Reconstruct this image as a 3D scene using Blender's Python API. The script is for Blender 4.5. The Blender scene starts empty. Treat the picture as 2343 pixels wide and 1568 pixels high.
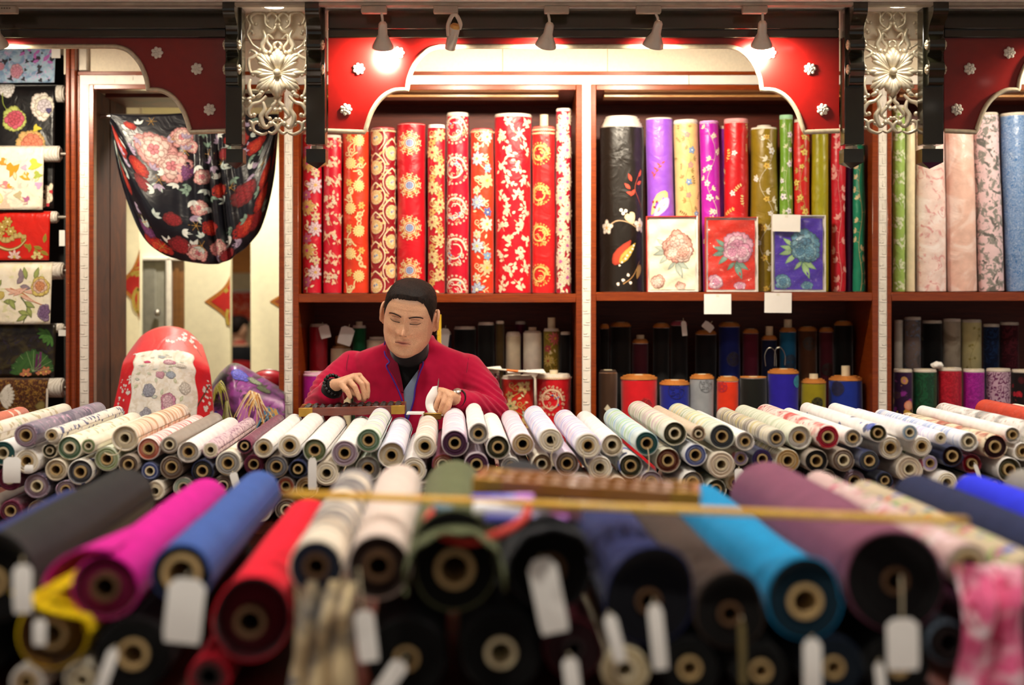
import bpy, bmesh, math, random
from mathutils import Vector, Matrix, Quaternion, noise as mnoise
from math import sin, cos, pi, sqrt, atan2, hypot, radians

# ---------------------------------------------------------------- camera, light, exposure
F = 3254.2; CX = 1171.5; HY = 672.0; CZ = 1.40        # focal length in photo pixels, centre column, eye-level row, eye height
sc = bpy.context.scene
COL = sc.collection
cam_d = bpy.data.cameras.new('camera'); cam = bpy.data.objects.new('camera', cam_d); COL.objects.link(cam)
cam.location = (0, 0, CZ); cam.rotation_euler = (pi/2, 0, 0)
cam_d.sensor_width = 36; cam_d.lens = 50; cam_d.shift_y = (HY-784)/2343.0
cam_d.clip_start = .05; cam_d.clip_end = 60
cam_d.dof.use_dof = True; cam_d.dof.focus_distance = 4.5; cam_d.dof.aperture_fstop = 2.0
sc.camera = cam
sc.view_settings.view_transform = 'Standard'
sc.view_settings.look = 'None'
sc.view_settings.gamma = 1
sc.view_settings.use_curve_mapping = False
sc.view_settings.exposure = 0.0
W = bpy.data.worlds.new('shop_ambience'); sc.world = W; W.use_nodes = True
W.node_tree.nodes['Background'].inputs[0].default_value = (1.0, .95, .88, 1)
W.node_tree.nodes['Background'].inputs[1].default_value = .30

SPOT_W = 34; DOWN_W = 44; WARM = (1.0, .86, .66); NEUT = (1.0, .93, .82)
def spot(loc, aim, power, ang=70, blend=.6, size=.03, col=WARM, parent=None):
    l = bpy.data.lights.new('lamp_light', 'SPOT'); l.energy = power; l.spot_size = radians(ang); l.spot_blend = blend
    l.shadow_soft_size = size; l.color = col
    o = bpy.data.objects.new('lamp_light', l); COL.objects.link(o)
    o.location = loc; o.rotation_euler = (Vector(aim)-Vector(loc)).to_track_quat('-Z', 'Y').to_euler()
    if parent: o.parent = parent
    return o

# ---------------------------------------------------------------- helpers
def P(px, py, d): return Vector(((px-CX)*d/F, d, CZ-(py-HY)*d/F))
def X(px, d): return (px-CX)*d/F
def Z(py, d): return CZ-(py-HY)*d/F
def lin(c):
    if isinstance(c, str):
        c = c.lstrip('#'); c = ''.join(q*2 for q in c) if len(c) == 3 else c; c = [int(c[i:i+2], 16)/255 for i in (0, 2, 4)]
    return tuple((x/12.92 if x <= .04045 else ((x+.055)/1.055)**2.4) for x in c[:3])
def dk(c, f):
    c = c.lstrip('#') if isinstance(c, str) else c
    if isinstance(c, str): c = ''.join(q*2 for q in c) if len(c) == 3 else c; c = [int(c[i:i+2], 16)/255 for i in (0, 2, 4)]
    return (c[0]*f, c[1]*f*.92, c[2]*f*.88)
def lerp(a, b, t): return a+(b-a)*t
def interp(tab, x):
    if x <= tab[0][0]: return tab[0][1]
    for (a, u), (b, v) in zip(tab, tab[1:]):
        if x <= b: return lerp(u, v, (x-a)/(b-a) if b > a else 0)
    return tab[-1][1]
def smooth_path(pts, n=6, closed=False):
    pts = [Vector(p) for p in pts]; out = []; m = len(pts)
    rng = range(m) if closed else range(m-1)
    for i in rng:
        p0 = pts[(i-1) % m] if (closed or i > 0) else pts[0]
        p1 = pts[i]; p2 = pts[(i+1) % m]
        p3 = pts[(i+2) % m] if (closed or i+2 < m) else pts[-1]
        for k in range(n):
            t = k/n; t2 = t*t; t3 = t2*t
            out.append(.5*((2*p1)+(-p0+p2)*t+(2*p0-5*p1+4*p2-p3)*t2+(-p0+3*p1-3*p2+p3)*t3))
    if not closed: out.append(pts[-1])
    return out

class MB:
    """collects shapes for ONE mesh object"""
    def __init__(s): s.v = []; s.f = []; s.m = []; s.uv = None; s.col = None; s.cv = []
    def add(s, verts, faces, mi=0, cols=None):
        o = len(s.v); s.v += [tuple(v) for v in verts]
        s.f += [tuple(i+o for i in f) for f in faces]; s.m += [mi]*len(faces)
        if cols is not None: s.cv += cols
        return s
    def box(s, x0, x1, y0, y1, z0, z1, mi=0, b=0):
        if b <= 0:
            v = [(x, y, z) for x in (x0, x1) for y in (y0, y1) for z in (z0, z1)]
            return s.add(v, [(0,1,3,2),(4,6,7,5),(0,4,5,1),(2,3,7,6),(0,2,6,4),(1,5,7,3)], mi)
        # bevelled along every edge (24 verts)
        v = []; idx = {}
        for i, x in enumerate((x0, x1)):
            for j, y in enumerate((y0, y1)):
                for k, z in enumerate((z0, z1)):
                    sx = b if i == 0 else -b; sy = b if j == 0 else -b; sz = b if k == 0 else -b
                    for a, p in enumerate(((x, y+sy, z+sz), (x+sx, y, z+sz), (x+sx, y+sy, z))):
                        idx[(i, j, k, a)] = len(v); v.append(p)
        f = []
        g = lambda *a: idx[a]
        for i in (0, 1): f.append(tuple(g(i, j, k, 0) for j, k in ((0,0),(0,1),(1,1),(1,0))))
        for j in (0, 1): f.append(tuple(g(i, j, k, 1) for i, k in ((0,0),(1,0),(1,1),(0,1))))
        for k in (0, 1): f.append(tuple(g(i, j, k, 2) for i, j in ((0,0),(0,1),(1,1),(1,0))))
        for j in (0, 1):
            for k in (0, 1): f.append((g(0,j,k,1), g(1,j,k,1), g(1,j,k,2), g(0,j,k,2)))
        for i in (0, 1):
            for k in (0, 1): f.append((g(i,0,k,0), g(i,1,k,0), g(i,1,k,2), g(i,0,k,2)))
        for i in (0, 1):
            for j in (0, 1): f.append((g(i,j,0,0), g(i,j,1,0), g(i,j,1,1), g(i,j,0,1)))
        for i in (0, 1):
            for j in (0, 1):
                for k in (0, 1): f.append((g(i,j,k,0), g(i,j,k,1), g(i,j,k,2)))
        return s.add(v, f, mi)
    def tube(s, pts, r, n=8, mi=0, cap=True, flat=None, up=None):
        pts = [Vector(p) for p in pts]; rr = r if isinstance(r, (list, tuple)) else [r]*len(pts)
        o = []; m = len(pts); ref = Vector(up) if up else None
        for i, p in enumerate(pts):
            t = (pts[min(i+1, m-1)]-pts[max(i-1, 0)])
            t = t.normalized() if t.length > 1e-9 else Vector((0, 0, 1))
            if ref is None: ref = Vector((0, 0, 1)) if abs(t.z) < .9 else Vector((1, 0, 0))
            a = ref-t*ref.dot(t)
            if a.length < 1e-6: a = t.orthogonal()
            a.normalize()
            if not up: ref = a
            b = t.cross(a)
            fa = 1 if flat is None else flat
            for k in range(n):
                th = 2*pi*k/n
                o.append(p+(a*cos(th)*fa+b*sin(th))*rr[i])
        f = [(i*n+k, i*n+(k+1) % n, (i+1)*n+(k+1) % n, (i+1)*n+k) for i in range(m-1) for k in range(n)]
        if cap: f += [tuple(range(n))[::-1], tuple((m-1)*n+k for k in range(n))]
        return s.add(o, f, mi)
    def lathe(s, prof, n=24, mi=0, org=(0,0,0), axis=(0,0,1), mis=None, closed=False, rf=None):
        q = Vector((0,0,1)).rotation_difference(Vector(axis).normalized()); org = Vector(org); o = []
        for (r, z) in prof:
            for k in range(n):
                th = 2*pi*k/n; R = r*(rf(th, z) if rf else 1)
                o.append(org+q @ Vector((R*cos(th), R*sin(th), z)))
        base = len(s.v); m = len(prof)
        s.v += [tuple(v) for v in o]
        for i in range(m-1):
            for k in range(n):
                s.f.append((base+i*n+k, base+i*n+(k+1) % n, base+(i+1)*n+(k+1) % n, base+(i+1)*n+k)); s.m.append(mis[i] if mis else mi)
        if closed:
            s.f.append(tuple(base+k for k in range(n))[::-1]); s.m.append(mis[0] if mis else mi)
            s.f.append(tuple(base+(m-1)*n+k for k in range(n))); s.m.append(mis[-1] if mis else mi)
        return s
    def prism(s, pts2, to3, h0, h1, mi=0):
        n = len(pts2); a = [to3(x, y, h0) for x, y in pts2]+[to3(x, y, h1) for x, y in pts2]
        f = [tuple(range(n)), tuple(range(2*n-1, n-1, -1))]+[(i, i+n, (i+1) % n+n, (i+1) % n) for i in range(n)]
        return s.add(a, f, mi)
    def ell(s, c, r, n=16, m=10, mi=0, rot=None):
        c = Vector(c); o = []
        for i in range(m+1):
            ph = pi*i/m
            for k in range(n):
                th = 2*pi*k/n
                p = Vector((r[0]*sin(ph)*cos(th), r[1]*sin(ph)*sin(th), r[2]*cos(ph)))
                if rot: p = rot @ p
                o.append(c+p)
        f = [(i*n+k, (i+1)*n+k, (i+1)*n+(k+1) % n, i*n+(k+1) % n) for i in range(m) for k in range(n)]
        return s.add(o, f, mi)
    def grid(s, fn, nu, nv, mi=0):
        o = [fn(i/nu, j/nv) for j in range(nv+1) for i in range(nu+1)]
        return s.add(o, [(j*(nu+1)+i, j*(nu+1)+i+1, (j+1)*(nu+1)+i+1, (j+1)*(nu+1)+i) for j in range(nv) for i in range(nu)], mi)
    def mesh(s, name, mats):
        me = bpy.data.meshes.new(name); me.from_pydata(s.v, [], s.f); me.update()
        for m in (mats if isinstance(mats, (list, tuple)) else [mats]): me.materials.append(m)
        me.polygons.foreach_set('material_index', s.m)
        if s.cv:
            ca = me.color_attributes.new('Col', 'FLOAT_COLOR', 'POINT')
            fl = []
            for c in s.cv: fl += [c[0], c[1], c[2], 1.0]
            ca.data.foreach_set('color', fl)
        if s.uv:
            ul = me.uv_layers.new(name='UVMap'); li = [0]*len(me.loops)
            me.loops.foreach_get('vertex_index', li)
            fl = []
            for i in li: fl += [s.uv[i][0], s.uv[i][1]]
            ul.data.foreach_set('uv', fl)
        return me
    def build(s, name, mats, parent=None, smooth=True, angle=40, fix=True):
        me = s.mesh(name, mats)
        if fix:
            bm = bmesh.new(); bm.from_mesh(me); bmesh.ops.recalc_face_normals(bm, faces=bm.faces); bm.to_mesh(me); bm.free()
        if smooth:
            me.polygons.foreach_set('use_smooth', [True]*len(me.polygons))
            me.set_sharp_from_angle(angle=radians(angle))
        o = bpy.data.objects.new(name, me); COL.objects.link(o)
        if parent: o.parent = parent
        return o

def tag(o, label, cat, group=None):
    o['label'] = label; o['category'] = cat
    if group: o['group'] = group
    return o
def thing(name, label, cat, loc=(0,0,0), group=None, quat=None):
    o = bpy.data.objects.new(name, None); COL.objects.link(o); o.empty_display_size = .03
    o.location = loc
    if quat is not None: o.rotation_mode = 'QUATERNION'; o.rotation_quaternion = quat
    return tag(o, label, cat, group)
def struct(o): o['kind'] = 'structure'; return o

# ---------------------------------------------------------------- materials
_mc = {}
class NT:
    def __init__(s, name):
        s.m = bpy.data.materials.new(name); s.m.use_nodes = True; s.t = s.m.node_tree; s.n = s.t.nodes; s.b = s.n['Principled BSDF']
    def node(s, ty, **kw):
        n = s.n.new(ty)
        for k, v in kw.items(): setattr(n, k, v)
        return n
    def link(s, a, b): s.t.links.new(a, b)
    def math(s, op, a, b=None):
        n = s.node('ShaderNodeMath', operation=op)
        for i, q in enumerate((a, b)):
            if q is None: continue
            if isinstance(q, (int, float)): n.inputs[i].default_value = q
            else: s.link(q, n.inputs[i])
        return n.outputs[0]
    def mix(s, fac, a, b):
        n = s.node('ShaderNodeMix', data_type='RGBA')
        for sock, q in ((n.inputs[0], fac), (n.inputs[6], a), (n.inputs[7], b)):
            if isinstance(q, tuple): sock.default_value = (*q[:3], 1)
            elif isinstance(q, (int, float)): sock.default_value = q
            else: s.link(q, sock)
        return n.outputs[2]
    def ramp(s, fac, a, b):
        n = s.node('ShaderNodeMapRange'); n.inputs[1].default_value = a; n.inputs[2].default_value = b
        s.link(fac, n.inputs[0]); return n.outputs[0]
    def noise(s, vec, scale, detail=2, dist=0, rough=.5):
        n = s.node('ShaderNodeTexNoise'); n.inputs['Scale'].default_value = scale; n.inputs['Detail'].default_value = detail
        n.inputs['Distortion'].default_value = dist; n.inputs['Roughness'].default_value = rough
        if vec is not None: s.link(vec, n.inputs['Vector'])
        return n
    def vor(s, vec, scale, feature='F1', rnd=1):
        n = s.node('ShaderNodeTexVoronoi', feature=feature); n.inputs['Scale'].default_value = scale; n.inputs['Randomness'].default_value = rnd
        s.link(vec, n.inputs['Vector']); return n
    def coord(s, which='Object', scale=None):
        c = s.node('ShaderNodeTexCoord').outputs[which]
        if scale:
            mp = s.node('ShaderNodeMapping'); mp.inputs['Scale'].default_value = scale; s.link(c, mp.inputs['Vector']); c = mp.outputs[0]
        return c
    def bump(s, h, strength=.3, dist=.001):
        n = s.node('ShaderNodeBump'); n.inputs['Strength'].default_value = strength; n.inputs['Distance'].default_value = dist
        s.link(h, n.inputs['Height']); s.link(n.outputs[0], s.b.inputs['Normal'])
    def fin(s, col, rough=.5, metal=0, spec=.5, sheen=0, coat=0, tint=None):
        i = s.b.inputs
        if isinstance(col, tuple): i['Base Color'].default_value = (*col, 1)
        else: s.link(col, i['Base Color'])
        if isinstance(rough, (int, float)): i['Roughness'].default_value = rough
        else: s.link(rough, i['Roughness'])
        i['Metallic'].default_value = metal; i['Specular IOR Level'].default_value = spec
        if sheen: i['Sheen Weight'].default_value = sheen; i['Sheen Roughness'].default_value = .4
        if coat: i['Coat Weight'].default_value = coat; i['Coat Roughness'].default_value = .08
        return s.m
def mat(name, c, rough=.5, metal=0, var=.12, vs=30, spec=.5, sheen=0, coat=0, bump=0, bs=200):
    k = (name, c, rough, metal, var, vs)
    if k in _mc: return _mc[k]
    t = NT(name); c = lin(c); v = t.coord()
    n = t.noise(v, vs, 3)
    col = t.mix(t.ramp(n.outputs[0], .3, .7), tuple(x*(1-var) for x in c), tuple(min(1, x*(1+var)) for x in c))
    if bump: t.bump(t.noise(v, bs, 2).outputs[0], bump, .001)
    _mc[k] = t.fin(col, rough, metal, spec, sheen, coat); return _mc[k]
def wood(name, c, c2, rough=.28, scale=(3, 3, 60), coat=.35, wear=True):
    k = (name, c, c2)
    if k in _mc: return _mc[k]
    t = NT(name); v = t.coord('Object', scale); n = t.noise(v, 3, 6, 1.2, .6)
    col = t.mix(t.ramp(n.outputs[0], .3, .7), lin(c), lin(c2))
    if wear:
        w = t.noise(t.coord(), 90, 2); col = t.mix(t.ramp(w.outputs[0], .76, .80), col, lin('#d9a060'))
    _mc[k] = t.fin(col, rough, 0, .5, 0, coat); return _mc[k]

SILK = dict(rough=.36, spec=.5, sheen=.25)
def cloth(c, kind='plain', c2=None, c3=None, s=1.0, rough=.8, sheen=.3, spec=.25, c4=None, co='UV'):
    """woven fabric; pattern coordinates are metres along and around the roll"""
    k = ('cloth', c, kind, c2, c3, s, rough, c4, co)
    if k in _mc: return _mc[k]
    t = NT('fabric_'+kind); v = t.coord(co); a = lin(c)
    n = t.noise(v, 25, 2)
    col = t.mix(t.ramp(n.outputs[0], .3, .7), tuple(x*.9 for x in a), tuple(min(1, x*1.08) for x in a))
    def warp(amt, sc_):
        w = t.noise(v, sc_, 2); vm = t.node('ShaderNodeVectorMath', operation='MULTIPLY_ADD')
        t.link(w.outputs['Color'], vm.inputs[0]); vm.inputs[1].default_value = (amt,)*3; t.link(v, vm.inputs[2]); return vm.outputs[0]
    if kind == 'floral':
        wv = warp(.02/s, 40*s)
        f1 = t.vor(wv, 28*s); m1 = t.ramp(f1.outputs['Distance'], .46, .40)
        pick = t.node('ShaderNodeSeparateColor'); t.link(f1.outputs['Color'], pick.inputs[0])
        cc = t.mix(t.ramp(pick.outputs[0], .45, .55), lin(c2), lin(c3 or c2))
        if c4: cc = t.mix(t.ramp(pick.outputs[1], .6, .7), cc, lin(c4))
        m1 = t.math('MULTIPLY', m1, t.ramp(pick.outputs[2], .30, .36))
        rim = t.ramp(f1.outputs['Distance'], .05, .25)
        cc2 = t.mix(rim, tuple(min(1, x*1.7+.05) for x in lin(c2)), cc)
        col = t.mix(m1, col, cc2)
    elif kind == 'speckle':
        f1 = t.noise(warp(.01, 60), 95*s, 3, .8); col = t.mix(t.ramp(f1.outputs[0], .5, .58), col, lin(c2))
        if c3: col = t.mix(t.ramp(t.noise(v, 60*s, 2, 1).outputs[0], .58, .64), col, lin(c3))
    elif kind == 'stripe':
        mp = t.node('ShaderNodeMapping'); mp.inputs['Scale'].default_value = (1.2, 9, 1); t.link(v, mp.inputs['Vector'])
        f1 = t.noise(mp.outputs[0], 6*s, 3, .6); col = t.mix(t.ramp(f1.outputs[0], .47, .58), col, lin(c2))
        if c3:
            f2 = t.noise(mp.outputs[0], 4.3*s, 3, .4); col = t.mix(t.ramp(f2.outputs[0], .53, .62), col, lin(c3))
    elif kind == 'damask':
        wv = warp(.03/s, 35*s); f1 = t.vor(wv, 42*s, 'SMOOTH_F1'); q = t.math('SINE', t.math('MULTIPLY', f1.outputs['Distance'], 22))
        col = t.mix(t.ramp(q, .1, .4), col, lin(c2))
        if c3: col = t.mix(t.ramp(t.vor(wv, 20*s).outputs['Distance'], .22, .18), col, lin(c3))
    elif kind == 'marble':
        f1 = t.noise(v, 9*s, 5, 1.6); q = t.ramp(f1.outputs[0], .46, .6)
        col = t.mix(q, col, lin(c2))
        if c3: col = t.mix(t.ramp(t.noise(v, 22*s, 4, 2).outputs[0], .56, .64), col, lin(c3))
    elif kind == 'scroll':
        f1 = t.noise(v, 70*s, 1, 2.2); q = t.math('SINE', t.math('MULTIPLY', f1.outputs[0], 42))
        col = t.mix(t.ramp(q, .25, .6), col, lin(c2))
        if c3: col = t.mix(t.ramp(t.noise(v, 16*s, 2).outputs[0], .52, .66), col, lin(c3))
    if rough < .4: t.bump(t.noise(v, 11, 3, 1.3).outputs[0], .55, .010)
    else: t.bump(t.math('ADD', t.noise(v, 900, 1).outputs[0], t.math('MULTIPLY', t.noise(v, 16, 2, .6).outputs[0], 5)), .22, .0007)
    _mc[k] = t.fin(col, rough, 0, spec, sheen); return _mc[k]
def satin(c, kind='plain', c2=None, c3=None, s=1.0): return cloth(c, kind, c2, c3, s, rough=.34, sheen=.15, spec=.5)
def end_mat(c, c2):
    """wound end of a roll: many thin layers seen edge-on"""
    k = ('end', c, c2)
    if k in _mc: return _mc[k]
    t = NT('wound_end'); v = t.coord(); sp = t.node('ShaderNodeSeparateXYZ'); t.link(v, sp.inputs[0])
    r = t.math('SQRT', t.math('ADD', t.math('MULTIPLY', sp.outputs[0], sp.outputs[0]), t.math('MULTIPLY', sp.outputs[1], sp.outputs[1])))
    n = t.noise(v, 45, 2); r2 = t.math('ADD', r, t.math('MULTIPLY', n.outputs[0], .006))
    w = t.math('SINE', t.math('MULTIPLY', r2, 1500)); w2 = t.math('SINE', t.math('MULTIPLY', r2, 610))
    q = t.ramp(t.math('ADD', w, t.math('MULTIPLY', w2, 1.3)), -.7, 1.9)
    col = t.mix(q, lin(c), lin(c2))
    t.bump(w, .5, .0012)
    _mc[k] = t.fin(col, .9, 0, .15, .2); return _mc[k]
def vcol(name, rough=.5, sheen=0, spec=.4, metal=0):
    k = ('vcol', name)
    if k in _mc: return _mc[k]
    t = NT(name); a = t.node('ShaderNodeAttribute', attribute_name='Col')
    n = t.noise(t.coord(), 300, 2); col = t.mix(.14, a.outputs['Color'], t.mix(t.ramp(n.outputs[0], .3, .7), (0, 0, 0), (1, 1, 1)))
    col = t.mix(t.ramp(n.outputs[0], .3, .7), a.outputs['Color'], t.mix(.22, a.outputs['Color'], (.12, .08, .05)))
    _mc[k] = t.fin(col, rough, metal, spec, sheen); return _mc[k]

# ---------------------------------------------------------------- printed / embroidered motifs: flat shapes laid on a surface
class Print:
    def __init__(s): s.p = []; s.lay = 0
    def poly(s, pts, rim, mid=None, c=None):
        s.p.append(([(p[0], p[1]) for p in pts], lin(rim), lin(mid or rim), c, s.lay)); return s
    def blob(s, x, y, r, rim, mid=None, n=10, jag=.15, sx=1, sy=1, rot=0):
        ph = random.random()*6
        pts = []
        for k in range(n):
            a = 2*pi*k/n; q = r*(1+jag*sin(3*a+ph)+jag*.6*sin(5*a+ph*2)); u, v = q*cos(a)*sx, q*sin(a)*sy
            pts.append((x+u*cos(rot)-v*sin(rot), y+u*sin(rot)+v*cos(rot)))
        return s.poly(pts, rim, mid)
    def petal(s, x, y, a, l, w, rim, mid=None, tip=.65, notch=.0):
        prof = [(0, .10), (.25, .62), (.5, .93), (tip+.08, 1), (.88, .72), (1-notch*.3, .28)]
        L = [(t*l, k*w/2) for t, k in prof]; end = [((1-notch)*l, 0)]
        pts = L+end+[(t, -k) for t, k in reversed(L)]
        return s.poly([(x+t*cos(a)-k*sin(a), y+t*sin(a)+k*cos(a)) for t, k in pts], rim, mid)
    def leaf(s, x, y, a, l, w, rim, mid=None):
        pts = [(0, 0), (.25*l, w*.42), (.5*l, w*.5), (.75*l, w*.3), (l, 0), (.75*l, -w*.3), (.5*l, -w*.5), (.25*l, -w*.42)]
        return s.poly([(x+t*cos(a)-k*sin(a), y+t*sin(a)+k*cos(a)) for t, k in pts], rim, mid)
    def stroke(s, pts, w, c, c2=None, sm=4):
        q = [Vector((p[0], p[1], 0)) for p in pts]
        if sm > 1: q = smooth_path(q, sm)
        n = len(q)
        for i in range(n-1):
            d = q[i+1]-q[i]
            if d.length < 1e-6: continue
            nn = Vector((-d.y, d.x, 0)).normalized(); f0 = w*(1-.55*i/n)/2; f1 = w*(1-.55*(i+1)/n)/2
            s.p.append(([(q[i]+nn*f0)[:2], (q[i]-nn*f0)[:2], (q[i+1]-nn*f1)[:2], (q[i+1]+nn*f1)[:2]], lin(c), lin(c2 or c), 'q', s.lay))
        return s
    def flower(s, x, y, r, rim, mid, ctr, n=6, rot=0, layers=2, wide=1.25):
        for L in range(layers):
            rr = r*(1-.33*L)
            for k in range(n):
                s.petal(x, y, rot+2*pi*(k+.5*L)/n, rr*(1+.12*random.uniform(-1, 1)), wide*rr*2.6/n, dk(rim, .66), mid)
            s.lay += 1
        s.blob(x, y, r*.2, ctr, ctr, 7); s.lay += 1
        s.lay -= layers+1; return s
    def peony(s, x, y, r, cols, rot=0):
        """many ruffled petals in rings, outside to inside"""
        k0 = s.lay
        for L, (f, n) in enumerate(((1, 9), (.78, 8), (.55, 7), (.34, 5))):
            rim, mid = cols[min(L, len(cols)-1)]
            for k in range(n):
                a = rot+2*pi*(k+.37*L)/n; s.petal(x, y, a, r*f*random.uniform(.85, 1.1), r*f*random.uniform(.62, .85), dk(rim, .62), mid, notch=.1)
            s.lay += 1
        s.lay = k0; return s
    def scroll(s, x, y, r, a, w, c, turns=1.2, flip=1, tail=1.6):
        pts = [(x+r*tail*cos(a), y+r*tail*sin(a))]
        m = int(9*turns)+3
        for k in range(m+1):
            t = k/m; rr = r*(1-.78*t); th = a+flip*(2*pi*turns*t)+.35*flip
            pts.append((x+rr*cos(th), y+rr*sin(th)))
        return s.stroke(pts, w, c, sm=2)
    def sprig(s, x, y, a, l, c, leafc, n=5, lw=.35, curve=.4, w=None, mid=None):
        pts = []; th = a; px, py = x, y
        for k in range(n+1):
            pts.append((px, py)); px += l/n*cos(th); py += l/n*sin(th); th += curve/n
        s.stroke(pts, w or l*.035, c, sm=2)
        for k in range(1, n+1):
            for sg in (-1, 1):
                s.leaf(pts[k][0], pts[k][1], a+curve*k/n+sg*.9, l*.24, l*.24*lw*1.3, leafc, mid)
        s.leaf(pts[-1][0], pts[-1][1], a+curve, l*.25, l*.1, leafc, mid)
        return s
    def mesh(s, mapper, h0=.0005, dh=.00035):
        b = MB(); b.cv = []
        for pts, rim, mid, c, lay in s.p:
            h = h0+dh*lay; n = len(pts)
            if c == 'q':
                b.add([mapper(u, v, h) for u, v in pts], [(0, 1, 2, 3)], 0, [rim]*4); continue
            cx = sum(p[0] for p in pts)/n; cy = sum(p[1] for p in pts)/n
            o = [mapper(u, v, h) for u, v in pts]+[mapper(cx+(u-cx)*.72, cy+(v-cy)*.72, h) for u, v in pts]+[mapper(cx, cy, h)]
            md = tuple(a*.25+q*.75 for a, q in zip(rim, mid))
            f = [(i, (i+1) % n, n+(i+1) % n, n+i) for i in range(n)]+[(n+i, n+(i+1) % n, 2*n) for i in range(n)]
            b.add(o, f, 0, [rim]*n+[md]*n+[mid])
        return b
    def build(s, name, mapper, parent, m=None, h0=.0005, dh=.00035):
        if not s.p: return None
        o = s.mesh(mapper, h0, dh).build(name, m or vcol('embroidery', .45, .2), parent, smooth=True, angle=60, fix=False)
        o['kind'] = 'stuff'; return o

# ================================================================ the room
random.seed(7)
DS = 5.5; DV = 4.95; DT = 4.82; CEIL = 2.386
WOOD = wood('cherry_wood', '#6b260a', '#93400e'); WOODD = wood('dark_cherry_wood', '#4a1608', '#74280c', .55, coat=0, wear=False)
JAMB = wood('walnut_wood', '#38190a', '#5e2f0e', .75, (4, 4, 2), 0, False)
CREAM = mat('cream_wallpaper', '#efe4cc', .8, var=.05, vs=120, bump=.15); WHITE = mat('white_moulding', '#e9e4da', .55, var=.05)
DARKP = mat('dark_back_panel', '#2a0e08', .6, var=.2)
BLACKL = mat('black_lacquer', '#1b1a0e', .22, var=.2, coat=.5); CRIM = mat('red_lacquer', '#840d09', .3, var=.06, coat=.35)
SILVER = mat('champagne_silver', '#d8ccb0', .34, .4, var=.12, vs=60); PLAST = mat('white_plaster', '#e6e0d2', .6, var=.06)
STEEL = mat('brushed_steel', '#b9b3a8', .3, .9, var=.1)
CEILM = mat('ceiling_paint', '#f7f0e6', .85, var=.02)

def bx(px0, px1, py0, py1, d0, d1, mb=None, b=.002, mi=0):
    """box whose front face covers these photo pixels at depth d0 and runs straight back to d1"""
    return (mb or MB()).box(X(px0, d0), X(px1, d0), d0, d1, Z(py1, d0), Z(py0, d0), mi, b)

FLOORM = wood('floor_boards', '#5b3a22', '#7a5030', .35, (6, 1, 1), .2, False)
struct(MB().box(-4.6, 4.2, -.6, 15, -.06, 0).build('floor', FLOORM, smooth=False))
struct(MB().box(-4.6, 4.2, -.6, 15, CEIL, CEIL+.06).build('ceiling', CEILM, smooth=False))
# back wall over the cabinets: wallpaper lengths with fine joints
wb = struct(MB().box(X(146, 5.545), 4.2, 5.545, 5.62, Z(166, 5.5), CEIL).build('wall_back', CREAM, smooth=False))
for a, b_ in ((147, 171), (204.5, 640), (641, 1149.5), (1150.5, 1389.5), (1390.5, 2030), (2031, 2700)):
    MB().box(X(a, 5.53), X(b_, 5.53), 5.53, 5.5445, Z(165, 5.5), CEIL-.002, 0, .0008).build('wallpaper_panel', CREAM, wb)
MB().box(X(172, 5.52), X(203, 5.52), 5.50, 5.5445, Z(162, 5.5), CEIL-.002, 0, .004).build('wall_pilaster', mat('grey_panel', '#b9b0a2', .4, .2), wb)
# low wall pieces either side of the mirror niche so that the room is closed behind the cabinets
struct(MB().box(X(640, 5.96), 4.2, 5.965, 6.03, 0, CEIL).build('wall_right', CREAM, smooth=False))
struct(MB().box(-4.2, X(196, 5.99), 5.985, 6.05, 0, CEIL).build('wall_left', CREAM, smooth=False))

# mouldings: wood / white fret / wood, across the top and down between the bays
n_tr = [0]
def trim(mb, m, **kw):
    n_tr[0] += 1; return struct(mb.build('trim_%d' % n_tr[0], m, **kw))
BOT = 1235     # photo row of the cabinets' foot
trim(bx(172, 2700, 163, 172, 5.49, 5.53), WOOD)
def fret(mb, x0, x1, y0, y1, d, vertical):
    """raised square meander on a white strip"""
    w = .0022; h = .0016
    bx(x0, x1, y0, y1, d, d+.02, mb, .001)
    def rib(ax, bx_, ay, by_):
        mb.box(min(X(ax, d), X(bx_, d))-w/2, max(X(ax, d), X(bx_, d))+w/2, d-h, d, min(Z(ay, d), Z(by_, d))-w/2, max(Z(ay, d), Z(by_, d))+w/2)
    step = 26.0
    if vertical:
        k = 0; y = y0+4
        while y+step < min(y1, 965):
            a, b_ = x0+4, x1-4
            if k % 2: a, b_ = b_, a
            m_ = (a+b_)/2
            rib(a, b_, y, y); rib(b_, b_, y, y+step-5); rib(m_, b_, y+step-5, y+step-5); rib(m_, m_, y+9, y+step-5); y += step; k += 1
    else:
        k = 0; x = x0+4
        while x+40 < min(x1, 2345):
            a, b_ = y0+4, y1-4
            if k % 2: a, b_ = b_, a
            m_ = (a+b_)/2
            rib(x, x+34, a, a); rib(x+34, x+34, a, m_); rib(x+8, x+34, m_, m_); rib(x+8, x+40, b_, b_); x += 42; k += 1
    return mb
def whites(x0, x1, y0, y1, vertical, d=5.492): return trim(fret(MB(), x0, x1, y0, y1, d, vertical), WHITE, smooth=False)
whites(182, 1576, 172, 193, False); whites(1577, 2700, 172, 193, False)
for a, b_ in ((182, 203), (650, 670), (1332, 1352), (2010, 2030)): whites(a, b_, 193, BOT, True)
trim(bx(172, 182, 172, BOT, 5.488, 5.53), WOOD)
trim(bx(203, 214, 193, BOT, 5.488, 5.53), WOOD)
trim(bx(214, 638, 193, 204, 5.488, 5.53), WOOD)
trim(bx(638, 650, 193, BOT, 5.488, 5.53), WOOD)

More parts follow.
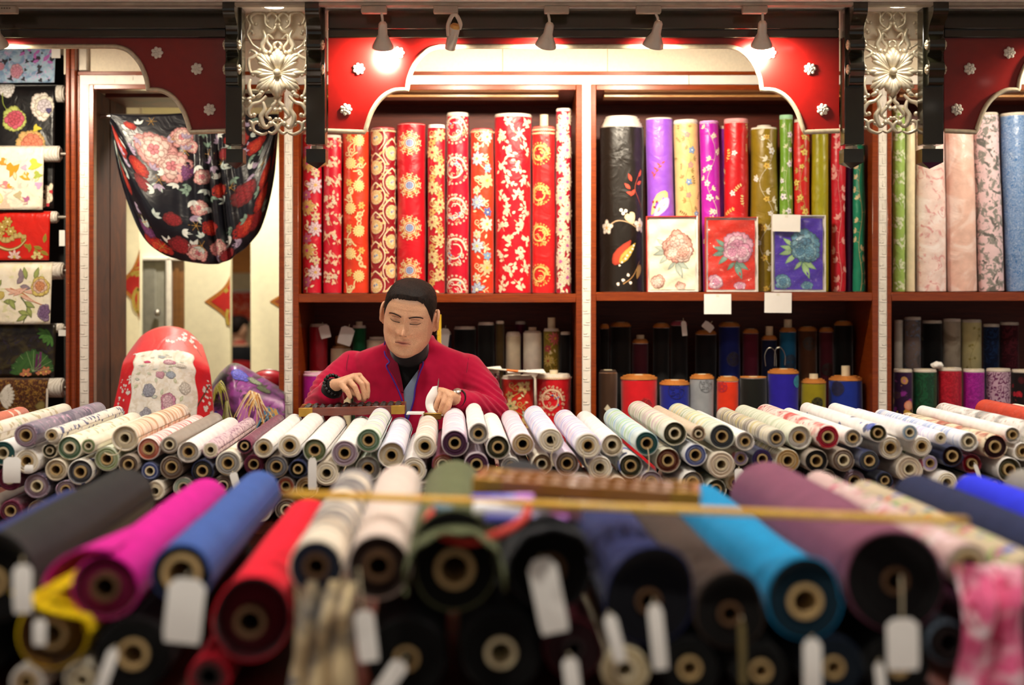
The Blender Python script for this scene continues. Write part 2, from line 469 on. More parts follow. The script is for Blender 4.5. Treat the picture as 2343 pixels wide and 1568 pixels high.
# ---------------------------------------------------------------- shelving cabinets
def cabinet(label, x0, x1, shy, w, d1=5.95, baffle=True):
    """open two-tier cabinet: x0..x1 clear opening, posts of w pixels each side"""
    t = thing('display_cabinet', label, 'cabinet', P((x0+x1)/2, HY+CZ*F/5.7, 5.7))
    t.location.z = 0
    off = -Vector(t.location)
    def part(name, mb, m):
        mb.v = [tuple(Vector(v)+off) for v in mb.v]; return mb.build(name, m, t)
    part('side_panel', bx(x0-w[0], x0, 193, BOT, 5.488, d1), WOOD)
    part('side_panel', bx(x1, x1+w[1], 193, BOT, 5.488, d1), WOOD)
    part('top_board', bx(x0, x1, 194, 206, 5.488, d1), WOOD)
    part('shelf', bx(x0, x1, shy, shy+20, 5.488, 5.93), WOOD)
    part('bottom_board', bx(x0, x1, 1228, 1240, 5.488, 5.93), WOODD)
    part('plinth', bx(x0, x1, 1240, 1494, 5.51, 5.55), WOODD)
    part('back_panel', MB().box(X(x0, 5.5), X(x1, 5.5), 5.935, 5.95, Z(1235, 5.5), Z(205, 5.5)), WOODD)
    if baffle: part('light_baffle', bx(x0+18, x1-40, 212, 222, 5.58, 5.68), wood('pale_wood', '#b0763f', '#d9a468', wear=False))
    return t
cabinet('cherry wood cabinet holding the red brocade bolts behind the seated man', 683, 1318, 672.5, (13, 14))
cabinet('cherry wood cabinet holding satin bolts and three gift boxes', 1364, 1996, 669, (12, 14))
cabinet('cherry wood cabinet holding pale pink, grey and blue bolts', 2040, 2660, 669, (10, 14))
# left rack: post and dark recess for the horizontal rolls
t = thing('hanging_rack_cabinet', 'dark recess cabinet with cherry post holding horizontal fabric rolls on rods', 'cabinet', (X(0, 5.6), 5.6, 0))
def relpart(t, name, mb, m, **kw):
    off = -Vector(t.location); mb.v = [tuple(Vector(v)+off) for v in mb.v]; return mb.build(name, m, t, **kw)
relpart(t, 'post', bx(150, 158, 80, 1494, 5.44, 5.9), WOOD)
relpart(t, 'post', bx(158.6, 171, 80, 1494, 5.46, 5.9), WOOD)
relpart(t, 'back_panel', MB().box(X(-420, 5.9), X(150, 5.9), 5.88, 5.9, 0, Z(60, 5.9)), mat('black_board', '#0d0806', .7))
relpart(t, 'side_panel', MB().box(X(-420, 5.9)-.02, X(-420, 5.9), 5.46, 5.9, 0, Z(60, 5.9)), WOODD)

# ---------------------------------------------------------------- mirror niche between rack and cabinet: jambs, soffit, reflection built as a room behind
struct(MB().box(X(214, 5.5)-.03, X(214, 5.5), 5.53, 5.722, 0, Z(204, 5.5), 0, .002).build('trim_jamb_front', JAMB))
struct(MB().box(X(214, 5.5)-.03, X(214, 5.5), 5.732, 5.97, 0, Z(204, 5.5), 0, .002).build('trim_jamb_rear', JAMB))
struct(MB().box(X(638, 5.5), X(638, 5.5)+.02, 5.53, 5.97, 0, Z(204, 5.5), 0, .002).build('trim_jamb_inner', JAMB))
struct(MB().box(X(214, 5.5), X(638, 5.5), 5.53, 5.62, Z(204, 5.5), Z(204, 5.5)+.03).build('trim_soffit', WOODD, smooth=False))
struct(MB().box(X(214, 5.5), X(638, 5.5), 5.66, 5.97, Z(204, 5.5)-.01, Z(204, 5.5)+.02).build('trim_soffit_rear', WOODD, smooth=False))
PALE = mat('pale_yellow_wall', '#f3eac2', .75, var=.04)
def prm(name, mb, m, parent=None, **kw):
    o = mb.build(name, m, parent, **kw)
    if parent is None: struct(o)
    return o
D1 = 6.7  # reflected walls and doors built as solid pieces behind the niche
p1 = prm('wall_reflected_left', MB().box(X(215, D1), X(320, D1), D1, D1+.05, 0, CEIL, 0, .004), PALE)
p2 = prm('wall_reflected_middle', MB().box(X(421, D1), X(527, D1), D1, D1+.05, 0, CEIL, 0, .004), PALE)
p3 = prm('wall_reflected_right', MB().box(X(573, D1), X(665, D1), D1, D1+.05, 0, CEIL, 0, .004), PALE)
prm('wall_reflected_far', MB().box(X(150, 14.6), X(900, 14.6), 14.6, 14.65, 0, CEIL), mat('warm_far_wall', '#d9c79a', .8))
D2 = 7.5
dr = prm('door_reflected_1', MB().box(X(324, D2), X(381, D2), D2, D2+.04, 0, Z(590, D2), 0, .004), mat('grey_green_door', '#8c897a', .5))
MB().ell(P(363, 716, D2)+Vector((0, -.03, 0)), (.018, .018, .018), 12, 8).build('door_knob', STEEL, dr)
MB().box(X(330, D2), X(356, D2), D2-.006, D2, .15, Z(602, D2), 0, .002).build('door_panel', mat('grey_door_panel', '#7d7a6d', .5), dr)
prm('trim_reflected_door', MB().box(X(383, D2), X(394, D2), D2-.03, D2+.05, 0, Z(590, D2), 0, .003).box(X(318, D2), X(425, D2), D2-.03, D2+.05, Z(596, D2), Z(589, D2), 0, .003), mat('off_white_paint', '#ded6c6', .5))
prm('wall_reflected_over_door', MB().box(X(300, D2), X(440, D2), D2, D2+.05, Z(589, D2), CEIL), PALE)
prm('door_reflected_2', MB().box(X(395, D2), X(424, D2), D2, D2+.04, 0, Z(596, D2)).box(X(401, D2), X(410, D2), D2-.01, D2, .2, Z(612, D2), 0, .002), wood('brown_door_wood', '#5b3718', '#7f5122', wear=False))
# red shop display of the reflection, built behind the gap
t = thing('display_banner', 'red and orange printed banner glimpsed on the far wall of the back room', 'banner', P(550, 700, 14.592))
MB().box(-.24, .26, -.004, .004, -.16, .14, 0, .001).build('banner_cloth', cloth('#c8281c', 'marble', '#e8602f', '#f4d8b0', 1.3, co='Object'), t)
MB().box(-.25, .27, -.008, .008, .14, .16, 0, .002).build('banner_rail', STEEL, t)
t = thing('ceiling_beam', 'orange brown wooden beam crossing the back room above the gap', 'beam', P(550, 600, 11))
MB().box(-.5, .5, -.05, .05, -.085, .7, 0, .004).build('beam_board', wood('orange_wood', '#a4621c', '#c98632', wear=False), t)

# fortune diamonds on the reflected walls, cut off at the mirror edges
def diamond(label, cxp, cyp, hw, hh, x0, x1, d, red='#b5190f', full=True):
    t = thing('fortune_poster', label, 'poster', P(cxp, cyp, d-.004), 'paper fortune diamonds in the back room')
    s = d/F
    def outline(k, n=10):
        pts = []
        C = [(0, hh), (-hw, 0), (0, -hh), (hw, 0)]
        for i in range(4):
            a, b_ = C[i], C[(i+1) % 4]
            for j in range(n):
                u = j/n; mx = lerp(a[0], b_[0], u); my = lerp(a[1], b_[1], u); q = 1-.22*sin(pi*u)
                pts.append((mx*q*k, my*q*k))
        return pts
    lo, hi = x0-cxp, x1-cxp
    def clip(pts):
        return [(min(max(p[0], lo), hi), p[1]) for p in pts]
    def plate(k, y, m, nm):
        MB().prism(clip(outline(k)), lambda u, v, h: Vector((u*s, h, v*s)), y, y+.0015).build(nm, m, t, smooth=False)
    plate(1, 0, mat('gold_lattice_paper', '#b8742c', .5, .2, var=.5, vs=160), 'border')
    plate(.80, -.0016, mat('red_paper', red, .6), 'paper')
    pr = Print(); G = '#b9a03f'
    for (a, b_, w) in (([(-6, 62), (-12, 40), (-4, 36)], 0, 12), ([(-26, 22), (-14, 30), (-4, 30)], 0, 9), ([(-12, 26), (-8, 2)], 0, 11)):
        pr.stroke([(max(lo, p[0]), p[1]) for p in a], w, G, sm=3)
    ring = [(-4+17*cos(q), -36+30*sin(q)) for q in [i*pi/10 for i in range(6, 21+6)]]
    pr.stroke([p for p in ring if lo < p[0] < hi], 9, G, sm=1)
    pr.stroke([(-16, -36), (-2, -36)], 6, G, sm=1)
    pr.p = [q for q in pr.p if all(lo-.5 <= p[0] <= hi+.5 for p in q[0])]
    pr.build('gold_character', lambda u, v, h: Vector((u*s, -.0018-h, v*s)), t, vcol('gold_print', .4, 0))
    return t
diamond('red fortune diamond with gold character on the passage wall beside the wooden jamb', 326, 652, 60, 98, 262, 319.5, D1)
diamond('red fortune diamond with gold character at the edge of the middle passage wall', 540, 690, 72, 86, 462, 526.5, D1)
diamond('tip of a brown gold paper diamond on the wall beside the cabinet frame', 672, 690, 55, 60, 610, 664, D1, '#8a3a14')

# ---------------------------------------------------------------- carved valance: lacquer panels with silver arch moulding
ARCH_R = [(0, 107), (330, 107), (358, 116), (384, 142), (400, 177), (405, 206), (435, 208), (463, 224), (486, 256), (502, 303)]
def arch_pts(cx, sgn):
    a = smooth_path([(x, y, 0) for x, y in ARCH_R[1:6]], 6)[:-1]; b_ = smooth_path([(x, y, 0) for x, y in ARCH_R[5:]], 6)
    q = [Vector((0, 107, 0))]+a+b_
    return [(cx+sgn*p.x, p.y) for p in q]
ROS = [(425, 121), (516, 158), (545, 251)]
def rosette(mb, c, r, axis=(0, -1, 0), n=8):
    """plaster stud: ring of rounded petals round a small dome"""
    q = Vector((0, 0, 1)).rotation_difference(Vector(axis).normalized()); c = Vector(c); M = q.to_matrix()
    mb.lathe([(r*.8, 0), (r*.82, .004), (r*.5, .007), (.0005, .0075)], 20, 0, c, axis)
    for k in range(n):
        a = 2*pi*k/n; mb.ell(c+q @ Vector((r*.62*cos(a), r*.62*sin(a), .0042)), (r*.42, r*.34, .0052), 10, 6, rot=M @ Matrix.Rotation(a, 3, 'Z'))
    for k in range(5):
        a = 2*pi*k/5; mb.ell(c+q @ Vector((r*.28*cos(a), r*.28*sin(a), .0082)), (r*.24, r*.2, .0036), 8, 5, rot=M @ Matrix.Rotation(a, 3, 'Z'))
    return mb
def valance(label, cx, xl, xr, ytop=85):
    t = thing('valance', label, 'valance', P((xl+xr)/2, 300, DV)); t.location.z = Z(303, DV)
    off = -Vector(t.location)
    A = [p for p in reversed(arch_pts(cx, -1))]+arch_pts(cx, 1)[1:]
    A = [p for p in A if xl <= p[0] <= xr]
    outl = [(xl, ytop)]+([(xl, 300)] if A[0][1] > 290 or A[0][0] > xl+3 else [(xl, A[0][1])])+A+([(xr, 300)] if A[-1][1] > 290 else [(xr, A[-1][1])])+[(xr, ytop)]
    mb = MB()
    # panel as vertical strips between arch and top so that every face stays convex
    low = outl[1:-1]; vs = []; fs = []
    for (u, v) in low:
        for d in (DV, DV+.025): vs += [Vector((X(u, DV), d, Z(v, DV)))+off, Vector((X(u, DV), d, Z(ytop, DV)))+off]
    for i in range(len(low)-1):
        a = i*4; b_ = a+4
        fs += [(a, b_, b_+1, a+1), (a+2, a+3, b_+3, b_+2), (a, a+2, b_+2, b_)]
    mb.add(vs, fs); mb.build('panel', CRIM, t, angle=30)
    path = [Vector((X(u, DV), DV-.006, Z(v, DV)))+off for u, v in low if True]
    MB().tube(path, .0085, 8, up=(0, 1, 0)).build('moulding', SILVER, t, angle=50)
    relpart(t, 'beam', bx(xl, xr, 24, 66, DV-.035, DV+.02, b=.003), BLACKL)
    relpart(t, 'beam_step', bx(xl, xr, 66, 86, DV-.02, DV+.02, b=.003), BLACKL)
    for sg in (-1, 1):
        for (u, v) in ROS:
            if xl < cx+sg*u < xr:
                relpart(t, 'rosette', rosette(MB(), P(cx+sg*u, v, DV), .0212, n=7), PLAST)
    return t
valance('lit red lacquer valance with silver cusped arch over the red brocade cabinet', 1337, 751, 1920)
valance('dark maroon valance end over the floral drape and horizontal rolls', -65, -420, 517)
valance('dark maroon valance end over the pale pink and blue bolts', 2734, 2160, 2700)
struct(bx(557, 703, 20, 90, DV+.058, DV+.075).build('trim_header_left', CREAM, smooth=False))
struct(bx(1972, 2106, 18, 90, DV+.058, DV+.075).build('trim_header_right', CREAM, smooth=False))

def bracket(label, x0, x1):
    w = X(x1, DV)-X(x0, DV); cx = (X(x0, DV-.03)+X(x1, DV-.03))/2; yb = DV+.01
    t = thing('bracket', label, 'bracket', (cx, yb, Z(380, DV-.06))); off = -Vector(t.location)
    h = w*.5; d = DV-.06
    def rp(n, mb, m, **k): return relpart(t, n, mb, m, **k)
    rp('post', MB().box(cx-h, cx+h, d, yb-.004, Z(330, d), CEIL-.001, 0, .002), BLACKL)
    # scrolled corbel: profile in depth/height, narrower than the post
    z = lambda py: Z(py, d)
    prof = smooth_path([(d-.09, CEIL-.002, 0), (d-.088, z(40), 0), (d-.045, z(62), 0), (d-.03, z(82), 0), (d-.05, z(98), 0), (d-.046, z(118), 0), (d-.018, z(130), 0), (d-.04, z(146), 0), (d-.05, z(162), 0), (d-.036, z(180), 0), (d-.03, z(196), 0), (d, z(198), 0)], 4)
    pts = [(d+.002, CEIL-.002)]+[(p.x, p.y) for p in prof]
    n = len(pts); q = h*.72; mb = MB()
    vs = [(cx+s*q, a, min(b_, CEIL-.002)) for a, b_ in pts for s in (-1, 1)]+[(cx+s*q, d+.002, min(b_, CEIL-.002)) for a, b_ in pts for s in (-1, 1)]
    m2 = 2*n
    fs = []
    for i in range(n-1):
        a, b_ = 2*i, 2*i+2
        fs += [(a, b_, b_+1, a+1), (a, a+m2, b_+m2, b_), (a+1, b_+1, b_+m2+1, a+m2+1)]
    mb.add(vs, fs); rp('corbel', mb, BLACKL, angle=30)
    for py, dy in ((106, -.028), (162, -.028)):
        for s in (-1, 1): rp('side_rosette', rosette(MB(), Vector((cx+s*q, d+dy, z(py))), .017, (s, 0, 0), 6), SILVER)
    rp('neck', MB().lathe([(h*.62, 0), (h*.62, .018)], 4, 0, (cx, d+.045, z(343)), closed=True, rf=None), SILVER, smooth=False)
    rp('pendant', MB().add([(cx+a*h*1.02, d+.045+b_*h*1.1, z(340)) for a, b_ in ((-1,-1),(1,-1),(1,1),(-1,1))]+[(cx+a*h*1.02, d+.045+b_*h*1.1, z(371)) for a, b_ in ((-1,-1),(1,-1),(1,1),(-1,1))]+[(cx, d+.045, z(384))],
       [(0,1,2,3),(0,4,5,1),(1,5,6,2),(2,6,7,3),(3,7,4,0),(4,8,5),(5,8,6),(6,8,7),(7,8,4)]), BLACKL, smooth=False)
    return t
bracket('black lacquer bracket between the floral drape and the carved silver panel', 520, 557)
bracket('black lacquer bracket at the red valance, beside the carved panel over the drape frame', 703, 746)
bracket('black lacquer bracket hanging in front of the emerald green bolt', 1928, 1972)
bracket('black lacquer bracket hanging in front of the pale pink bolts', 2106, 2153)

# ---------------------------------------------------------------- pierced silver carving between the brackets
def carving(label, cx, cy):
    d = DV+.034; s = d/F
    t = thing('carved_panel', label, 'carving', P(cx, cy+135, d)); off = -Vector(t.location)
    def p3(u, v, h=0): return Vector((X(cx, d)+u*s, d-h, Z(cy, d)-v*s))+off
    def tubep(pts, r, nm='scroll'):
        for sg in (1, -1):
            q = smooth_path([(sg*u, v, 0) for u, v in pts], 5); n = len(q)
            mb = MB().tube([p3(p.x, p.y, .004+.003*sin(pi*i/n)) for i, p in enumerate(q)], [r*s*(.75+.5*sin(pi*i/(n-1))) for i in range(n)], 7)
            e = q[-1]; mb.ell(p3(e.x, e.y, .006), (r*1.35*s,)*3, 10, 6)
            mb.build(nm, SILVER, t, angle=70)
    S = [([(6,-118),(2,-128),(14,-138),(26,-126),(22,-118)], 3.2), ([(12,-100),(28,-112),(30,-134),(48,-138),(62,-128),(58,-114),(50,-112)], 3.6),
         ([(66,-134),(72,-126),(64,-110),(70,-90),(64,-76),(56,-64),(40,-54)], 3.2), ([(68,-90),(60,-96),(56,-90)], 3.6),
         ([(26,-92),(10,-98),(4,-110)], 4), ([(34,-98),(28,-80),(36,-62),(28,-48)], 5), ([(10,-78),(22,-88),(24,-72),(14,-58),(18,-48)], 3.2),
         ([(0,-72),(8,-66),(6,-58)], 3), ([(66,-46),(60,-52),(48,-44),(56,-36),(66,-30),(64,-8),(56,4)], 3.4), ([(48,-46),(40,-40),(30,-42)], 3),
         ([(62,14),(66,30),(62,48),(56,54)], 4), ([(48,54),(40,50),(36,44)], 4.5), ([(58,56),(66,60),(64,66)], 4.2),
         ([(8,54),(4,66),(12,76),(6,84)], 4), ([(26,52),(40,66),(56,72),(66,88),(62,98),(54,96)], 4.2), ([(0,84),(10,78),(18,86),(26,98),(18,104)], 3.6),
         ([(34,66),(30,84),(38,100),(34,118),(26,124),(16,116)], 5), ([(66,108),(58,116),(62,128)], 3.6), ([(24,136),(36,140),(54,132),(56,118),(46,112),(40,118)], 3.6),
         ([(22,134),(12,138),(2,130),(4,120),(12,112),(4,106)], 3.6)]
    for pts, r in S: tubep(pts, r)
    def lobes(ang, n, L, spread, w, h=.012):
        """one acanthus fan: n ribbed lobes that share a root"""
        mb = MB()
        for k in range(n):
            a = ang+spread*(k/(n-1)-.5) if n > 1 else ang
            l = L*(1-.22*abs(k/(n-1)-.5)*2) if n > 1 else L
            q = []
            for i in range(9):
                tt = i/8; q.append(p3(cos(a)*(6+(l-6)*tt), -sin(a)*(6+(l-6)*tt), .002+h*sin(pi*min(1, tt*1.02))*(.6+.4*tt)))
            rr = [w*s*x for x in (.30, .36, .44, .56, .70, .88, 1.0, .9, .4)]
            mb.tube(q, rr, 8, flat=None)
        mb.build('acanthus_leaf', SILVER, t, angle=70)
    lobes(pi/2, 5, 56, .62, 8, .016); lobes(-pi/2, 5, 58, .62, 8, .016)
    for a in (0.0, pi): lobes(a, 3, 63, .26, 6.2, .009)
    for a in (pi*.235, pi*.765): lobes(a, 4, 68, .44, 6.2, .010)
    for a in (-pi*.225, -pi*.775): lobes(a, 4, 66, .44, 6.2, .010)
    MB().ell(p3(0, 0, .018), (9*s, 9*s, 9*s), 16, 10).build('boss', SILVER, t)
    return t
carving('pierced silver acanthus carving hanging over the edge of the floral drape', 636, 168)
carving('pierced silver acanthus carving hanging over the pale green bolt', 2041, 165)

# ---------------------------------------------------------------- ceiling track spotlights and downlights
GLOW = NT('lamp_glow'); GLOW.b.inputs['Emission Color'].default_value = (1, .93, .8, 1); GLOW.b.inputs['Emission Strength'].default_value = 14
_gn = GLOW.noise(GLOW.coord(), 4); GLOW = GLOW.fin(GLOW.mix(_gn.outputs[0], (.9, .85, .8), (1, .95, .9)), .5)
TRK = mat('track_enamel', '#a89c8c', .45, .1)
t = thing('light_track', 'pale grey lighting track fixed along the ceiling edge', 'track', (0, DT, CEIL))
MB().box(X(-300, DT), X(2643, DT), -.017, .017, -.012, -.0005, 0, .002).build('rail', TRK, t)
SPN = mat('satin_nickel', '#d6ccbc', .3, .3, var=.06)
def spotlight(label, xa, stem, head, mouth, aim, power=SPOT_W, cyl=False):
    """xa = adapter pixel span; stem, head, mouth = photo pixels of stem foot, neck top and bell mouth"""
    t = thing('track_spotlight', label, 'spotlight', P((xa[0]+xa[1])/2, 10, DT), 'track spotlights under the ceiling'); t.location.z = CEIL-.012; off = -Vector(t.location)
    z1 = CEIL-.012
    relpart(t, 'adapter', MB().box(X(xa[0], DT), X(xa[1], DT), DT-.016, DT+.016, Z(31, DT), z1-.0003, 0, .0025), TRK)
    a = P(stem, 30, DT); hd = P(head[0], head[1], DT); mo = P(mouth[0], mouth[1], DT); mo.y += .045
    dv = (mo-hd).normalized(); L = (mo-hd).length
    if not cyl:
        relpart(t, 'stem', MB().tube([a, lerp(a, hd, .6), hd+dv*.012], .0045, 8), SPN)
        relpart(t, 'bell', MB().lathe([(.002, -.002), (.010, .001), (.0145, .008), (.0155, .030), (.0165, L*.5), (.027, L*.72), (.036, L*.92), (.037, L), (.034, L), (.030, L*.9), (.012, L*.6)], 28, 0, hd, dv), SPN)
        relpart(t, 'bulb', MB().lathe([(.0005, L*.84), (.028, L*.86), (.029, L*.80)], 20, 0, hd, dv), GLOW)
        for k in range(3):
            q = Vector((0,0,1)).rotation_difference(dv); th = -pi/2+(k-1)*.5
            c = hd+q @ Vector((.0262*cos(th), .0262*sin(th), L*.68))
            relpart(t, 'vent_slot', MB().tube([c, c+q @ Vector((.006*cos(th), .006*sin(th), L*.15))], .002, 6), mat('slot_dark', '#3a3327', .6))
    else:
        relpart(t, 'stirrup', MB().tube(smooth_path([hd+Vector((-.022, 0, -.03)), hd+Vector((-.022, 0, .012)), P(stem, 32, DT), hd+Vector((.018, 0, .014)), hd+Vector((.014, 0, -.008))], 5), .0035, 6, flat=2), SPN)
        relpart(t, 'barrel', MB().lathe([(.001, .0), (.016, .001), (.0185, .004), (.0185, L), (.0165, L), (.016, L*.8), (.001, L*.79)], 24, 0, hd, dv), SPN)
        relpart(t, 'end_cap', MB().lathe([(.0005, -.012), (.012, -.010), (.0165, -.003), (.0165, .002)], 20, 0, hd, dv), mat('warm_brass', '#d8a860', .35, .6))
    l = spot(mo+dv*.01, aim, power, 150, .9, .028); l.parent = t; l.matrix_parent_inverse = Matrix.Translation(-t.location)
    return t
spotlight('bell spotlight hanging in front of the red valance corner rosette', (827, 885), 873, (876, 50), (873, 104), P(800, 350, 5.55), SPOT_W*.8)
spotlight('cylindrical spotlight held in a bent stirrup on the track', (992, 1048), 1040, (1041, 62), (1028, 106), P(960, 420, 5.55), SPOT_W*.9, True)
spotlight('bell spotlight on the track over the middle of the red brocade bolts', (1245, 1302), 1254, (1259, 52), (1249, 100), P(1180, 420, 5.55))
spotlight('bell spotlight on the track over the purple and gold satin bolts', (1455, 1512), 1500, (1508, 48), (1497, 100), P(1520, 430, 5.55))
spotlight('bell spotlight covering a rosette at the right end of the red valance', (1698, 1755), 1745, (1745, 48), (1748, 100), P(1760, 430, 5.55))
spotlight('spotlight at the dark valance over the horizontal rolls', (-40, 40), -12, (-14, 50), (-16, 100), P(170, 620, 5.5), SPOT_W*1.35)
spotlight('spotlight over the pale pink and blue bolts', (2470, 2530), 2500, (2500, 50), (2500, 102), P(2260, 480, 5.55), SPOT_W*.9)
for o in [q for q in bpy.data.objects if q.name.startswith('adapter') and q.parent and q.parent.get('label', '').startswith('spotlight at the dark valance')]:
    for x in (2, 8, 14, 20): MB().box(X(x, DT-.016), X(x+4, DT-.016), DT-.0166, DT-.0161, Z(20.5, DT-.016), Z(17, DT-.016)).build('printed_mark', mat('grey_print', '#6b6052', .7), o, smooth=False).location = -Vector(o.parent.location)
def downlight(x, y, power, label, ang=110):
    t = thing('downlight', label, 'downlight', (x, y, CEIL), 'recessed ceiling downlights')
    MB().lathe([(.032, .0), (.034, -.004), (.046, -.005), (.047, -.0005)], 28).build('rim', mat('white_enamel', '#efeae0', .4), t)
    MB().lathe([(.0005, -.002), (.031, -.0022)], 24).build('lens', GLOW, t)
    l = spot((0, 0, -.01), (0, 0, -2), power, ang, .8, .05, NEUT); l.parent = t
    return t
dl = P(627, 14, 4.876); downlight(dl.x, dl.y, 11, 'recessed downlight over the carving beside the floral drape', 120)
dl = P(2058, 10, 4.855); downlight(dl.x, dl.y, 11, 'recessed downlight over the carving beside the pale bolts', 120)
for y in (1.3, 2.3, 3.3, 4.2):
    for x in (-2.2, -1.1, 0, 1.1, 2.2):
        downlight(x, y, DOWN_W, {1.3: 'recessed downlight in the ceiling before the near table', 2.3: 'recessed downlight in the ceiling over the thick wool rolls', 3.3: 'recessed downlight in the ceiling between the two tables', 4.2: 'recessed downlight in the ceiling over the far stack'}[y], 130)
for x, y, pw in ((-1.15, 6.2, 125), (-1.6, 7.1, 125), (-2.0, 9.5, 70), (-2.45, 12.3, 110)): downlight(x, y, pw, 'recessed downlight in the back room ceiling', 140)  # unseen lamps added to brighten the room built for the reflection

# ================================================================ fabric rolls
CARD = mat('cardboard_tube', '#b79a68', .8, var=.12, vs=60); CARDW = mat('pale_tube', '#d9cbaa', .8, var=.1); PAPER = mat('white_paper', '#f2efe9', .7, var=.02)
INK = mat('grey_ink', '#6a6660', .7)
def surf_fn(R, wob, seed, L, pinch=0):
    r = random.Random(seed); a1, a2, a3 = r.uniform(0, 6.3), r.uniform(0, 6.3), r.uniform(0, 6.3); k1, k2 = r.uniform(5, 9), r.uniform(11, 17)
    def f(th, z):
        q = 1+wob*(.6*sin(2*th+a1+k1*z)+.5*sin(3*th+a2-k2*z)+.35*sin(k2*z*1.6+a3))
        if pinch: q *= 1-pinch*(.5+.5*sin(2*pi*z/L*1.7+a1))
        return R*q
    return f
def roll_parts(t, R, L, rc, surf, endm, wob=.012, recess=0.0, seed=1, n=34, core=CARD, core_out=.004, flap=0, pinch=0, rim=None, tele=None, nl=10, far_out=0, squash=0):
    """cloth wound on a tube, local z from 0 (near / foot) to L; parts: wound_cloth, core_tube, selvedge"""
    f = surf_fn(R, wob, seed, L, pinch); th0 = random.Random(seed).uniform(0, 2*pi); tk = .0026
    rings = []      # (radius function, z, material, u-scale)
    K = 5
    for i in range(K+1):
        rr = lerp(rc, R-tk*1.6, i/K); rings.append((rr, recess*(.55+.45*i/K) if recess else .0012*sin(i*2.3), 1))
    rings.append((R-tk*.9, 0.0 if recess else .0005, 1)); rings.append((R, .0015, 0))
    for i in range(1, nl): rings.append((R, L*i/nl, 0))
    rings.append((R, L-.0015, 0)); rings.append((R-tk, L, 1))
    if tele:
        for (k, dz) in tele: rings.append((R*k+.0006, L+dz*.4, 2)); rings.append((R*k, L+dz, 2))
    rings.append((rc, L+(tele[-1][1] if tele else 0)-.001, 1))
    mb = MB(); vs = []; uv = []
    nz = len(rings)
    for i, (rr, z, mi) in enumerate(rings):
        for k in range(n+1):
            th = 2*pi*k/n; q = rr/R; zz = z
            w = f(th+th0, min(max(z, 0), L)); rad = w*q if rr > rc+1e-6 else rr
            if rr > R*.93: rad += tk*(1-k/n)-tk*.5
            if flap and rr > R*.93 and z < .05:      # loose outer turn that bulges and reaches forward
                e = max(0, cos(th-flap[0]))**2*flap[1]*(1-z/.05); rad += e*.6; zz = z-e*.8
            if squash: pass
            vs.append((rad*cos(th), rad*sin(th)*(1-squash), zz)); uv.append((th*R, zz))
    fs = []; ms = []
    for i in range(nz-1):
        for k in range(n):
            a = i*(n+1)+k; fs.append((a, a+1, a+n+2, a+n+1)); ms.append(max(rings[i][2], rings[i+1][2]) if rings[i+1][2] != 0 or rings[i][2] == 1 and i < K+1 else 0)
    # lip faces between end and surface stay surface-coloured
    mb.v = vs; mb.f = fs; mb.m = ms; mb.uv = uv
    mats = [surf, endm]+([rim or endm] if tele else [])
    mb.build('wound_cloth', mats, t, angle=50, fix=True)
    MB().lathe([(rc*.70, L*.5), (rc*.70, -core_out), (rc*.97, -core_out), (rc*.97, L+far_out+.001), (rc*.7, L+far_out+.001), (rc*.70, L*.5)], 20).build('core_tube', core, t, angle=40)
    return f
def axis_quat(ax): return Vector((0, 0, 1)).rotation_difference(Vector(ax).normalized())
def price_tag(t, p0, dirs, w, l, bend=.3, m=PAPER, string=.02, name='price_tag', twist=0, lines=0):
    """paper tag hanging from p0 (world) by a short string; drawn in world space then made local to thing t"""
    p0 = Vector(p0); dirs = Vector(dirs).normalized(); side = dirs.cross(Vector((0, -1, 0)))
    if side.length < .1: side = Vector((1, 0, 0))
    side.normalize(); side = Quaternion(dirs, twist) @ side; nrm = side.cross(dirs).normalized()
    M = t.matrix_basis.inverted(); a = p0+dirs*string
    if string > 0: 
        mb = MB().tube([p0, p0+dirs*string*.5+nrm*.002, a], .0012, 6); mb.v = [tuple(M @ Vector(v)) for v in mb.v]; mb.build('tag_string', CARDW, t)
    mb = MB(); N = 8; vs = []
    prof = [(.55, 0), (1, .12), (1, .35), (1, .6), (1, .85), (.92, 1)]
    for (k, s_) in prof:
        for e in (-1, 1):
            for hh in (0, .0006): vs.append(a+dirs*l*s_+side*e*w*.5*k+nrm*(hh+bend*w*sin(s_*2.6)*.5))
    fs = []
    for i in range(len(prof)-1):
        b = i*4; c = b+4
        fs += [(b, b+2, c+2, c), (b+1, c+1, c+3, b+3), (b, c, c+1, b+1), (b+2, b+3, c+3, c+2)]
    fs += [(0, 1, 3, 2), (len(vs)-4, len(vs)-2, len(vs)-1, len(vs)-3)]
    mb.add(vs, fs); mb.v = [tuple(M @ Vector(v)) for v in mb.v]; o = mb.build(name, m, t, angle=50)
    if lines:
        for i in range(lines):
            q = a+dirs*l*(.45+.09*i)+nrm*(-.0009+bend*w*sin((.45+.09*i)*2.6)*.5)
            b = MB().box(-w*.36, w*.36, -.0003, .0003, -.0006, .0006); R3 = Matrix((side, nrm, dirs)).transposed()
            b.v = [tuple(M @ (q+R3 @ Vector(v))) for v in b.v]; b.build('printed_line', INK, o, smooth=False)
    return o

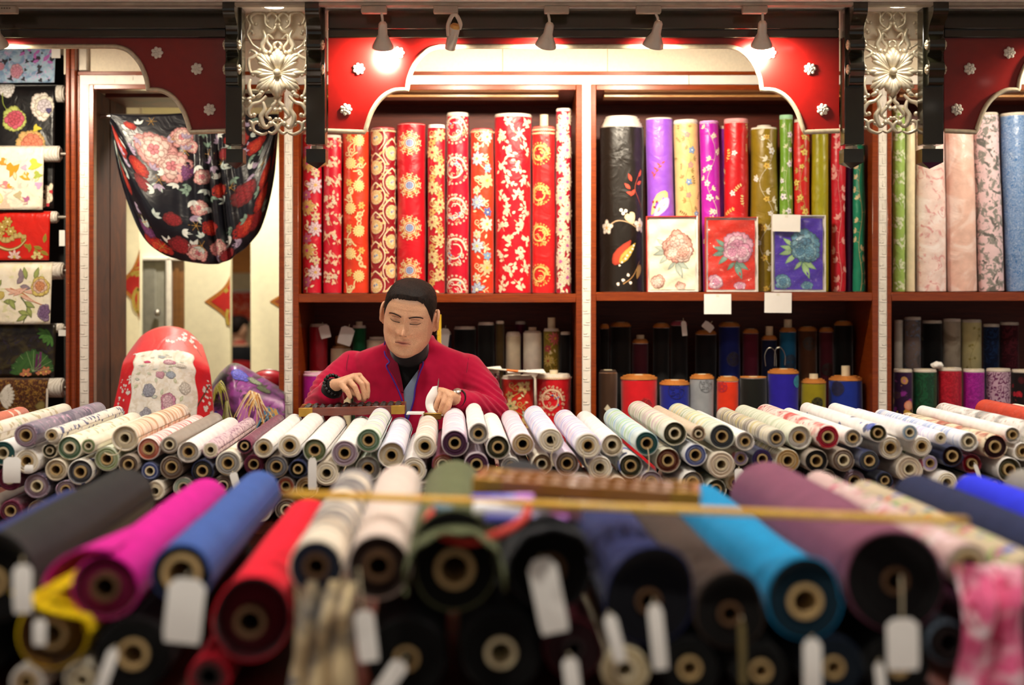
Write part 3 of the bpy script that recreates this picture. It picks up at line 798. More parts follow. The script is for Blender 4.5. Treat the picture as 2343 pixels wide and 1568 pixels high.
# ---------------------------------------------------------------- upright bolts in the cabinets
RIMW = mat('selvedge_white', '#dcd1c2', .8, var=.12); RIMO = mat('selvedge_orange', '#b8742e', .8, var=.15)
EMB = vcol('embroidery', .42, .2)
def bolt(label, x0, x1, yt, yb, d, surf, group, pat=None, lean=0, rim=RIMW, tele=None, wob=.026, pinch=0, core=False, seed=None, cat='fabric bolt', endc='#e8ded0', nl=26, back=0, corepx=0):
    R = (x1-x0)/2*d/F; dc = d+R
    base = Vector((X((x0+x1)/2, dc) if False else ((x0+x1)/2-CX)*dc/F, dc, 0)); base.z = {670: Z(672.5, 5.488), 671: Z(672.5, 5.488), 668: Z(669, 5.488)}.get(yb, Z(1228, 5.488))+.0022+abs(lean)*d/F*R*1.7
    topz = CZ-(yt-HY)*d/F; L = topz-base.z
    ax = Vector((lean*d/F, back, L)).normalized()
    t = thing('fabric_bolt', label, cat, base, group, axis_quat(ax))
    seed = seed or int(x0*7+yt); R *= .97
    tele = tele if tele is not None else [(.96, .004), (.90, .010)]
    lt = tele[-1][1] if tele else 0
    rc = min(R*.5, .017)
    f = roll_parts(t, R, L-lt, rc, surf, end_mat(endc, '#ffffff'), wob, 0, seed, 40, CARDW, .0, rim=rim, tele=tele, pinch=pinch, nl=nl, far_out=lt+(corepx*d/F if corepx else .0))
    if pat:
        pr = Print(); rs = random.getstate(); random.seed(seed); pat(pr, R, L-lt); random.setstate(rs)
        th0 = random.Random(seed).uniform(0, 2*pi)
        def mp(u, v, h):
            th = -pi/2+u/R; v = min(max(v, 0), L-lt)
            k = (th % (2*pi))/(2*pi); r = f(th+th0, v)+.0026*(.5-k)+.0006+h
            return Vector((r*cos(th), r*sin(th), v))
        lim = pi*.62*R
        pr.p = [q for q in pr.p if all(abs(a[0]) < lim for a in q[0]) and all(-.001 < a[1] < L-lt+.001 for a in q[0])]
        pr.build('embroidered_motif', mp, t, EMB)
    return t

# motif families ---------------------------------------------------------------
CRM = '#f3e3bd'; GLD = '#dcae5c'; GLD2 = '#b9822f'; BLU = '#7fa8d8'; BLD = '#2f4fa0'
def jit(a): return random.uniform(-a, a)
def p_roundel(c1=CRM, c2=GLD, ctr=BLU, first=.05, step=.155, r=.047, x=0, dense=False):
    def f(p, R, L):
        y = L-first
        while y > 0:
            p.lay = 0
            for k in range(16):
                a = 2*pi*k/16; p.scroll(x+r*.76*cos(a), y+r*.76*sin(a), r*.19, a+pi/2, .0040, c2 if k % 2 else c1, 1, 1 if k % 2 else -1, 1.4)
                p.blob(x+r*.99*cos(a+.2), y+r*.99*sin(a+.2), r*.075, c1, c2, 6)
            p.lay = 1
            for k in range(8):
                a = 2*pi*k/8; p.blob(x+r*.62*cos(a), y+r*.62*sin(a), r*.14, c1, c2, 7)
            p.lay = 2; p.blob(x, y, r*.50, c1, c1, 20, 0); p.lay = 3; p.blob(x, y, r*.43, '#c41616', '#c41616', 18, 0)
            p.lay = 4; p.blob(x, y, r*.36, c1, c1, 18, 0); p.lay = 5; p.blob(x, y, r*.31, ctr, ctr, 18, 0); p.lay = 6
            for (a, b) in (((-.2, .12), (.2, .12)), ((-.2, -.02), (.2, -.02)), ((0, .26), (0, -.26)), ((-.13, .22), (-.13, .05)), ((.13, .22), (.13, .05)), ((-.13, -.08), (-.13, -.22)), ((.13, -.08), (.13, -.22))):
                p.stroke([(x+a[0]*r, y+a[1]*r), (x+b[0]*r, y+b[1]*r)], .0018, '#b43a3a', sm=1)
            y -= step
    return f
def p_medal(c1='#f0dcc0', c2='#c9a070', first=.1, step=.16, r=.075, x=-.03, acc=None):
    """large round medallions of coiling beast and cloud shapes"""
    def f(p, R, L):
        y = L-first
        while y > -.05:
            p.lay = 0
            for k in range(26):
                a = random.uniform(0, 2*pi); q = r*sqrt(random.uniform(.03, 1)); p.scroll(x+q*cos(a), y+q*sin(a), r*random.uniform(.1, .17), random.uniform(0, 6.3), .0035, random.choice((c1, c2, c1)), 1.1, random.choice((-1, 1)))
            p.lay = 1
            pts = [(x+r*(.85-.1*i*.5)*cos(.9*i), y+r*(.85-.1*i*.5)*sin(.9*i)) for i in range(10)]
            p.stroke(pts, .011, c2, sm=3); p.lay = 2; p.stroke(pts, .006, c1, sm=3)
            for k in range(22):
                a = 2*pi*k/22; p.blob(x+r*cos(a), y+r*sin(a), r*.085, c1, c2, 6)
            if acc:
                for k in range(4): p.blob(x+jit(r*.6), y+jit(r*.6), r*.07, acc, acc, 7)
            y -= step
    return f
def p_lotus(cs, dens=1.0, r=.026, step=.075, vine=GLD, n=8, offx=.022, leafc=None):
    """alternating many-petalled flowers joined by scrolling stems"""
    def f(p, R, L):
        y = L-.03; i = 0; lim = 1.45*R
        while y > .01:
            xs = [(-1 if i % 2 else 1)*offx*(R/.05), (1 if i % 2 else -1)*offx*(R/.05)*2.0]
            x = xs[0]; c = cs[i % len(cs)]
            p.lay = 0
            p.stroke([(x, y), (x*.2, y-step*.3), (-x*.8, y-step*.55), (-x, y-step)], .0045, vine, sm=5)
            for sg in (-1, 1): p.scroll(x*-.6+sg*.008, y-step*.1*sg, .012, sg*1.2, .0042, vine, 1.2, sg)
            for k in range(5): p.leaf(x*jit(1)*1.2, y-step*random.random(), random.uniform(0, 6.3), .020, .009, leafc or vine, CRM)
            p.lay = 2; p.flower(x, y, r*random.uniform(.9, 1.1), c[0], c[1], c[2], n, jit(1), 3)
            if dens > 1: p.lay = 2; p.flower(-x*1.15, y-step*.45, r*.62, c[1], c[0], c[2], 6, jit(1), 2)
            y -= step; i += 1
    return f
def p_cluster(c1=CRM, c2='#e9c98a', acc=(BLU, '#f0d070'), step=.06, dens=7, sz=.017):
    def f(p, R, L):
        y = L-.02; i = 0
        while y > 0:
            for x in ((-.032, .018) if i % 2 else (-.010, .036)):
                x = x*R/.05+jit(.006)
                p.lay = 0; p.stroke([(x-.02, y+.02), (x, y), (x+.012, y-.025)], .003, c2, sm=3)
                for k in range(dens):
                    p.leaf(x+jit(.018), y+jit(.022), random.uniform(0, 6.3), sz*random.uniform(.7, 1.2), sz*.55, c1, c2)
                p.lay = 1
                if acc and random.random() < .6:
                    a = random.choice(acc); p.flower(x+jit(.01), y+jit(.012), sz*.62, a, CRM, c1, 5, jit(2), 1)
            y -= step; i += 1
    return f
def p_cloud(c1='#f5c86a', c2='#f0dca0', acc='#f5b02a', step=.088):
    def f(p, R, L):
        y = L-.04; i = 0
        while y > 0:
            x = (-.018 if i % 2 else .016)*R/.05
            p.lay = 0
            for k in range(4):
                p.scroll(-x*1.3+jit(.012), y-.03+jit(.03), .012, random.uniform(0, 6), .0055, c2, 1.2, random.choice((-1, 1)), 2.2)
            for k in range(14):
                a = 2*pi*k/14; p.leaf(x+.012*cos(a), y+.012*sin(a), a, .014, .008, c1, c2)
            p.lay = 1; p.blob(x, y, .016, c1, c2, 12, .05); p.lay = 2; p.blob(x, y, .007, acc, c2, 8)
            p.lay = 1; p.flower(-x*1.4, y+.012, .016, acc, c1, '#e86a20', 6, 0, 2)
            y -= step; i += 1
    return f
def p_damask(c1=CRM, c2=GLD, step=.115, ground='#9a1018'):
    def f(p, R, L):
        y = L-.04; i = 0
        while y > -.03:
            for x, ph in ((-.55*R, 0), (.85*R, step/2)):
                yy = y-ph; p.lay = 0
                for k in range(12):
                    a = 2*pi*k/12; p.petal(x, yy, a, R*.62, R*.34, c1, c2, notch=.15)
                p.lay = 1; p.blob(x, yy, R*.34, c2, c1, 12); p.lay = 2; p.blob(x-.004, yy, R*.1, '#8f3030', BLU, 7); p.blob(x+.006, yy+.004, R*.08, BLU, BLU, 7)
                p.lay = 0
                for sg in (-1, 1):
                    p.stroke([(x, yy+step*.5), (x+sg*R*.45, yy+step*.34), (x+sg*R*.75, yy+step*.12), (x+sg*R*.7, yy-step*.15), (x+sg*R*.3, yy-step*.4)], .006, c1, sm=4)
                    for k in range(4): p.leaf(x+sg*R*(.3+.15*k), yy+step*(.42-.1*k), random.uniform(0, 6.3), .02, .009, c1, c2)
            y -= step; i += 1
    return f
def p_vine(c='#e9d8a8', leafc='#e9d8a8', fl=None, step=.07, amp=.02, lsz=.016, phase=0, n=5, r=.013):
    def f(p, R, L):
        pts = []; y = -.01; i = 0
        while y < L*.97: pts.append((amp*R/.045*sin(y*26+phase), y)); y += .02
        p.lay = 0; p.stroke(pts, .0024, c, sm=3)
        for i, (x, y) in enumerate(pts):
            if i % 2 == 0:
                a = random.choice((0.5, 2.6))+jit(.5)
                p.stroke([(x, y), (x+.012*cos(a), y+.012*sin(a)), (x+.022*cos(a+.3), y+.022*sin(a+.3))], .0016, c, sm=2)
                for k in range(3): p.leaf(x+.016*cos(a), y+.016*sin(a), a+(k-1)*.8, lsz*random.uniform(.8, 1.2), lsz*.48, leafc, c)
            if fl and i % 3 == 1:
                q = fl[(i//3) % len(fl)]; p.lay = 1; p.flower(x+jit(.018), y+jit(.01), r*random.uniform(.8, 1.25), q[0], q[1], q[2], n, jit(2), 2); p.lay = 0
    return f
def p_scatter(cs, num=16, l=.035, fl=None):
    def f(p, R, L):
        for k in range(num):
            x = jit(1.35*R); y = L*(k+.5)/num+jit(.01)
            c = random.choice(cs); p.lay = 0; p.sprig(x, y, random.uniform(.3, 2.8), l*random.uniform(.7, 1.2), c, c, 4, .4, jit(1))
            if fl and k % 4 == 0: q = random.choice(fl); p.lay = 1; p.flower(jit(R), y, .012, q[0], q[1], q[2], 5, jit(2), 2)
    return f
def many(*fs):
    def f(p, R, L):
        for g in fs: g(p, R, L)
    return f

# red brocade cabinet, upper tier ------------------------------------------------
G1 = 'red brocade bolts on the upper shelf'; DB = 5.535
def band(p, y, R, c1, c2):
    """twisted rope border"""
    x = -1.5*R
    while x < 1.5*R: p.leaf(x, y-.003, .9, .012, .006, c1, c2); x += .0075
def withband(f, ys, c1=GLD, c2=CRM):
    def g(p, R, L):
        f(p, R, L); p.lay = 3
        for y in ys: band(p, L-y, R, c1, c2)
    return g
R1 = satin('#c4102a'); R2 = satin('#d4281a'); R3 = satin('#b00d22'); R4 = satin('#cf1020'); R5 = satin('#d83a1c')
FIX = lambda s: s
bolt('crimson brocade bolt with magenta lotus and gold fish scales beside the black bracket', 692, 738, 300, 670, DB, R1, G1, p_lotus([('#c0357f', '#f0d8e0', GLD), ('#e8d0a8', GLD, '#c0357f')], 1.5, .034, .085, '#e3c79a'))
bolt('crimson satin bolt with scattered cream leaf clusters', 739, 783, 308, 670, DB, R1, G1, p_cluster('#f0dccb', '#e6b98a', ('#b8b8d8', '#f0e0d0'), .075, 9))
bolt('orange red bolt woven with golden suns and clouds', 784, 846, 292, 670, DB, R5, G1, p_cloud())
bolt('dark red bolt with large cream damask lotus and rope border', 847, 907, 290, 670, DB, satin('#8e0f1c'), G1, withband(p_damask(), (.012,)), tele=[(.9, .004)], rim=R3)
bolt('plain scarlet bolt with a column of round gold longevity medallions', 907, 976, 281, 670, DB, R4, G1, p_roundel(first=.075, step=.1655, r=.0475, x=-.003), tele=[(.97, .003)], rim=R4)
bolt('narrow red bolt with tan gold lotus flowers and white paper on top', 978, 1020, 284, 670, DB, R3, G1, p_lotus([(GLD, '#e9cf94', '#a81020')], 1.5, .028, .068, '#d8b070'), tele=[(.9, .012)], rim=PAPER)
bolt('crimson satin bolt with big pale dragon medallions and white selvedge', 1021, 1074, 256, 670, DB, satin('#c20c2c'), G1, p_medal('#f4e4d4', '#dcb890', .05, .158, .058, -.012, BLU), tele=[(1.0, .008), (.95, .014)])
bolt('orange red bolt with cream leaves and blue peonies', 1076, 1131, 293, 670, DB, R5, G1, withband(p_lotus([('#f2e6c8', '#f8f0dc', '#f0c040'), ('#7fb0e0', '#dbe8f4', '#e8d070'), ('#f2e6c8', '#e8d098', '#f0c040'), ('#3f58b0', '#c8d8f0', '#fff0c0')], 1.6, .03, .085, '#ecd9a8', 8), (.01,)), tele=[(.93, .004)], rim=R3)
bolt('wide red bolt covered in white blossom sprays with blue and yellow', 1130, 1218, 258, 670, DB, satin('#c60f22'), G1, p_cluster('#fbeedd', '#f0d4a8', ('#6f9fd8', '#f0cf60', '#f4c8d8'), .058, 11, .02), tele=[(1.0, .006), (.97, .011)])
bolt('red satin bolt with gold round crests and double rope border', 1217, 1273, 288, 670, DB+.01, satin('#cc1a1c'), G1, withband(p_medal('#f0c878', '#cf9840', .105, .158, .042, -.02), (.012, .026)), tele=[(.95, .003)], rim=R5, corepx=28)
bolt('narrow crimson bolt densely covered in cream damask with frayed top', 1272, 1308, 247, 671, DB, satin('#a80f2c'), G1, p_lotus([('#f6ead2', '#f0ddc0', '#c060a0')], 2, .034, .062, '#f0e2c8', 10), tele=[(1.0, .006), (.96, .010)])

# satin cabinet, upper tier ------------------------------------------------------
G2 = 'embroidered satin bolts on the upper shelf'
def p_black(p, R, L):
    for (x, y, a) in ((.03, .40, 2.4), (.045, .38, 2.9), (.035, .43, 2.0), (.05, .40, -2.2), (.06, .42, .4), (.07, .45, .9)): p.leaf(x, y, a, .035, .016, '#c03524', '#d8503a')
    p.stroke([(.085, .48), (.05, .41), (.07, .36), (.09, .33)], .003, '#c05030')
    p.stroke([(-.075, .24), (-.03, .275), (.02, .27), (.07, .24)], .005, '#d9b48c')
    for (x, y, r) in ((-.07, .25, .03), (.075, .26, .032)): p.lay = 1; p.flower(x, y, r, '#f4ead8', '#fff8ea', '#e8c070', 5, .3, 2); p.lay = 0
    for (x, y) in ((.0, .305), (.01, .315), (-.008, .318)): p.blob(x, y, .007, '#f4ead8', '#fff', 8, 0)
    p.lay = 1; p.petal(.03, .20, -2.2, .115, .05, '#a83020', '#c84a30'); p.lay = 2; p.petal(.05, .19, -2.25, .10, .032, '#b8902e', '#d8c060')
    for k in range(7): p.lay = 3; p.blob(.04-.008*k+jit(.006), .18-.013*k, .0045, '#f6ecc0', '#fff', 6)
    p.lay = 1; p.petal(.04, .265, 2.0, .05, .045, '#e8d0a0', '#f0e4c0', notch=.2)
    p.stroke([(.0, .03), (.04, .06), (.075, .12)], .004, '#c89860')
    for (x, y) in ((-.02, .03), (.0, .045), (.02, .065), (.03, .035)): p.blob(x, y, .007, '#f0e0c0', '#fff', 7)
    p.petal(.06, .05, 1.2, .06, .03, '#a07838', '#d0a860')
BK = satin('#1d1711'); LS = dict(rim=RIMW)
bolt('thick black satin bolt with embroidered leaves, blossoms and layered cream selvedges', 1370, 1474, 262, 668, DB, BK, G2, p_black, lean=0, tele=[(1.0, .004), (.97, .010), (.93, .018), (.86, .026), (.82, .036), (.74, .044)], wob=.022)
def p_purple(p, R, L):
    p.stroke([(-.03, .44), (-.02, .47), (.0, .5)], .0025, '#c86030')
    for k in range(7): p.leaf(-.035+.006*k, .45+.008*k, (2.4 if k % 2 else .6), .017, .007, '#b03828', '#d05030')
    p.lay = 0; p.petal(-.045, .30, .95, .11, .05, '#d8c070', '#efe0a0'); p.lay = 1; p.petal(-.035, .285, .9, .10, .04, '#c9b4e8', '#e8ddf6'); 
    for (x, y) in ((-.03, .33), (-.02, .35), (-.035, .35)): p.lay = 2; p.blob(x, y, .005, '#a03a20', '#a03a20', 7)
    p.lay = 0; p.flower(-.025, .245, .026, '#e8d0a0', '#f4e8cc', '#b08040', 6, .4, 2); p.flower(.03, .235, .02, '#d88a30', '#e8b060', '#703010', 5, .4, 2)
bolt('lavender purple satin bolt with an embroidered butterfly wing', 1483, 1547, 268, 668, DB, satin('#8d4fc8'), G2, p_purple, lean=-7, tele=[(.98, .004)])
bolt('champagne gold satin bolt with small brown and pink flowers', 1549, 1607, 272, 668, DB, satin('#d9b878'), G2, many(p_scatter(['#a07840', '#7a5a2c', '#8a7a50'], 12, .03), p_vine('#b89858', '#8a7040', [('#d86a6a', '#f0a0a0', '#e0c060'), ('#4878b8', '#90b0d8', '#fff')], amp=.012)), lean=-9, tele=[(1.0, .003), (1.0, .012), (.95, .016)])
bolt('bright magenta satin bolt with a cream flowering vine', 1609, 1655, 275, 668, DB, satin('#b016a8'), G2, p_vine('#eadcb0', '#efe3c4', [('#f4e4e0', '#fff4f0', '#d05060')], amp=.022), lean=-10, tele=[(1.0, .006), (.95, .01)], rim=mat('rim_pink', '#e0a0d8', .7))
bolt('thin violet bolt squeezed behind the magenta and red bolts', 1643, 1660, 288, 668, DB+.07, satin('#8a2aa8'), G2, None)
bolt('cherry red satin bolt with gold leaf sprigs and one white rose', 1656, 1713, 270, 668, DB, satin('#c8141c'), G2, p_scatter(['#e8c060', '#f0d890'], 15, .04, [('#f4d8d0', '#fff', '#e0a0a0')]), tele=[(1.0, .006), (.97, .016)], rim=mat('rim_rose', '#e8a0a0', .7))
bolt('wrinkled olive gold satin bolt with silvery vine', 1716, 1781, 284, 668, DB, satin('#8a7216'), G2, p_vine('#e4dcc0', '#efe8d4', [('#e8b030', '#f0d060', '#a05020'), ('#f0ead8', '#fff', '#d0b060')], amp=.022, lsz=.02), wob=.05, lean=0, tele=[(.95, .006), (.6, .010), (.5, .016)])
bolt('slim lime green satin bolt with pale sprigs', 1783, 1815, 262, 668, DB, satin('#6f9c2c'), G2, p_vine('#d8e0b0', '#c8d0a0', [('#e8e8f4', '#fff', '#5048b0')], amp=.012), pinch=.16, tele=[(1.0, .004), (.98, .016)], rim=mat('rim_mint', '#a8dcb0', .7))
bolt('vermilion satin bolt with yellow flowers and vine', 1815, 1853, 272, 668, DB, satin('#c8201a'), G2, p_vine('#c8a050', '#b08a40', [('#e8b830', '#f4dc70', '#c05020')], amp=.016))
bolt('plain chartreuse green satin bolt', 1856, 1896, 285, 668, DB, satin('#9a9410'), G2, None, wob=.03)
bolt('twisted crimson satin bolt with pale leaf outline', 1900, 1936, 285, 668, DB, satin('#c00f26'), G2, p_vine('#e89890', '#e8a8a0', None, lsz=.024, amp=.01), pinch=.14, wob=.03)
bolt('thin dark purple bolt between the crimson and emerald bolts', 1935, 1951, 320, 668, DB+.04, satin('#4a1150'), G2, None)
bolt('emerald green satin bolt with gold bud stem', 1951, 1980, 325, 668, DB, satin('#0f8a66'), G2, p_vine('#d8c890', '#e0d8b0', None, lsz=.02, amp=.012), pinch=.12, wob=.03)
G3 = 'pale bolts on the upper shelf'
bolt('pale green satin bolt with white blossom print', 2042, 2071, 240, 668, DB, satin('#9cbf5e'), G3, p_cluster('#eef4dc', '#d8e8b8', None, .085, 8))
bolt('slim cream bolt beside the pale green one', 2070, 2094, 280, 668, DB+.02, satin('#efe2bd'), G3, None)
bolt('shell pink satin bolt with marbled cloud pattern', 2095, 2166, 275, 668, DB, satin('#f0d8d2', 'marble', '#f8ecea', '#dca0a0'), G3, None, lean=-5, wob=.02)
bolt('plain peach pink satin bolt', 2168, 2236, 275, 668, DB, satin('#e8c0b2', 'marble', '#f4dcd4'), G3, None, wob=.02, lean=-8)
bolt('pink and grey flower print bolt', 2240, 2298, 256, 668, DB, cloth('#e8ccd2', 'speckle', '#8a8a86', '#6a6a68', .42), G3, None, lean=-14, tele=[(1, .004), (.95, .008)])
bolt('blue bolt with fine silver scroll print', 2302, 2364, 256, 668, DB, satin('#2f70b4', 'scroll', '#b8c8e0'), G3, None, lean=-16, tele=[(1, .006), (.97, .01)])
bolt('second blue bolt at the end of the pale shelf', 2368, 2420, 262, 668, DB, satin('#2a5ca8'), G3, None)

# lower tiers --------------------------------------------------------------------
G4 = 'bolts on the lower shelf behind the man'; YB = 1226; DL = 5.53; DK = 5.70
def low(label, x0, x1, yt, col, back=False, pat=None, grp=G4, rim=RIMW, m=None, **kw):
    return bolt(label, x0, x1, yt, YB, DK if back else DL, m or cloth(col), grp, pat, rim=rim, seed=int(x0+yt), nl=12, **kw)
def p_one(x, y, r, c, c2):       # single round crest near the top
    return lambda p, R, L: (p.blob(x, L-y, r, c, c, 18, .02), setattr(p, 'lay', 1), [p.scroll(x+r*.5*cos(a), L-y+r*.5*sin(a), r*.28, a, .003, c2, 1.1) for a in (0, 1.25, 2.5, 3.8, 5)], [p.stroke([(x+r*.95*cos(a), L-y+r*.95*sin(a)), (x+r*.95*cos(a+.5), L-y+r*.95*sin(a+.5))], .003, c2, sm=1) for a in [i*.5 for i in range(13)]])
low('crimson satin bolt with price tag beside the cabinet post', 707, 751, 742, '#a01030', True, m=satin('#b01028'))
low('magenta pink satin bolt with white selvedge standing in front', 693, 745, 852, '#c020a0', m=satin('#b41c98'), tele=[(1.0, .004), (.9, .014)], rim=mat('rim_pale_pink', '#e8b8d0', .7))
low('cream pleated bolt with wooden core top', 756, 806, 770, '#d9c9a6', True, tele=[(.8, .01), (.5, .03), (.55, .05)], rim=mat('tan_neck', '#a87a4c', .7))
low('green bolt with pale core top behind the man', 806, 838, 745, '#0f5a34', True, corepx=8)
low('cream bolt with crumpled top beside the man', 838, 886, 772, '#e0d2b4', True, core=True, tele=[(.7, .012)])
low('navy bolt behind the shoulder of the man', 996, 1033, 760, '#20243f', True)
low('broad black bolt behind the shoulder of the man', 1038, 1090, 748, '#0c0b0e', True)
low('tall black bolt in the dark of the lower shelf', 1092, 1132, 738, '#0e0d0c', True)
low('olive brown bolt behind the cream rolls', 1134, 1154, 735, '#4c3a1c', True)
bolt('wine bolt between the two cream rolls', 1178, 1204, 736, YB, 5.80, cloth('#5a1030'), G4, nl=12)
low('cream roll with striped side', 1156, 1192, 760, '#e6d9bc', True, tele=[(.97, .006), (.9, .012), (.8, .016)])
low('smooth ivory white roll with knotted top', 1196, 1241, 750, '#efe8d8', True, tele=[(.85, .006), (.4, .02)])
low('gold and red flower bolt with tall cream core', 1243, 1281, 752, '#8a7a2a', True, many(p_lotus([('#c83a4a', '#e87a70', '#f0c040'), ('#d8b83a', '#e8d070', '#c04030')], 1.3, .026, .09, '#c8b040', 10)), corepx=24)
low('black bolt at the end of the red lower shelf', 1282, 1306, 760, '#100c0c', True)
low('dark wine bolt with pale leaf embroidery', 1096, 1145, 848, '#5a0f24', m=satin('#5a0f24'), pat=p_cluster('#e0d0c0', '#c0a8a0', None, .08, 7))
low('red brocade bolt with gold leaf scrolls below the writing brush', 1146, 1223, 862, '#b81820', m=satin('#c0261a'), pat=many(p_lotus([('#c8a058', '#d8b878', '#8a2a18'), ('#b8d0c0', '#d8b878', '#4a6a3a')], 1.4, .03, .075, '#c09a50', 6)))
low('red bolt with a cream coiled dragon crest', 1226, 1308, 858, '#b8141c', m=satin('#c41420'), pat=withband(p_medal('#e8c8a8', '#d09878', .09, .2, .055, -.012, '#5868b0'), (.006,), '#e8c0a0'), corepx=8)
low('small red bolt peeping behind the sleeve', 746, 786, 850, '#a81820')
G5 = 'crest bolts on the lower shelf'; OR = dict(rim=RIMO, grp=G5)
def lowr(label, x0, x1, yt, col, back=False, pat=None, **kw):
    return low(label, x0, x1, yt, col, back, pat, tele=kw.pop('tele', [(1.02, .004), (1.0, .008), (.88, .014), (.7, .018)]), rim=kw.pop('rim', RIMO), grp=kw.pop('grp', G5), endc='#7a4a20', **kw)
lowr('very dark bolt beside the cabinet post', 1372, 1394, 742, '#0c0806', True)
lowr('black bolt with reddish rim in the dark lower shelf', 1396, 1444, 738, '#0d0a0a', True)
lowr('dark wine bolt with stacked rims', 1446, 1484, 776, '#3f0d1e', True, corepx=8)
lowr('black bolt with paper slip among dark bolts', 1494, 1532, 740, '#0b0b0c', True)
lowr('black bolt with pink rim', 1534, 1574, 735, '#0d0b0d', True, rim=mat('rim_dim_pink', '#a04858', .8))
lowr('black bolt behind the silver grey one', 1590, 1640, 756, '#0b0a0e', True)
lowr('dark royal blue bolt with black crest', 1644, 1694, 738, '#101e66', True, p_one(.012, .13, .03, '#0a0f30', '#18205a'))
lowr('dull wine red bolt in the back row', 1699, 1736, 753, '#561028', True)
lowr('navy bolt with three ringed rim and core', 1742, 1778, 768, '#0f1838', True, corepx=20)
lowr('teal blue bolt with cream core and dark crest', 1783, 1822, 750, '#0f5a82', True, p_one(.006, .12, .03, '#0c3a58', '#0a2a44'), corepx=18)
lowr('brown bolt with dark coiled crests', 1826, 1870, 748, '#4c2a14', True, p_one(0, .05, .028, '#1c0e08', '#321a0c'))
lowr('maroon bolt with dark scrolls', 1874, 1908, 750, '#480c1c', True, p_one(0, .15, .026, '#240610', '#1a040c'))
lowr('black bolt with pale bamboo leaf embroidery', 1908, 1952, 735, '#080808', True, p_scatter(['#8a8a70', '#a8a488'], 6, .035))
lowr('dark brown bolt with a small white lozenge', 1369, 1413, 848, '#3a2414', False, lambda p, R, L: p.poly([(-.018, L-.14), (-.004, L-.152), (.010, L-.14), (-.004, L-.122)], '#c8c0a8', '#d8d0b8'), tele=[(.9, .006), (.8, .01)], rim=mat('brown_rim', '#3a281c', .9))
lowr('broad scarlet bolt with tone on tone round crest', 1419, 1504, 860, '#d01420', False, p_one(.022, .105, .036, '#9a0c1c', '#e03030'))
lowr('royal blue bolt with navy crest and ochre rims', 1508, 1580, 872, '#14208c', False, p_one(.0, .02, .034, '#0a1040', '#141c60'))
lowr('silver grey bolt with charcoal longevity crest', 1578, 1634, 858, '#8f949a', False, p_one(.012, .022, .03, '#33343a', '#70757c'))
lowr('orange red bolt with maroon crest', 1640, 1690, 863, '#d8320f', False, p_one(-.03, .02, .022, '#8a1030', '#a82040'))
lowr('black bolt with one thin ochre rim', 1692, 1755, 864, '#0b0d08', False, tele=[(1.0, .004)])
lowr('violet blue bolt with turquoise crest at its edge', 1757, 1828, 846, '#24189c', False, p_one(.055, .03, .024, '#1a80a8', '#2ab0c8'))
lowr('olive yellow bolt with cream core and black crest', 1833, 1890, 868, '#8c8010', False, p_one(.006, .075, .024, '#15150a', '#50500a'), corepx=10)
lowr('broad cobalt blue bolt with wooden core', 1896, 1974, 862, '#102a8c', False, p_one(-.05, .03, .03, '#0a1440', '#10205a'), corepx=22)
G6 = 'dress fabric bolts on the lower right shelf'
def lf(label, x0, x1, yt, back=True, pat=None, m=None, **kw): return low(label, x0, x1, yt, '#888', back, pat, grp=G6, m=m, tele=[(1.0, .004), (.96, .01)], **kw)
lf('white lace edged bolt beside the frame post', 2046, 2066, 733, m=cloth('#cfc8ba'))
lf('smoky grey bolt with blue flowers', 2068, 2108, 726, m=cloth('#8a7a74', 'marble', '#5a5a5c', '#7a90b0', 1.2))
lf('black bolt with gold bamboo leaves', 2110, 2156, 734, m=cloth('#080808'), pat=p_scatter(['#d8c888', '#b8a868'], 6, .045))
lf('taupe and white shaded bolt', 2157, 2199, 730, m=cloth('#b0a490', 'marble', '#8a7c68'))
lf('straw yellow bolt with fine vines', 2200, 2246, 732, m=cloth('#d6cc94'), pat=p_vine('#b8a85a', '#8a8040', [('#a89848', '#d8c860', '#50401c')], r=.006, lsz=.01))
lf('navy damask bolt in the back row', 2250, 2287, 742, m=cloth('#0c1a3a', 'damask', '#14305a'))
lf('maroon damask bolt in the back row', 2288, 2332, 738, m=cloth('#3c0c18', 'damask', '#5a1a26'))
lf('purple and black bolt with balloon and dot print', 2044, 2088, 846, False, m=cloth('#2c0a36', 'floral', '#8a2a8c', '#c89a40', .9), pat=lambda p, R, L: (p.blob(.014, L-.13, .02, '#d86a4a', '#f0b090', 12, 0), [p.blob(jit(R), L-.15-random.random()*.1, .004, '#d8b040', '#f0d060', 7) for k in range(24)]))
lf('bottle green damask bolt beside the balloon print', 2089, 2144, 846, False, m=satin('#0c3a22', 'damask', '#125030'))
lf('crimson damask bolt between the green and magenta ones', 2146, 2201, 843, False, m=satin('#a40f24', 'damask', '#c01a30', s=1.6))
lf('vivid magenta damask bolt', 2203, 2254, 846, False, m=satin('#8e0f84', 'damask', '#a82098', s=1.6))
lf('lilac and plum damask bolt', 2256, 2313, 845, False, m=cloth('#c0a0b4', 'damask', '#6a2a58', s=1.3))
lf('black bolt with red leaves', 2315, 2360, 847, False, m=cloth('#14060a', 'floral', '#a81428', '#c02038', 1.2))

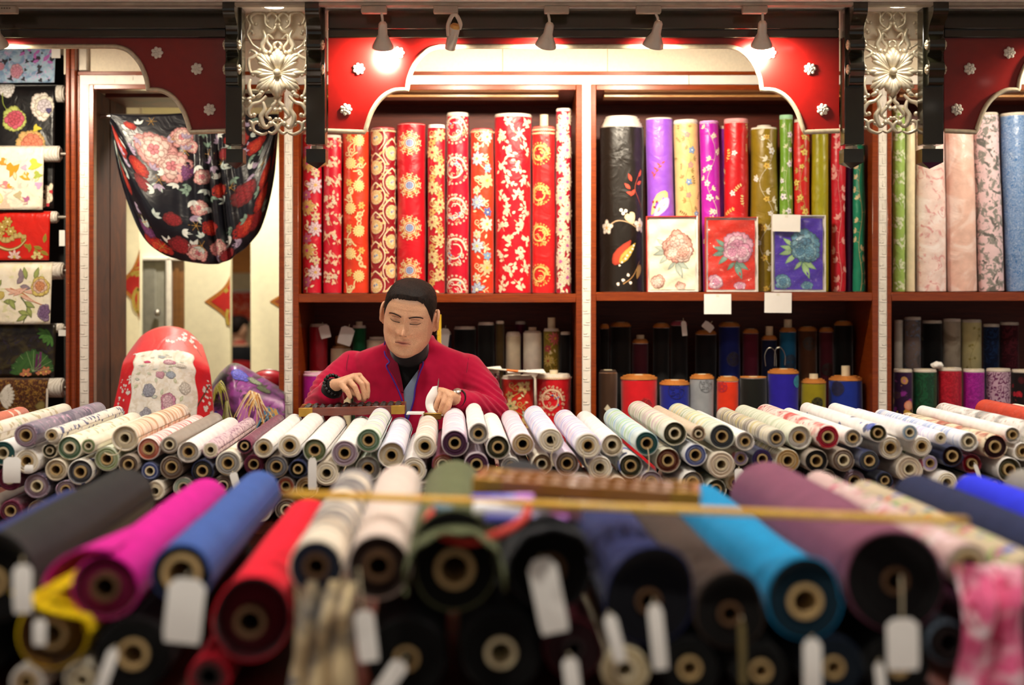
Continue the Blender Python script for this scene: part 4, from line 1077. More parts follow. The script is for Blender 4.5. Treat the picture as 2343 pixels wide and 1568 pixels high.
# ================================================================ stacked rolls on the far table
random.seed(11)
VPX = 1030.0
AX = Vector(((VPX-CX)/F, 1, 0)).normalized()
PAL = dict(white='#f3efe9', cream='#ece0c6', beige='#cdb79a', taupe='#9a8d7e', coral='#c8684a', navy='#1f2748', plum='#43203a', burgundy='#5c1830', sage='#8c9a6a', teal='#1f4a48', olive='#5f5c38', grey='#8a8680',
           slate='#55555c', black='#141212', brown='#523a28', tan='#b0926a', gold='#a88040', yellow='#d6b23c', green='#4a6a48', blue='#3c4a86', purple='#2c1648', crimson='#a01428', mauve='#8a7080', lilac='#c9b8da', mint='#b4ccb4', rust='#7c3416', ice='#9fb4c4', charcoal='#33363a', maroon='#2c0c12')
SURF = {
 'white': cloth('#f2eee8'), 'cream': cloth('#ebe0cb'), 'beige': cloth('#d3bfa4'), 'taupe': cloth('#9a8d7e'), 'plain navy': cloth('#20284c'),
 'white lilac striped': cloth('#f1edf0', 'stripe', '#a9a2dc', '#e8c8d4'), 'white blue striped': cloth('#eef0f4', 'stripe', '#8ea6dc', '#d8c6dc'), 'white green striped': cloth('#f1f0e6', 'stripe', '#a8cf98', '#b8a8d8'),
 'pink lilac': cloth('#efe4ea', 'stripe', '#c8a6c6', '#e6c8d4'), 'navy flowered': cloth('#e9e4d8', 'floral', '#353a68', '#5a5c86', 1.5), 'cream flowered': cloth('#efe8d4', 'floral', '#c8b890', '#b8c09a', 1.1),
 'coral marked cream': cloth('#efe0c6', 'stripe', '#d9a878', '#b88a60', .8), 'red striped white': cloth('#f1e8e2', 'stripe', '#c8404a', '#e8b0a8'), 'mauve speckled': cloth('#e2c8cc', 'speckle', '#8a4a6c'), 'burgundy speckled': cloth('#6a2440', 'speckle', '#8a4058'),
 'grey mauve': cloth('#8d8290', 'marble', '#5c566a', '#c8a0b8'), 'green blue striped': cloth('#d6e6e0', 'stripe', '#8fbce0', '#a8d490'), 'green pink striped': cloth('#ece6d4', 'stripe', '#a8ac84', '#d8b4bc'), 'pale green': cloth('#dfe4d0', 'stripe', '#c0ccac'),
 'green white': cloth('#e2e6d8', 'stripe', '#9cb896', '#e8d890'), 'grey yellow striped': cloth('#d8d2bc', 'stripe', '#77706c', '#c8bc7c'), 'red patterned': cloth('#e8d6cc', 'marble', '#cc3a30', '#b02430'), 'blue flowered': cloth('#efede8', 'floral', '#4a5fae', '#30406c', .7),
 'rust flowered': cloth('#e0cfae', 'marble', '#a84a30', '#6a4a34'), 'white blue': cloth('#eef1f6', 'stripe', '#a8bce0'), 'rose flowered': cloth('#efe6dc', 'floral', '#c8607c', '#9ab088', 1.0), 'coral flowered': cloth('#d8775a', 'floral', '#f0d8c4', '#a83c2c', 1.0),
 'grey flowered': cloth('#e6e2dc', 'marble', '#8c8a86', '#b8a898'), 'orange': satin('#d8401c'), 'grey brown': cloth('#6e6558'), 'orange marked white': cloth('#f0e8dc', 'stripe', '#d8a078', '#b8a8a0'), 'lavender white': cloth('#e9e8f2', 'stripe', '#c4c2e2')}
# x, y, radius (photo pixels of the wound end), surface, wound-end colour, layer of the stack
PILE = [
 (-153,1011,30,'coral flowered','coral',1),(-30,1000,25,'cream flowered','cream',1),(65,1004,28,'grey mauve','mauve',1),(120,996,17,'navy flowered','cream',1),(157,1028,29,'cream flowered','green',1),(203,1021,18,'cream','sage',1),(283,1008,31,'coral marked cream','cream',1),(340,1031,27,'red striped white','coral',1),(387,1023,22,'taupe','taupe',1),(434,1033,26,'white','white',1),(482,1031,20,'mauve speckled','cream',1),
 (12,1038,30,'white','teal',2),(68,1059,30,'white','cream',2),(112,1038,18,'cream','olive',2),(132,1077,26,'cream','cream',2),(187,1080,30,'navy flowered','slate',2),(240,1050,29,'pale green','sage',2),(298,1058,24,'taupe','brown',2),(393,1074,28,'taupe','brown',2),(464,1073,26,'plain navy','black',2),(15,1097,29,'burgundy speckled','burgundy',3),(346,1082,22,'plain navy','blue',2),
 (80,1112,30,'grey mauve','mauve',3),(150,1125,24,'grey mauve','mauve',3),(220,1132,27,'plain navy','navy',3),(290,1120,30,'taupe','slate',3),(358,1122,22,'cream','cream',3),(414,1115,25,'rose flowered','mint',3),
 (524,1057,29,'cream flowered','grey',2),(558,1022,18,'burgundy speckled','plum',1),(578,1064,24,'burgundy speckled','burgundy',2),(605,1026,24,'white','cream',1),(635,1070,27,'taupe','slate',2),(662,1021,28,'white','cream',1),(686,1081,22,'plain navy','black',2),(720,1030,29,'white','sage',1),(744,1086,29,'cream','cream',2),(788,1044,32,'white','mauve',1),(794,1113,26,'cream','yellow',3),(838,1074,30,'green white','grey',2),(846,1013,29,'white green striped','green',1),(902,1046,32,'lavender white','cream',1),(950,1083,29,'white','cream',2),(656,1109,22,'red striped white','coral',3),(707,1124,26,'yellow' if False else 'cream','gold',3),(842,1124,18,'taupe','charcoal',3),(510,1112,25,'taupe','brown',3),(580,1112,24,'plain navy','navy',3),
 (970,1029,28,'orange marked white','cream',1),(1042,1014,32,'pink lilac','plum',1),(1094,995,24,'white','white',1),(1140,1023,29,'white','olive',1),(1195,1018,27,'pink lilac','tan',1),(1259,1005,30,'white blue striped','cream',1),(1344,1018,31,'white lilac striped','cream',1),(1403,1021,27,'white','cream',1),(1014,1061,26,'burgundy speckled','rust',2),(1090,1062,29,'pink lilac','plum',2),(1240,1062,25,'cream','tan',2),(1297,1060,29,'pink lilac','brown',2),(1376,1074,29,'white','cream',2),(1168,1067,24,'white','grey',2),(1276,1106,20,'white blue','ice',3),(1332,1115,28,'green white','olive',3),(1411,1117,28,'cream','cream',3),(1210,1112,26,'cream','beige',3),(1050,1118,27,'cream','brown',3),(1120,1120,27,'taupe','slate',3),(980,1138,26,'taupe','brown',3),(905,1124,26,'cream','beige',3),
 (1479,1014,29,'green blue striped','teal',1),(1547,994,29,'green pink striped','olive',1),(1595,991,17,'beige','beige',1),(1649,998,30,'green white','charcoal',1),(1702,1009,22,'white','white',1),(1774,1002,23,'grey yellow striped','grey',1),(1834,1002,29,'pale green','white',1),(1445,1068,29,'blue flowered','olive',2),(1530,1055,30,'grey yellow striped','rust',2),(1589,1040,27,'white blue','blue',2),(1646,1062,32,'cream','beige',2),(1700,1051,18,'rose flowered','lilac',2),(1741,1050,24,'plain navy','purple',2),(1802,1054,29,'grey yellow striped','gold',2),(1863,1053,28,'taupe','black',2),(1493,1106,28,'pink lilac','mauve',3),(1582,1102,28,'white','grey',3),(1636,1118,25,'green white','olive',3),(1684,1106,22,'cream','tan',3),(1745,1110,28,'taupe','charcoal',3),(1820,1116,28,'taupe','brown',3),
 (1889,999,28,'red patterned','crimson',1),(1955,1004,22,'white','white',1),(2007,991,22,'blue flowered','olive',1),(2076,988,20,'white','ice',1),(2045,1029,28,'white','cream',2),(2111,1022,24,'white','cream',2),(2149,1001,16,'lavender white','cream',1),(2217,1012,23,'white blue','white',1),(2274,1022,29,'rust flowered','maroon',1),(2317,996,20,'white','white',1),(1925,1051,27,'taupe','brown',2),(1984,1052,25,'plain navy','charcoal',2),(2083,1075,32,'cream','beige',2),(2135,1062,20,'rose flowered','lilac',2),(2178,1044,26,'plain navy','maroon',2),(2229,1064,24,'burgundy speckled','crimson',2),(2308,1070,30,'white','olive',2),(2270,1106,16,'plain navy','charcoal',3),(2160,1102,26,'white','cream',3),(2099,1130,24,'pink lilac','mauve',3),(2340,1032,22,'white','cream',2),(1892,1098,25,'grey yellow striped','brown',3),(1960,1104,28,'grey mauve','mauve',3),(2026,1100,20,'plain navy','black',3),(2220,1112,25,'taupe','brown',3),(2330,1124,24,'taupe','brown',3),
 (2370,1000,28,'grey flowered','grey',1),(2428,1008,24,'grey brown','grey',1),(2490,990,32,'orange','rust',1),(2560,1000,32,'cream','cream',1)]+[(2392+58*k,1062,28,('taupe','white','cream','grey mauve')[k % 4],('charcoal','cream','tan','mauve')[k % 4],2) for k in range(4)]+[(2380+57*k,1118,27,('white','taupe','plain navy','cream')[k % 4],('beige','slate','black','gold')[k % 4],3) for k in range(4)]
PILE += [(-30+57*k, 1168, 26, ('taupe', 'white', 'grey mauve', 'plain navy', 'cream', 'burgundy speckled')[k*5 % 6], ('brown', 'cream', 'mauve', 'navy', 'beige', 'burgundy')[k*5 % 6], 4) for k in range(47)]
LAY = {4: 'at bottom of', 1: 'on top of', 2: 'in second layer of', 3: 'low in'}
def relax(circ, floor, it=260, gap=1.0):
    """let the round ends settle against each other and the table so that no two rolls share space"""
    c = [list(q) for q in circ]; n = len(c)
    for _ in range(it):
        for i in range(n):
            for j in range(i+1, n):
                dx = c[j][0]-c[i][0]
                if abs(dx) > 230: continue
                dy = c[j][1]-c[i][1]; m = c[i][2]+c[j][2]+gap; q = dx*dx+dy*dy
                if q < m*m:
                    q = sqrt(q) or 1e-3; k = (m-q)/q*.5; c[i][0] -= dx*k; c[i][1] -= dy*k; c[j][0] += dx*k; c[j][1] += dy*k
        for q in c: q[1] = min(q[1], floor-q[2])
    return c
D0 = 3.72
NEAR = {}
PG = 'fabric rolls stacked on the far table'
PKEY = [(q[0], q[1]) for q in PILE]
_rl = relax([(q[0], q[1], q[2]*.955*1.02+1.0) for q in PILE], 1196)
_sh = [1.0]*len(PILE)
for i in range(len(PILE)):
    for j in range(i+1, len(PILE)):
        ov = _rl[i][2]+_rl[j][2]+.6-hypot(_rl[i][0]-_rl[j][0], _rl[i][1]-_rl[j][1])
        if ov > 0:
            for k in (i, j): _sh[k] = min(_sh[k], 1-ov*.55/_rl[k][2])
_lab = ['%s roll with %s end %s far stack' % (q[3], q[4], LAY[q[5]]) for q in PILE]
for i, q in enumerate(PILE):
    if _lab.count(_lab[i]) > 1:
        nb = sorted((abs(PILE[j][0]-q[0]), j) for j in range(len(PILE)) if PILE[j][5] == q[5] and PILE[j][3:5] != q[3:5])[0][1]
        PILE[i] = (*q, ' by %s one' % PILE[nb][3]); _full = [_lab[j]+(PILE[j][6] if len(PILE[j]) > 6 else '') for j in range(i)]
        for nb in [j for _, j in sorted((abs(PILE[j][0]-q[0]), j) for j in range(len(PILE)) if abs(PILE[j][0]-q[0]) < 75 and j != i)]:
            if _lab[i]+PILE[i][6] not in _full: break
            PILE[i] = (*q[:6], ' by %s one' % PILE[nb][3])
for i, (x, y, r, sf, en, ly, *ex) in enumerate(PILE):
    x, y = _rl[i][:2]
    rnd = random.Random(i*31+5); d = D0+rnd.uniform(-.025, .025)
    L = rnd.uniform(.70, .76) if ly == 1 else .72
    R = r*D0/F*.955*_sh[i]; p = P(x, y, D0)+AX*(d-D0); ax = (AX+Vector((rnd.uniform(-.0015, .0015), 0, 0))).normalized()
    core = rnd.choice((CARD, CARD, CARDW))
    rc = min(.0165, R*.55)
    t = thing('fabric_roll', _lab[i]+(ex[0] if ex else ''), 'fabric roll', p, PG, axis_quat(ax))
    c = PAL[en]; hollow = rnd.choice((0, 0, 0, .006, .016)) if en not in ('olive', 'white') else .022
    c2 = tuple(min(1, q*.55+.42) for q in [int(c[k:k+2], 16)/255 for k in (1, 3, 5)])
    if en in ('black', 'maroon', 'navy', 'purple', 'plum', 'charcoal', 'crimson', 'burgundy', 'teal'): c2 = tuple(min(1, q*.8+.10) for q in [int(c[k:k+2], 16)/255 for k in (1, 3, 5)])
    fl = (rnd.uniform(-2.6, -.5), rnd.uniform(-.006, .006)) if rnd.random() < .45 else 0
    roll_parts(t, R, L, rc, SURF[sf], end_mat(c, c2), .022, hollow, i+3, 32, core, .002, fl, nl=7)
    NEAR[PKEY[i]] = t
def hang(key, dx, dy, w, l, **kw):
    t = NEAR[key]; kx, ky = _rl[PKEY.index(key)][:2]; p = P(kx+dx, ky+dy, D0-.04); q = D0/F
    price_tag(t, p, (kw.pop('sx', 0), -.02, -1), w*q, l*q, string=kw.pop('string', .004), **kw)
hang((15, 1097), 14, -55, 40, 58); hang((720, 1030), -5, 14, 19, 72); hang((524, 1057), 8, 20, 18, 38, sx=.3); hang((1700, 1051), -8, 18, 20, 34); hang((2229, 1064), 0, -4, 9, 48, sx=.35); hang((68, 1059), 2, 6, 20, 18)
for key, pts in (((283, 1008), [(-45, 28), (-30, 34), (-12, 30), (-5, 16)]), ((1259, 1005), [(4, -8), (10, 14), (2, 40), (8, 62)]), ((1344, 1018), [(-10, 12), (-8, 30), (-4, 44), (2, 52)]), ((1479, 1014), [(3, 12), (6, 36), (5, 62), (-2, 66)])):
    t = NEAR[key]; M = t.matrix_basis.inverted()
    mb = MB().tube([M @ P(key[0]+a, key[1]+b, D0-.045) for a, b in smooth_path([(a, b, 0) for a, b in pts], 4) and [(v.x, v.y) for v in smooth_path([(a, b, 0) for a, b in pts], 4)]], .0016, 6)
    mb.build('tie_cord', CARDW, t)
def table(label, x0, x1, y0, y1, zt):
    t = thing('display_table', label, 'table', ((x0+x1)/2, (y0+y1)/2, 0)); hx, hy = (x1-x0)/2, (y1-y0)/2
    MB().box(-hx, hx, -hy, hy, zt-.035, zt, 0, .003).build('table_top', WOODD, t)
    MB().box(-hx+.04, hx-.04, -hy+.04, hy-.04, zt-.12, zt-.0355).build('apron', WOODD, t, smooth=False)
    for sx in (-1, 1):
        for sy in (-1, 1): MB().box(sx*(hx-.07)-.03, sx*(hx-.07)+.03, sy*(hy-.07)-.03, sy*(hy-.07)+.03, 0, zt-.12, 0, .003).build('leg', WOODD, t)
    return t
table('long wooden table under the far stack of fabric rolls', -2.0, 2.3, 3.76, 4.44, .797)

# ================================================================ foreground table with thick wool and cotton rolls
D1F = 1.86; FG = 'thick fabric rolls on the near table'
UP = -pi/2
def wool(c, **k): return cloth(c, rough=.95, sheen=.06, spec=.10, **k)
FQ = [(-190,1372,72),(12,1362,100),(108,1478,84),(240,1344,80),(415,1312,72),(572,1424,94),(742,1296,66),(848,1296,78),(1040,1302,98),(1258,1302,98),(1508,1392,106),(1678,1432,84),(1842,1412,92),(2052,1345,122),(2206,1296,52),(2368,1330,60),(2530,1330,78),(2700,1316,70),(2860,1300,70),(166,1550,44),(70,1560,40),(298,1500,88),(478,1548,50),(930,1508,94),(1146,1494,96),(1316,1486,72),(1428,1530,56),(1580,1532,72),(1730,1556,66),(1900,1566,74),(2060,1560,76),(2156,1478,52),(-120,1520,80),(2440,1500,90),(2640,1490,90)]
FR = {q[:2]: c[:2] for q, c in zip(FQ, relax([(q[0], q[1], q[2]*.985) for q in FQ], 1600, 400))}
def froll(label, x, y, r, surf, end, L=.76, recess=0, flap=0, rcpx=34, core=CARD, d=D1F, wob=.02, seed=None, vp=VPX, dz=0):
    x, y = FR[(x, y)]; R = r*d/F*.96; p = P(x, y, d); ax = Vector(((vp-CX)/F, 1, dz)).normalized()
    t = thing('fabric_roll', label, 'fabric roll', p, FG, axis_quat(ax))
    c = end if isinstance(end, str) else end[0]  # many ends are coloured near black for the shade on roll fronts
    c2 = tuple(min(1, int(c[k:k+2], 16)/255*.9+.06) for k in (1, 3, 5))
    roll_parts(t, R, L, min(rcpx*d/F, R*.75), surf, end_mat(c, c2), wob, recess, seed or int(x+y), 44, core, .003, flap, nl=14)
    return t
def sheet(t, name, pts, m, z0, z1, d=D1F, th=.003, k1=1.0, ruf=0):
    """loose turn of cloth: cross-section (pixel offsets from the roll centre) carried along the roll from z0 to z1"""
    q = smooth_path([(a*d/F, b*d/F, 0) for a, b in pts], 6); n = len(q); mb = MB(); N = 8; vs = []
    for j in range(N+1):
        s_ = j/N
        for s2 in (0, 1):
            for i, p in enumerate(q):
                dr = (q[min(i+1, n-1)]-q[max(i-1, 0)]).normalized(); nn = Vector((-dr.y, dr.x, 0))
                k = lerp(1, k1, s_); o = p*k+nn*(th*s2)
                vs.append((o.x, o.y, lerp(z0, z1, s_)+ruf*sin(i*.9)*(1-s_)))
    fs = []
    for j in range(N):
        for i in range(n-1):
            a = j*2*n+i; b = a+2*n; fs += [(a, a+1, b+1, b), (a+n, b+n, b+n+1, a+n+1)]
        for i in (0, n-1): a = j*2*n+i; b = a+2*n; fs.append((a, b, b+n, a+n))
    for i in range(n-1): fs.append((i, i+n, i+n+1, i+1)); a = N*2*n+i; fs.append((a, a+1, a+n+1, a+n))
    mb.add(vs, fs); mb.uv = [(v[0]*2, v[2]) for v in mb.v]; return mb.build(name, m, t, angle=60)
FT = {}
BRC = mat('brown_core', '#5a3c20', .8)
FT['navyL'] = froll('indigo blue wool roll half hidden behind the charcoal one', -190, 1372, 72, wool('#2c3462'), '#0a0c18')
FT['char'] = froll('fat charcoal black wool roll beside the magenta one', 12, 1362, 100, wool('#2b2a29'), '#060606', flap=(UP, .03))
FT['yel'] = froll('bright yellow wool roll with loose curled end under the magenta one', 108, 1478, 84, wool('#f0cc10'), '#8a5c08', recess=.05, rcpx=36)
sheet(FT['yel'], 'loose_turn', [(-70, -112), (-20, -78), (40, -56), (92, -40), (104, -10)], wool('#f0cc10'), -.03, .3, k1=.85)
FT['mag'] = froll('magenta pink wool roll with a loose flaring outer turn', 240, 1344, 80, wool('#c8188c'), '#6a0a34', recess=.012, rcpx=34, core=BRC)
sheet(FT['mag'], 'loose_turn', [(20, -80), (-40, -86), (-88, -70), (-122, -40), (-136, -8)], wool('#c8188c'), -.004, .42, k1=.55)
FT['blue'] = froll('cornflower blue wool roll with large white tag', 415, 1312, 72, wool('#3e5a9e'), '#070a18', rcpx=46, recess=.006)
FT['red'] = froll('scarlet red wool roll with sagging open end', 572, 1424, 94, wool('#d8182e'), '#5a0614', recess=.035, flap=(UP+.5, .03), rcpx=38, core=BRC)
FT['prt'] = froll('cream roll with navy brush print between the red and beige rolls', 742, 1296, 66, cloth('#e3d6c0', 'stripe', '#20243c', '#4a4c60', .5), '#141828', rcpx=30, core=BRC)
FT['bei'] = froll('pale pinkish beige cotton roll with brown wound end', 848, 1296, 78, cloth('#d8c4b8'), '#2a1a14', recess=.012, rcpx=36, core=BRC)
FT['oliv'] = froll('olive green cotton roll with a flap over its end', 1040, 1302, 98, wool('#5f6446'), '#070806', rcpx=48, flap=(UP, .055), core=CARD)
sheet(FT['oliv'], 'loose_turn', [(-112, 22), (-108, -40), (-66, -92), (0, -110), (60, -96), (104, -46), (112, 30)], wool('#5f6446'), -.085, .34, k1=.92, ruf=.01)
FT['blk'] = froll('black wool roll with long white tag in the middle of the near table', 1258, 1302, 98, wool('#2f3033'), '#050505', rcpx=38, flap=(UP, .035), core=BRC)
sheet(FT['blk'], 'loose_turn', [(-108, -10), (-80, -76), (-30, -106), (30, -106), (82, -74), (108, -5)], wool('#2f3033'), -.055, .34, k1=.93, ruf=.006)
FT['navy'] = froll('midnight navy wool roll under the wooden ruler', 1508, 1392, 106, wool('#2b315c'), '#06070f', rcpx=30, flap=(UP+.2, .035), core=BRC)
FT['brn'] = froll('dark brown wool roll between the navy and teal ones', 1678, 1432, 84, wool('#43362f'), '#080605', rcpx=28, flap=(UP, .025), core=BRC)
FT['teal'] = froll('cerulean blue wool roll with tan cardboard core', 1842, 1412, 92, wool('#1484b8'), '#04202e', rcpx=42, flap=(UP-.2, .02), recess=-.0)
FT['mauv'] = froll('thick mauve wool roll with tied card tag', 2052, 1345, 122, wool('#7d4a60'), '#060405', rcpx=32, seed=5, core=BRC)
FL1 = cloth('#c8a8a4', 'floral', '#4e8434', '#c05a74', 1.1, c4='#e6ccd2'); FL2 = cloth('#b8a888', 'floral', '#34489c', '#c05c3c', 1.15, c4='#74a044')
FT['flr'] = froll('slim roll printed with pink roses and green leaves', 2206, 1296, 52, FL1, '#c8bda0', rcpx=30, recess=.004)
FT['flr2'] = froll('slim roll printed with blue and coral flowers', 2368, 1330, 60, FL2, '#c8bda0', rcpx=28)
FT['navyR'] = froll('dark navy denim roll beside the printed slim rolls', 2530, 1330, 78, wool('#232a4a'), '#08090f')
FT['roy'] = froll('royal blue cotton roll at the end of the near table', 2700, 1316, 70, wool('#2a34d8'), '#0a0c40', L=.74)
froll('grey wool roll beyond the royal blue one', 2860, 1300, 70, wool('#8a857c'), '#302c28', L=.74)
# lower layer
froll('cream roll with thin walled end at the foot of the yellow roll', 166, 1550, 44, cloth('#e4dcc8'), '#d8ceb8', rcpx=24, recess=.02, core=CARDW)
froll('small white roll beside the cream one under the yellow roll', 70, 1560, 40, cloth('#dcd6cc'), '#b8aca0', rcpx=22)
FT['blk2'] = froll('black roll with exposed tan core under the blue one', 298, 1500, 88, wool('#171214'), '#040404', rcpx=37)
froll('small crimson roll under the scarlet one', 478, 1548, 50, wool('#b01026'), '#6a0814', rcpx=28, core=mat('dark_core', '#1c0c0c', .8))
FT['blk3'] = froll('broad black roll below the pinkish beige one', 930, 1508, 94, wool('#0d0c0d'), '#030303', rcpx=30)
FT['blk4'] = froll('black roll with ivory core below the olive one', 1146, 1494, 96, wool('#101010'), '#030303', rcpx=38, core=mat('ivory_core', '#d4c6a0', .8))
FT['mar'] = froll('dark maroon roll below the tagged black roll', 1316, 1486, 72, wool('#4a0c18'), '#1c0408', rcpx=24, core=mat('dark_core', '#1c0c0c', .8))
FT['crm'] = froll('cream cotton roll with paper plugged core', 1428, 1530, 56, cloth('#d6c8a4'), '#c0ae88', rcpx=28, core=CARDW)
FT['blk5'] = froll('black roll below the midnight navy one', 1580, 1532, 72, wool('#0c0b0d'), '#030303', rcpx=28)
froll('near black roll in the dark under the brown roll', 1730, 1556, 66, wool('#0c0c0c'), '#030303', rcpx=26)
FT['ink'] = froll('ink blue roll hanging under the cerulean one', 1900, 1566, 74, wool('#071426'), '#04101c', rcpx=26)
froll('black roll under the thick mauve one', 2060, 1560, 76, wool('#090909'), '#030303', rcpx=26)
FT['bgr'] = froll('steel blue grey roll with hollow dark end', 2156, 1478, 52, wool('#55606e'), '#16181c', rcpx=34, recess=.04, core=mat('dark_core', '#1c0c0c', .8))
froll('dark roll at the far end of the near table', -120, 1520, 80, wool('#1c1c1c'), '#050505', rcpx=30)
froll('plum roll beyond the printed cloth on the near table', 2440, 1500, 90, wool('#3a1028'), '#12040c', rcpx=30)
froll('slate wool roll under the royal blue one', 2640, 1490, 90, wool('#404450'), '#101218', rcpx=30)
table('low wooden table under the near rolls of thick cloth', -1.35, 1.35, 1.9, 2.6, .868)

# cloth ends hanging in front of the near rolls
def hanging(label, name, x0, x1, y0, y1, d, m, folds=4, amp=.012, top=None, mk=None, cat='fabric'):
    """cloth hanging from the roll tops: folds run down it, its upper edge lies back over the rolls"""
    t = thing(name, label, cat, P((x0+x1)/2, y1, d)); off = -Vector(t.location)
    def fn(u, v):
        x = lerp(x0, x1, u)+10*sin(v*4+u*3); y = lerp(y0, y1, v)
        q = P(x, y, d); q.y += amp*sin(u*folds*2*pi+2*v)+amp*.5*sin(v*9+u*4)+.05*max(0, .25-v)**1*4*.6
        if v < .22: q.z -= 0
        return q+off
    mb = MB().grid(fn, 36, 30); mb.uv = [(v[0], v[2]) for v in mb.v]
    o = mb.build('cloth', m, t, angle=80, fix=False); s_ = o.modifiers.new('thickness', 'SOLIDIFY'); s_.thickness = .0025
    return t
hanging('crumpled cream and navy print cloth falling between the scarlet and beige rolls', 'hanging_cloth', 664, 810, 1338, 1590, 1.835, cloth('#cdb78e', 'marble', '#1c2434', '#4a4a58', .55, co='UV'), 3, .014)
hanging('crumpled cloth printed with large pink and crimson roses', 'hanging_cloth', 2196, 2352, 1305, 1600, 1.82, cloth('#e0608c', 'marble', '#f2dbe2', '#a81444', 1.3, co='UV'), 2, .012)
# tags on the near rolls
def ftag(k, px, py, w, l, sx=0, bend=.25, string=.02, dd=.03, lines=0, m=PAPER, twist=0):
    q = (D1F-dd)/F; price_tag(FT[k], P(px, py, D1F-dd), (sx, 0, -1), w*q, l*q, bend, m, string*1.0, lines=lines, twist=twist)
ftag('char', 52, 1275, 44, 110, .02, string=.01); ftag('blue', 432, 1310, 86, 148, -.1, .15, .008); ftag('bei', 820, 1300, 46, 118, .12, .1, .055, lines=3)
ftag('blk', 1236, 1272, 66, 172, .2, .2, .004); ftag('navy', 1496, 1372, 34, 150, .1, .3, .006); ftag('mauv', 2062, 1318, 74, 118, .02, .05, .055, lines=4)
ftag('teal', 1858, 1455, 42, 120, 0, .3, .004); ftag('mar', 1302, 1495, 36, 90, .12, .2, .006); ftag('crm', 1392, 1400, 30, 110, .25, .3, .004); ftag('blk2', 265, 1478, 26, 110, -.35, .4, .004)
ftag('blk3', 930, 1500, 40, 90, -.7, .2, .01); ftag('blk5', 1696, 1412, 16, 150, .03, .2, .004, m=mat('kraft_ribbon', '#6a5c34', .8)); ftag('ink', 2010, 1510, 22, 80, .1, .2, .004); ftag('yel', 92, 1410, 30, 60, 0, .2, .004)

# things lying across the near rolls
def plank(name, label, cat, a, b, w, th, m):
    a, b = Vector(a), Vector(b); ax = (b-a).normalized(); L = (b-a).length; side = ax.cross(Vector((0, 0, 1))).normalized(); up = side.cross(ax)
    t = thing(name, label, cat, (a+b)/2); t.rotation_mode = 'QUATERNION'; t.rotation_quaternion = Matrix((ax, -side, up)).transposed().to_quaternion()
    return t, L
a = P(655, 1130, 2.03); b = P(2212, 1193, 1.815)
t, L = plank('wooden_ruler', 'long yellow wooden metre ruler lying across the near rolls', 'ruler', a, b, .03, .006, None)
MB().box(-L/2, L/2, -.014, .014, -.0035, .0035, 0, .001).build('stick', wood('boxwood', '#c79a1c', '#e0b838', .3, (60, 2, 2), .3, False), t)
for k in range(1, 20): MB().box(-L/2+L*k/20-.0005, -L/2+L*k/20+.0005, -.013, -.004 if k % 2 else .002, .0035, .0039).build('graduation_mark', mat('ruler_ink', '#3a2c0c', .7), t, smooth=False)
for s in (-1, 1): MB().box(s*(L/2-.006)-.008, s*(L/2-.006)+.008, -.0146, .0146, -.004, .004, 0, .001).build('end_cap', mat('brass', '#b08a3c', .35, .8), t)
def abacus(label, loc, quat, L, W_, cols, frame_m, bead_m, H=.022, bz=0):
    t = thing('abacus', label, 'abacus', loc); t.rotation_mode = 'QUATERNION'; t.rotation_quaternion = quat
    f = .011
    for s in (-1, 1):
        MB().box(-L/2, L/2, s*(W_/2-f/2)-f/2, s*(W_/2-f/2)+f/2, -H/2, H/2, 0, .0015).build('frame_rail', frame_m, t)
        MB().box(s*(L/2-f/2)-f/2, s*(L/2-f/2)+f/2, -W_/2+f, W_/2-f, -H/2, H/2, 0, .0015).build('frame_end', frame_m, t)
    MB().box(-L/2+f, L/2-f, W_*.16, W_*.16+.006, -H/2.2, H/2.2, 0, .001).build('divider', frame_m, t)
    br = mat('brass', '#b08a3c', .35, .8)
    for s in (-1, 1):
        for e in (-1, 1): MB().box(s*(L/2-.021)-.0215, s*(L/2-.021)+.0215, e*(W_/2-f/2)-f/2-.0006, e*(W_/2-f/2)+f/2+.0006, -H/2-.0006, H/2+.0006, 0, .001).build('corner_plate', br, t)
    bead = None; bm_ = MB().lathe([(.0022, -.0048), (.006, -.0046), (.0098, -.001), (.0098, .001), (.006, .0046), (.0022, .0048)], 10, 0, (0, 0, 0), (0, 1, 0)).mesh('bead', bead_m)
    for k in range(cols):
        x = -L/2+f+(L-2*f)*(k+.5)/cols
        MB().tube([(x, -W_/2+f, 0), (x, W_/2-f, 0)], .0016, 6).build('rod', br, t)
        for y in (-W_/2+f+.006, -W_/2+f+.0165, -W_/2+f+.027, -W_/2+f+.0375, W_*.16+.013, W_*.16+.024):
            o = bpy.data.objects.new('bead', bm_); COL.objects.link(o); o.parent = t; o.location = (x, y, bz)
    return t
ab = P(1345, 1122, 2.08)
abacus('wooden abacus lying behind the yellow ruler on the near rolls', (ab.x, ab.y, 1.116), Quaternion((0, 0, 1), -.12) @ Quaternion((0, 1, 0), .05), .325, .11, 13, wood('abacus_wood', '#7c4a18', '#a06c2c', wear=False), mat('tan_bead', '#b08c74', .4))
def pen(label, a, b, r, body, cap):
    a, b = Vector(a), Vector(b); L = (b-a).length; t = thing('marker_pen', label, 'pen', a, 'pens on the near rolls', axis_quat(b-a))
    MB().lathe([(.001, 0), (r*.9, .001), (r, .004), (r, L*.7)], 16).build('barrel', body, t); MB().lathe([(r*1.05, L*.7), (r*1.12, L*.705), (r*1.08, L*.985), (r*.8, L), (.001, L)], 16).build('cap', cap, t)
    MB().box(-.002, .002, -r*1.1-.003, -r*1.1+.001, L*.71, L*.93).build('clip', cap, t, smooth=False)
pen('white marker pen with pink cap lying on the ruler', P(1082, 1166, 1.95), P(1332, 1174, 1.94), .0105, mat('white_plastic', '#f4f2fa', .3), mat('pink_plastic', '#e8a8b8', .3))
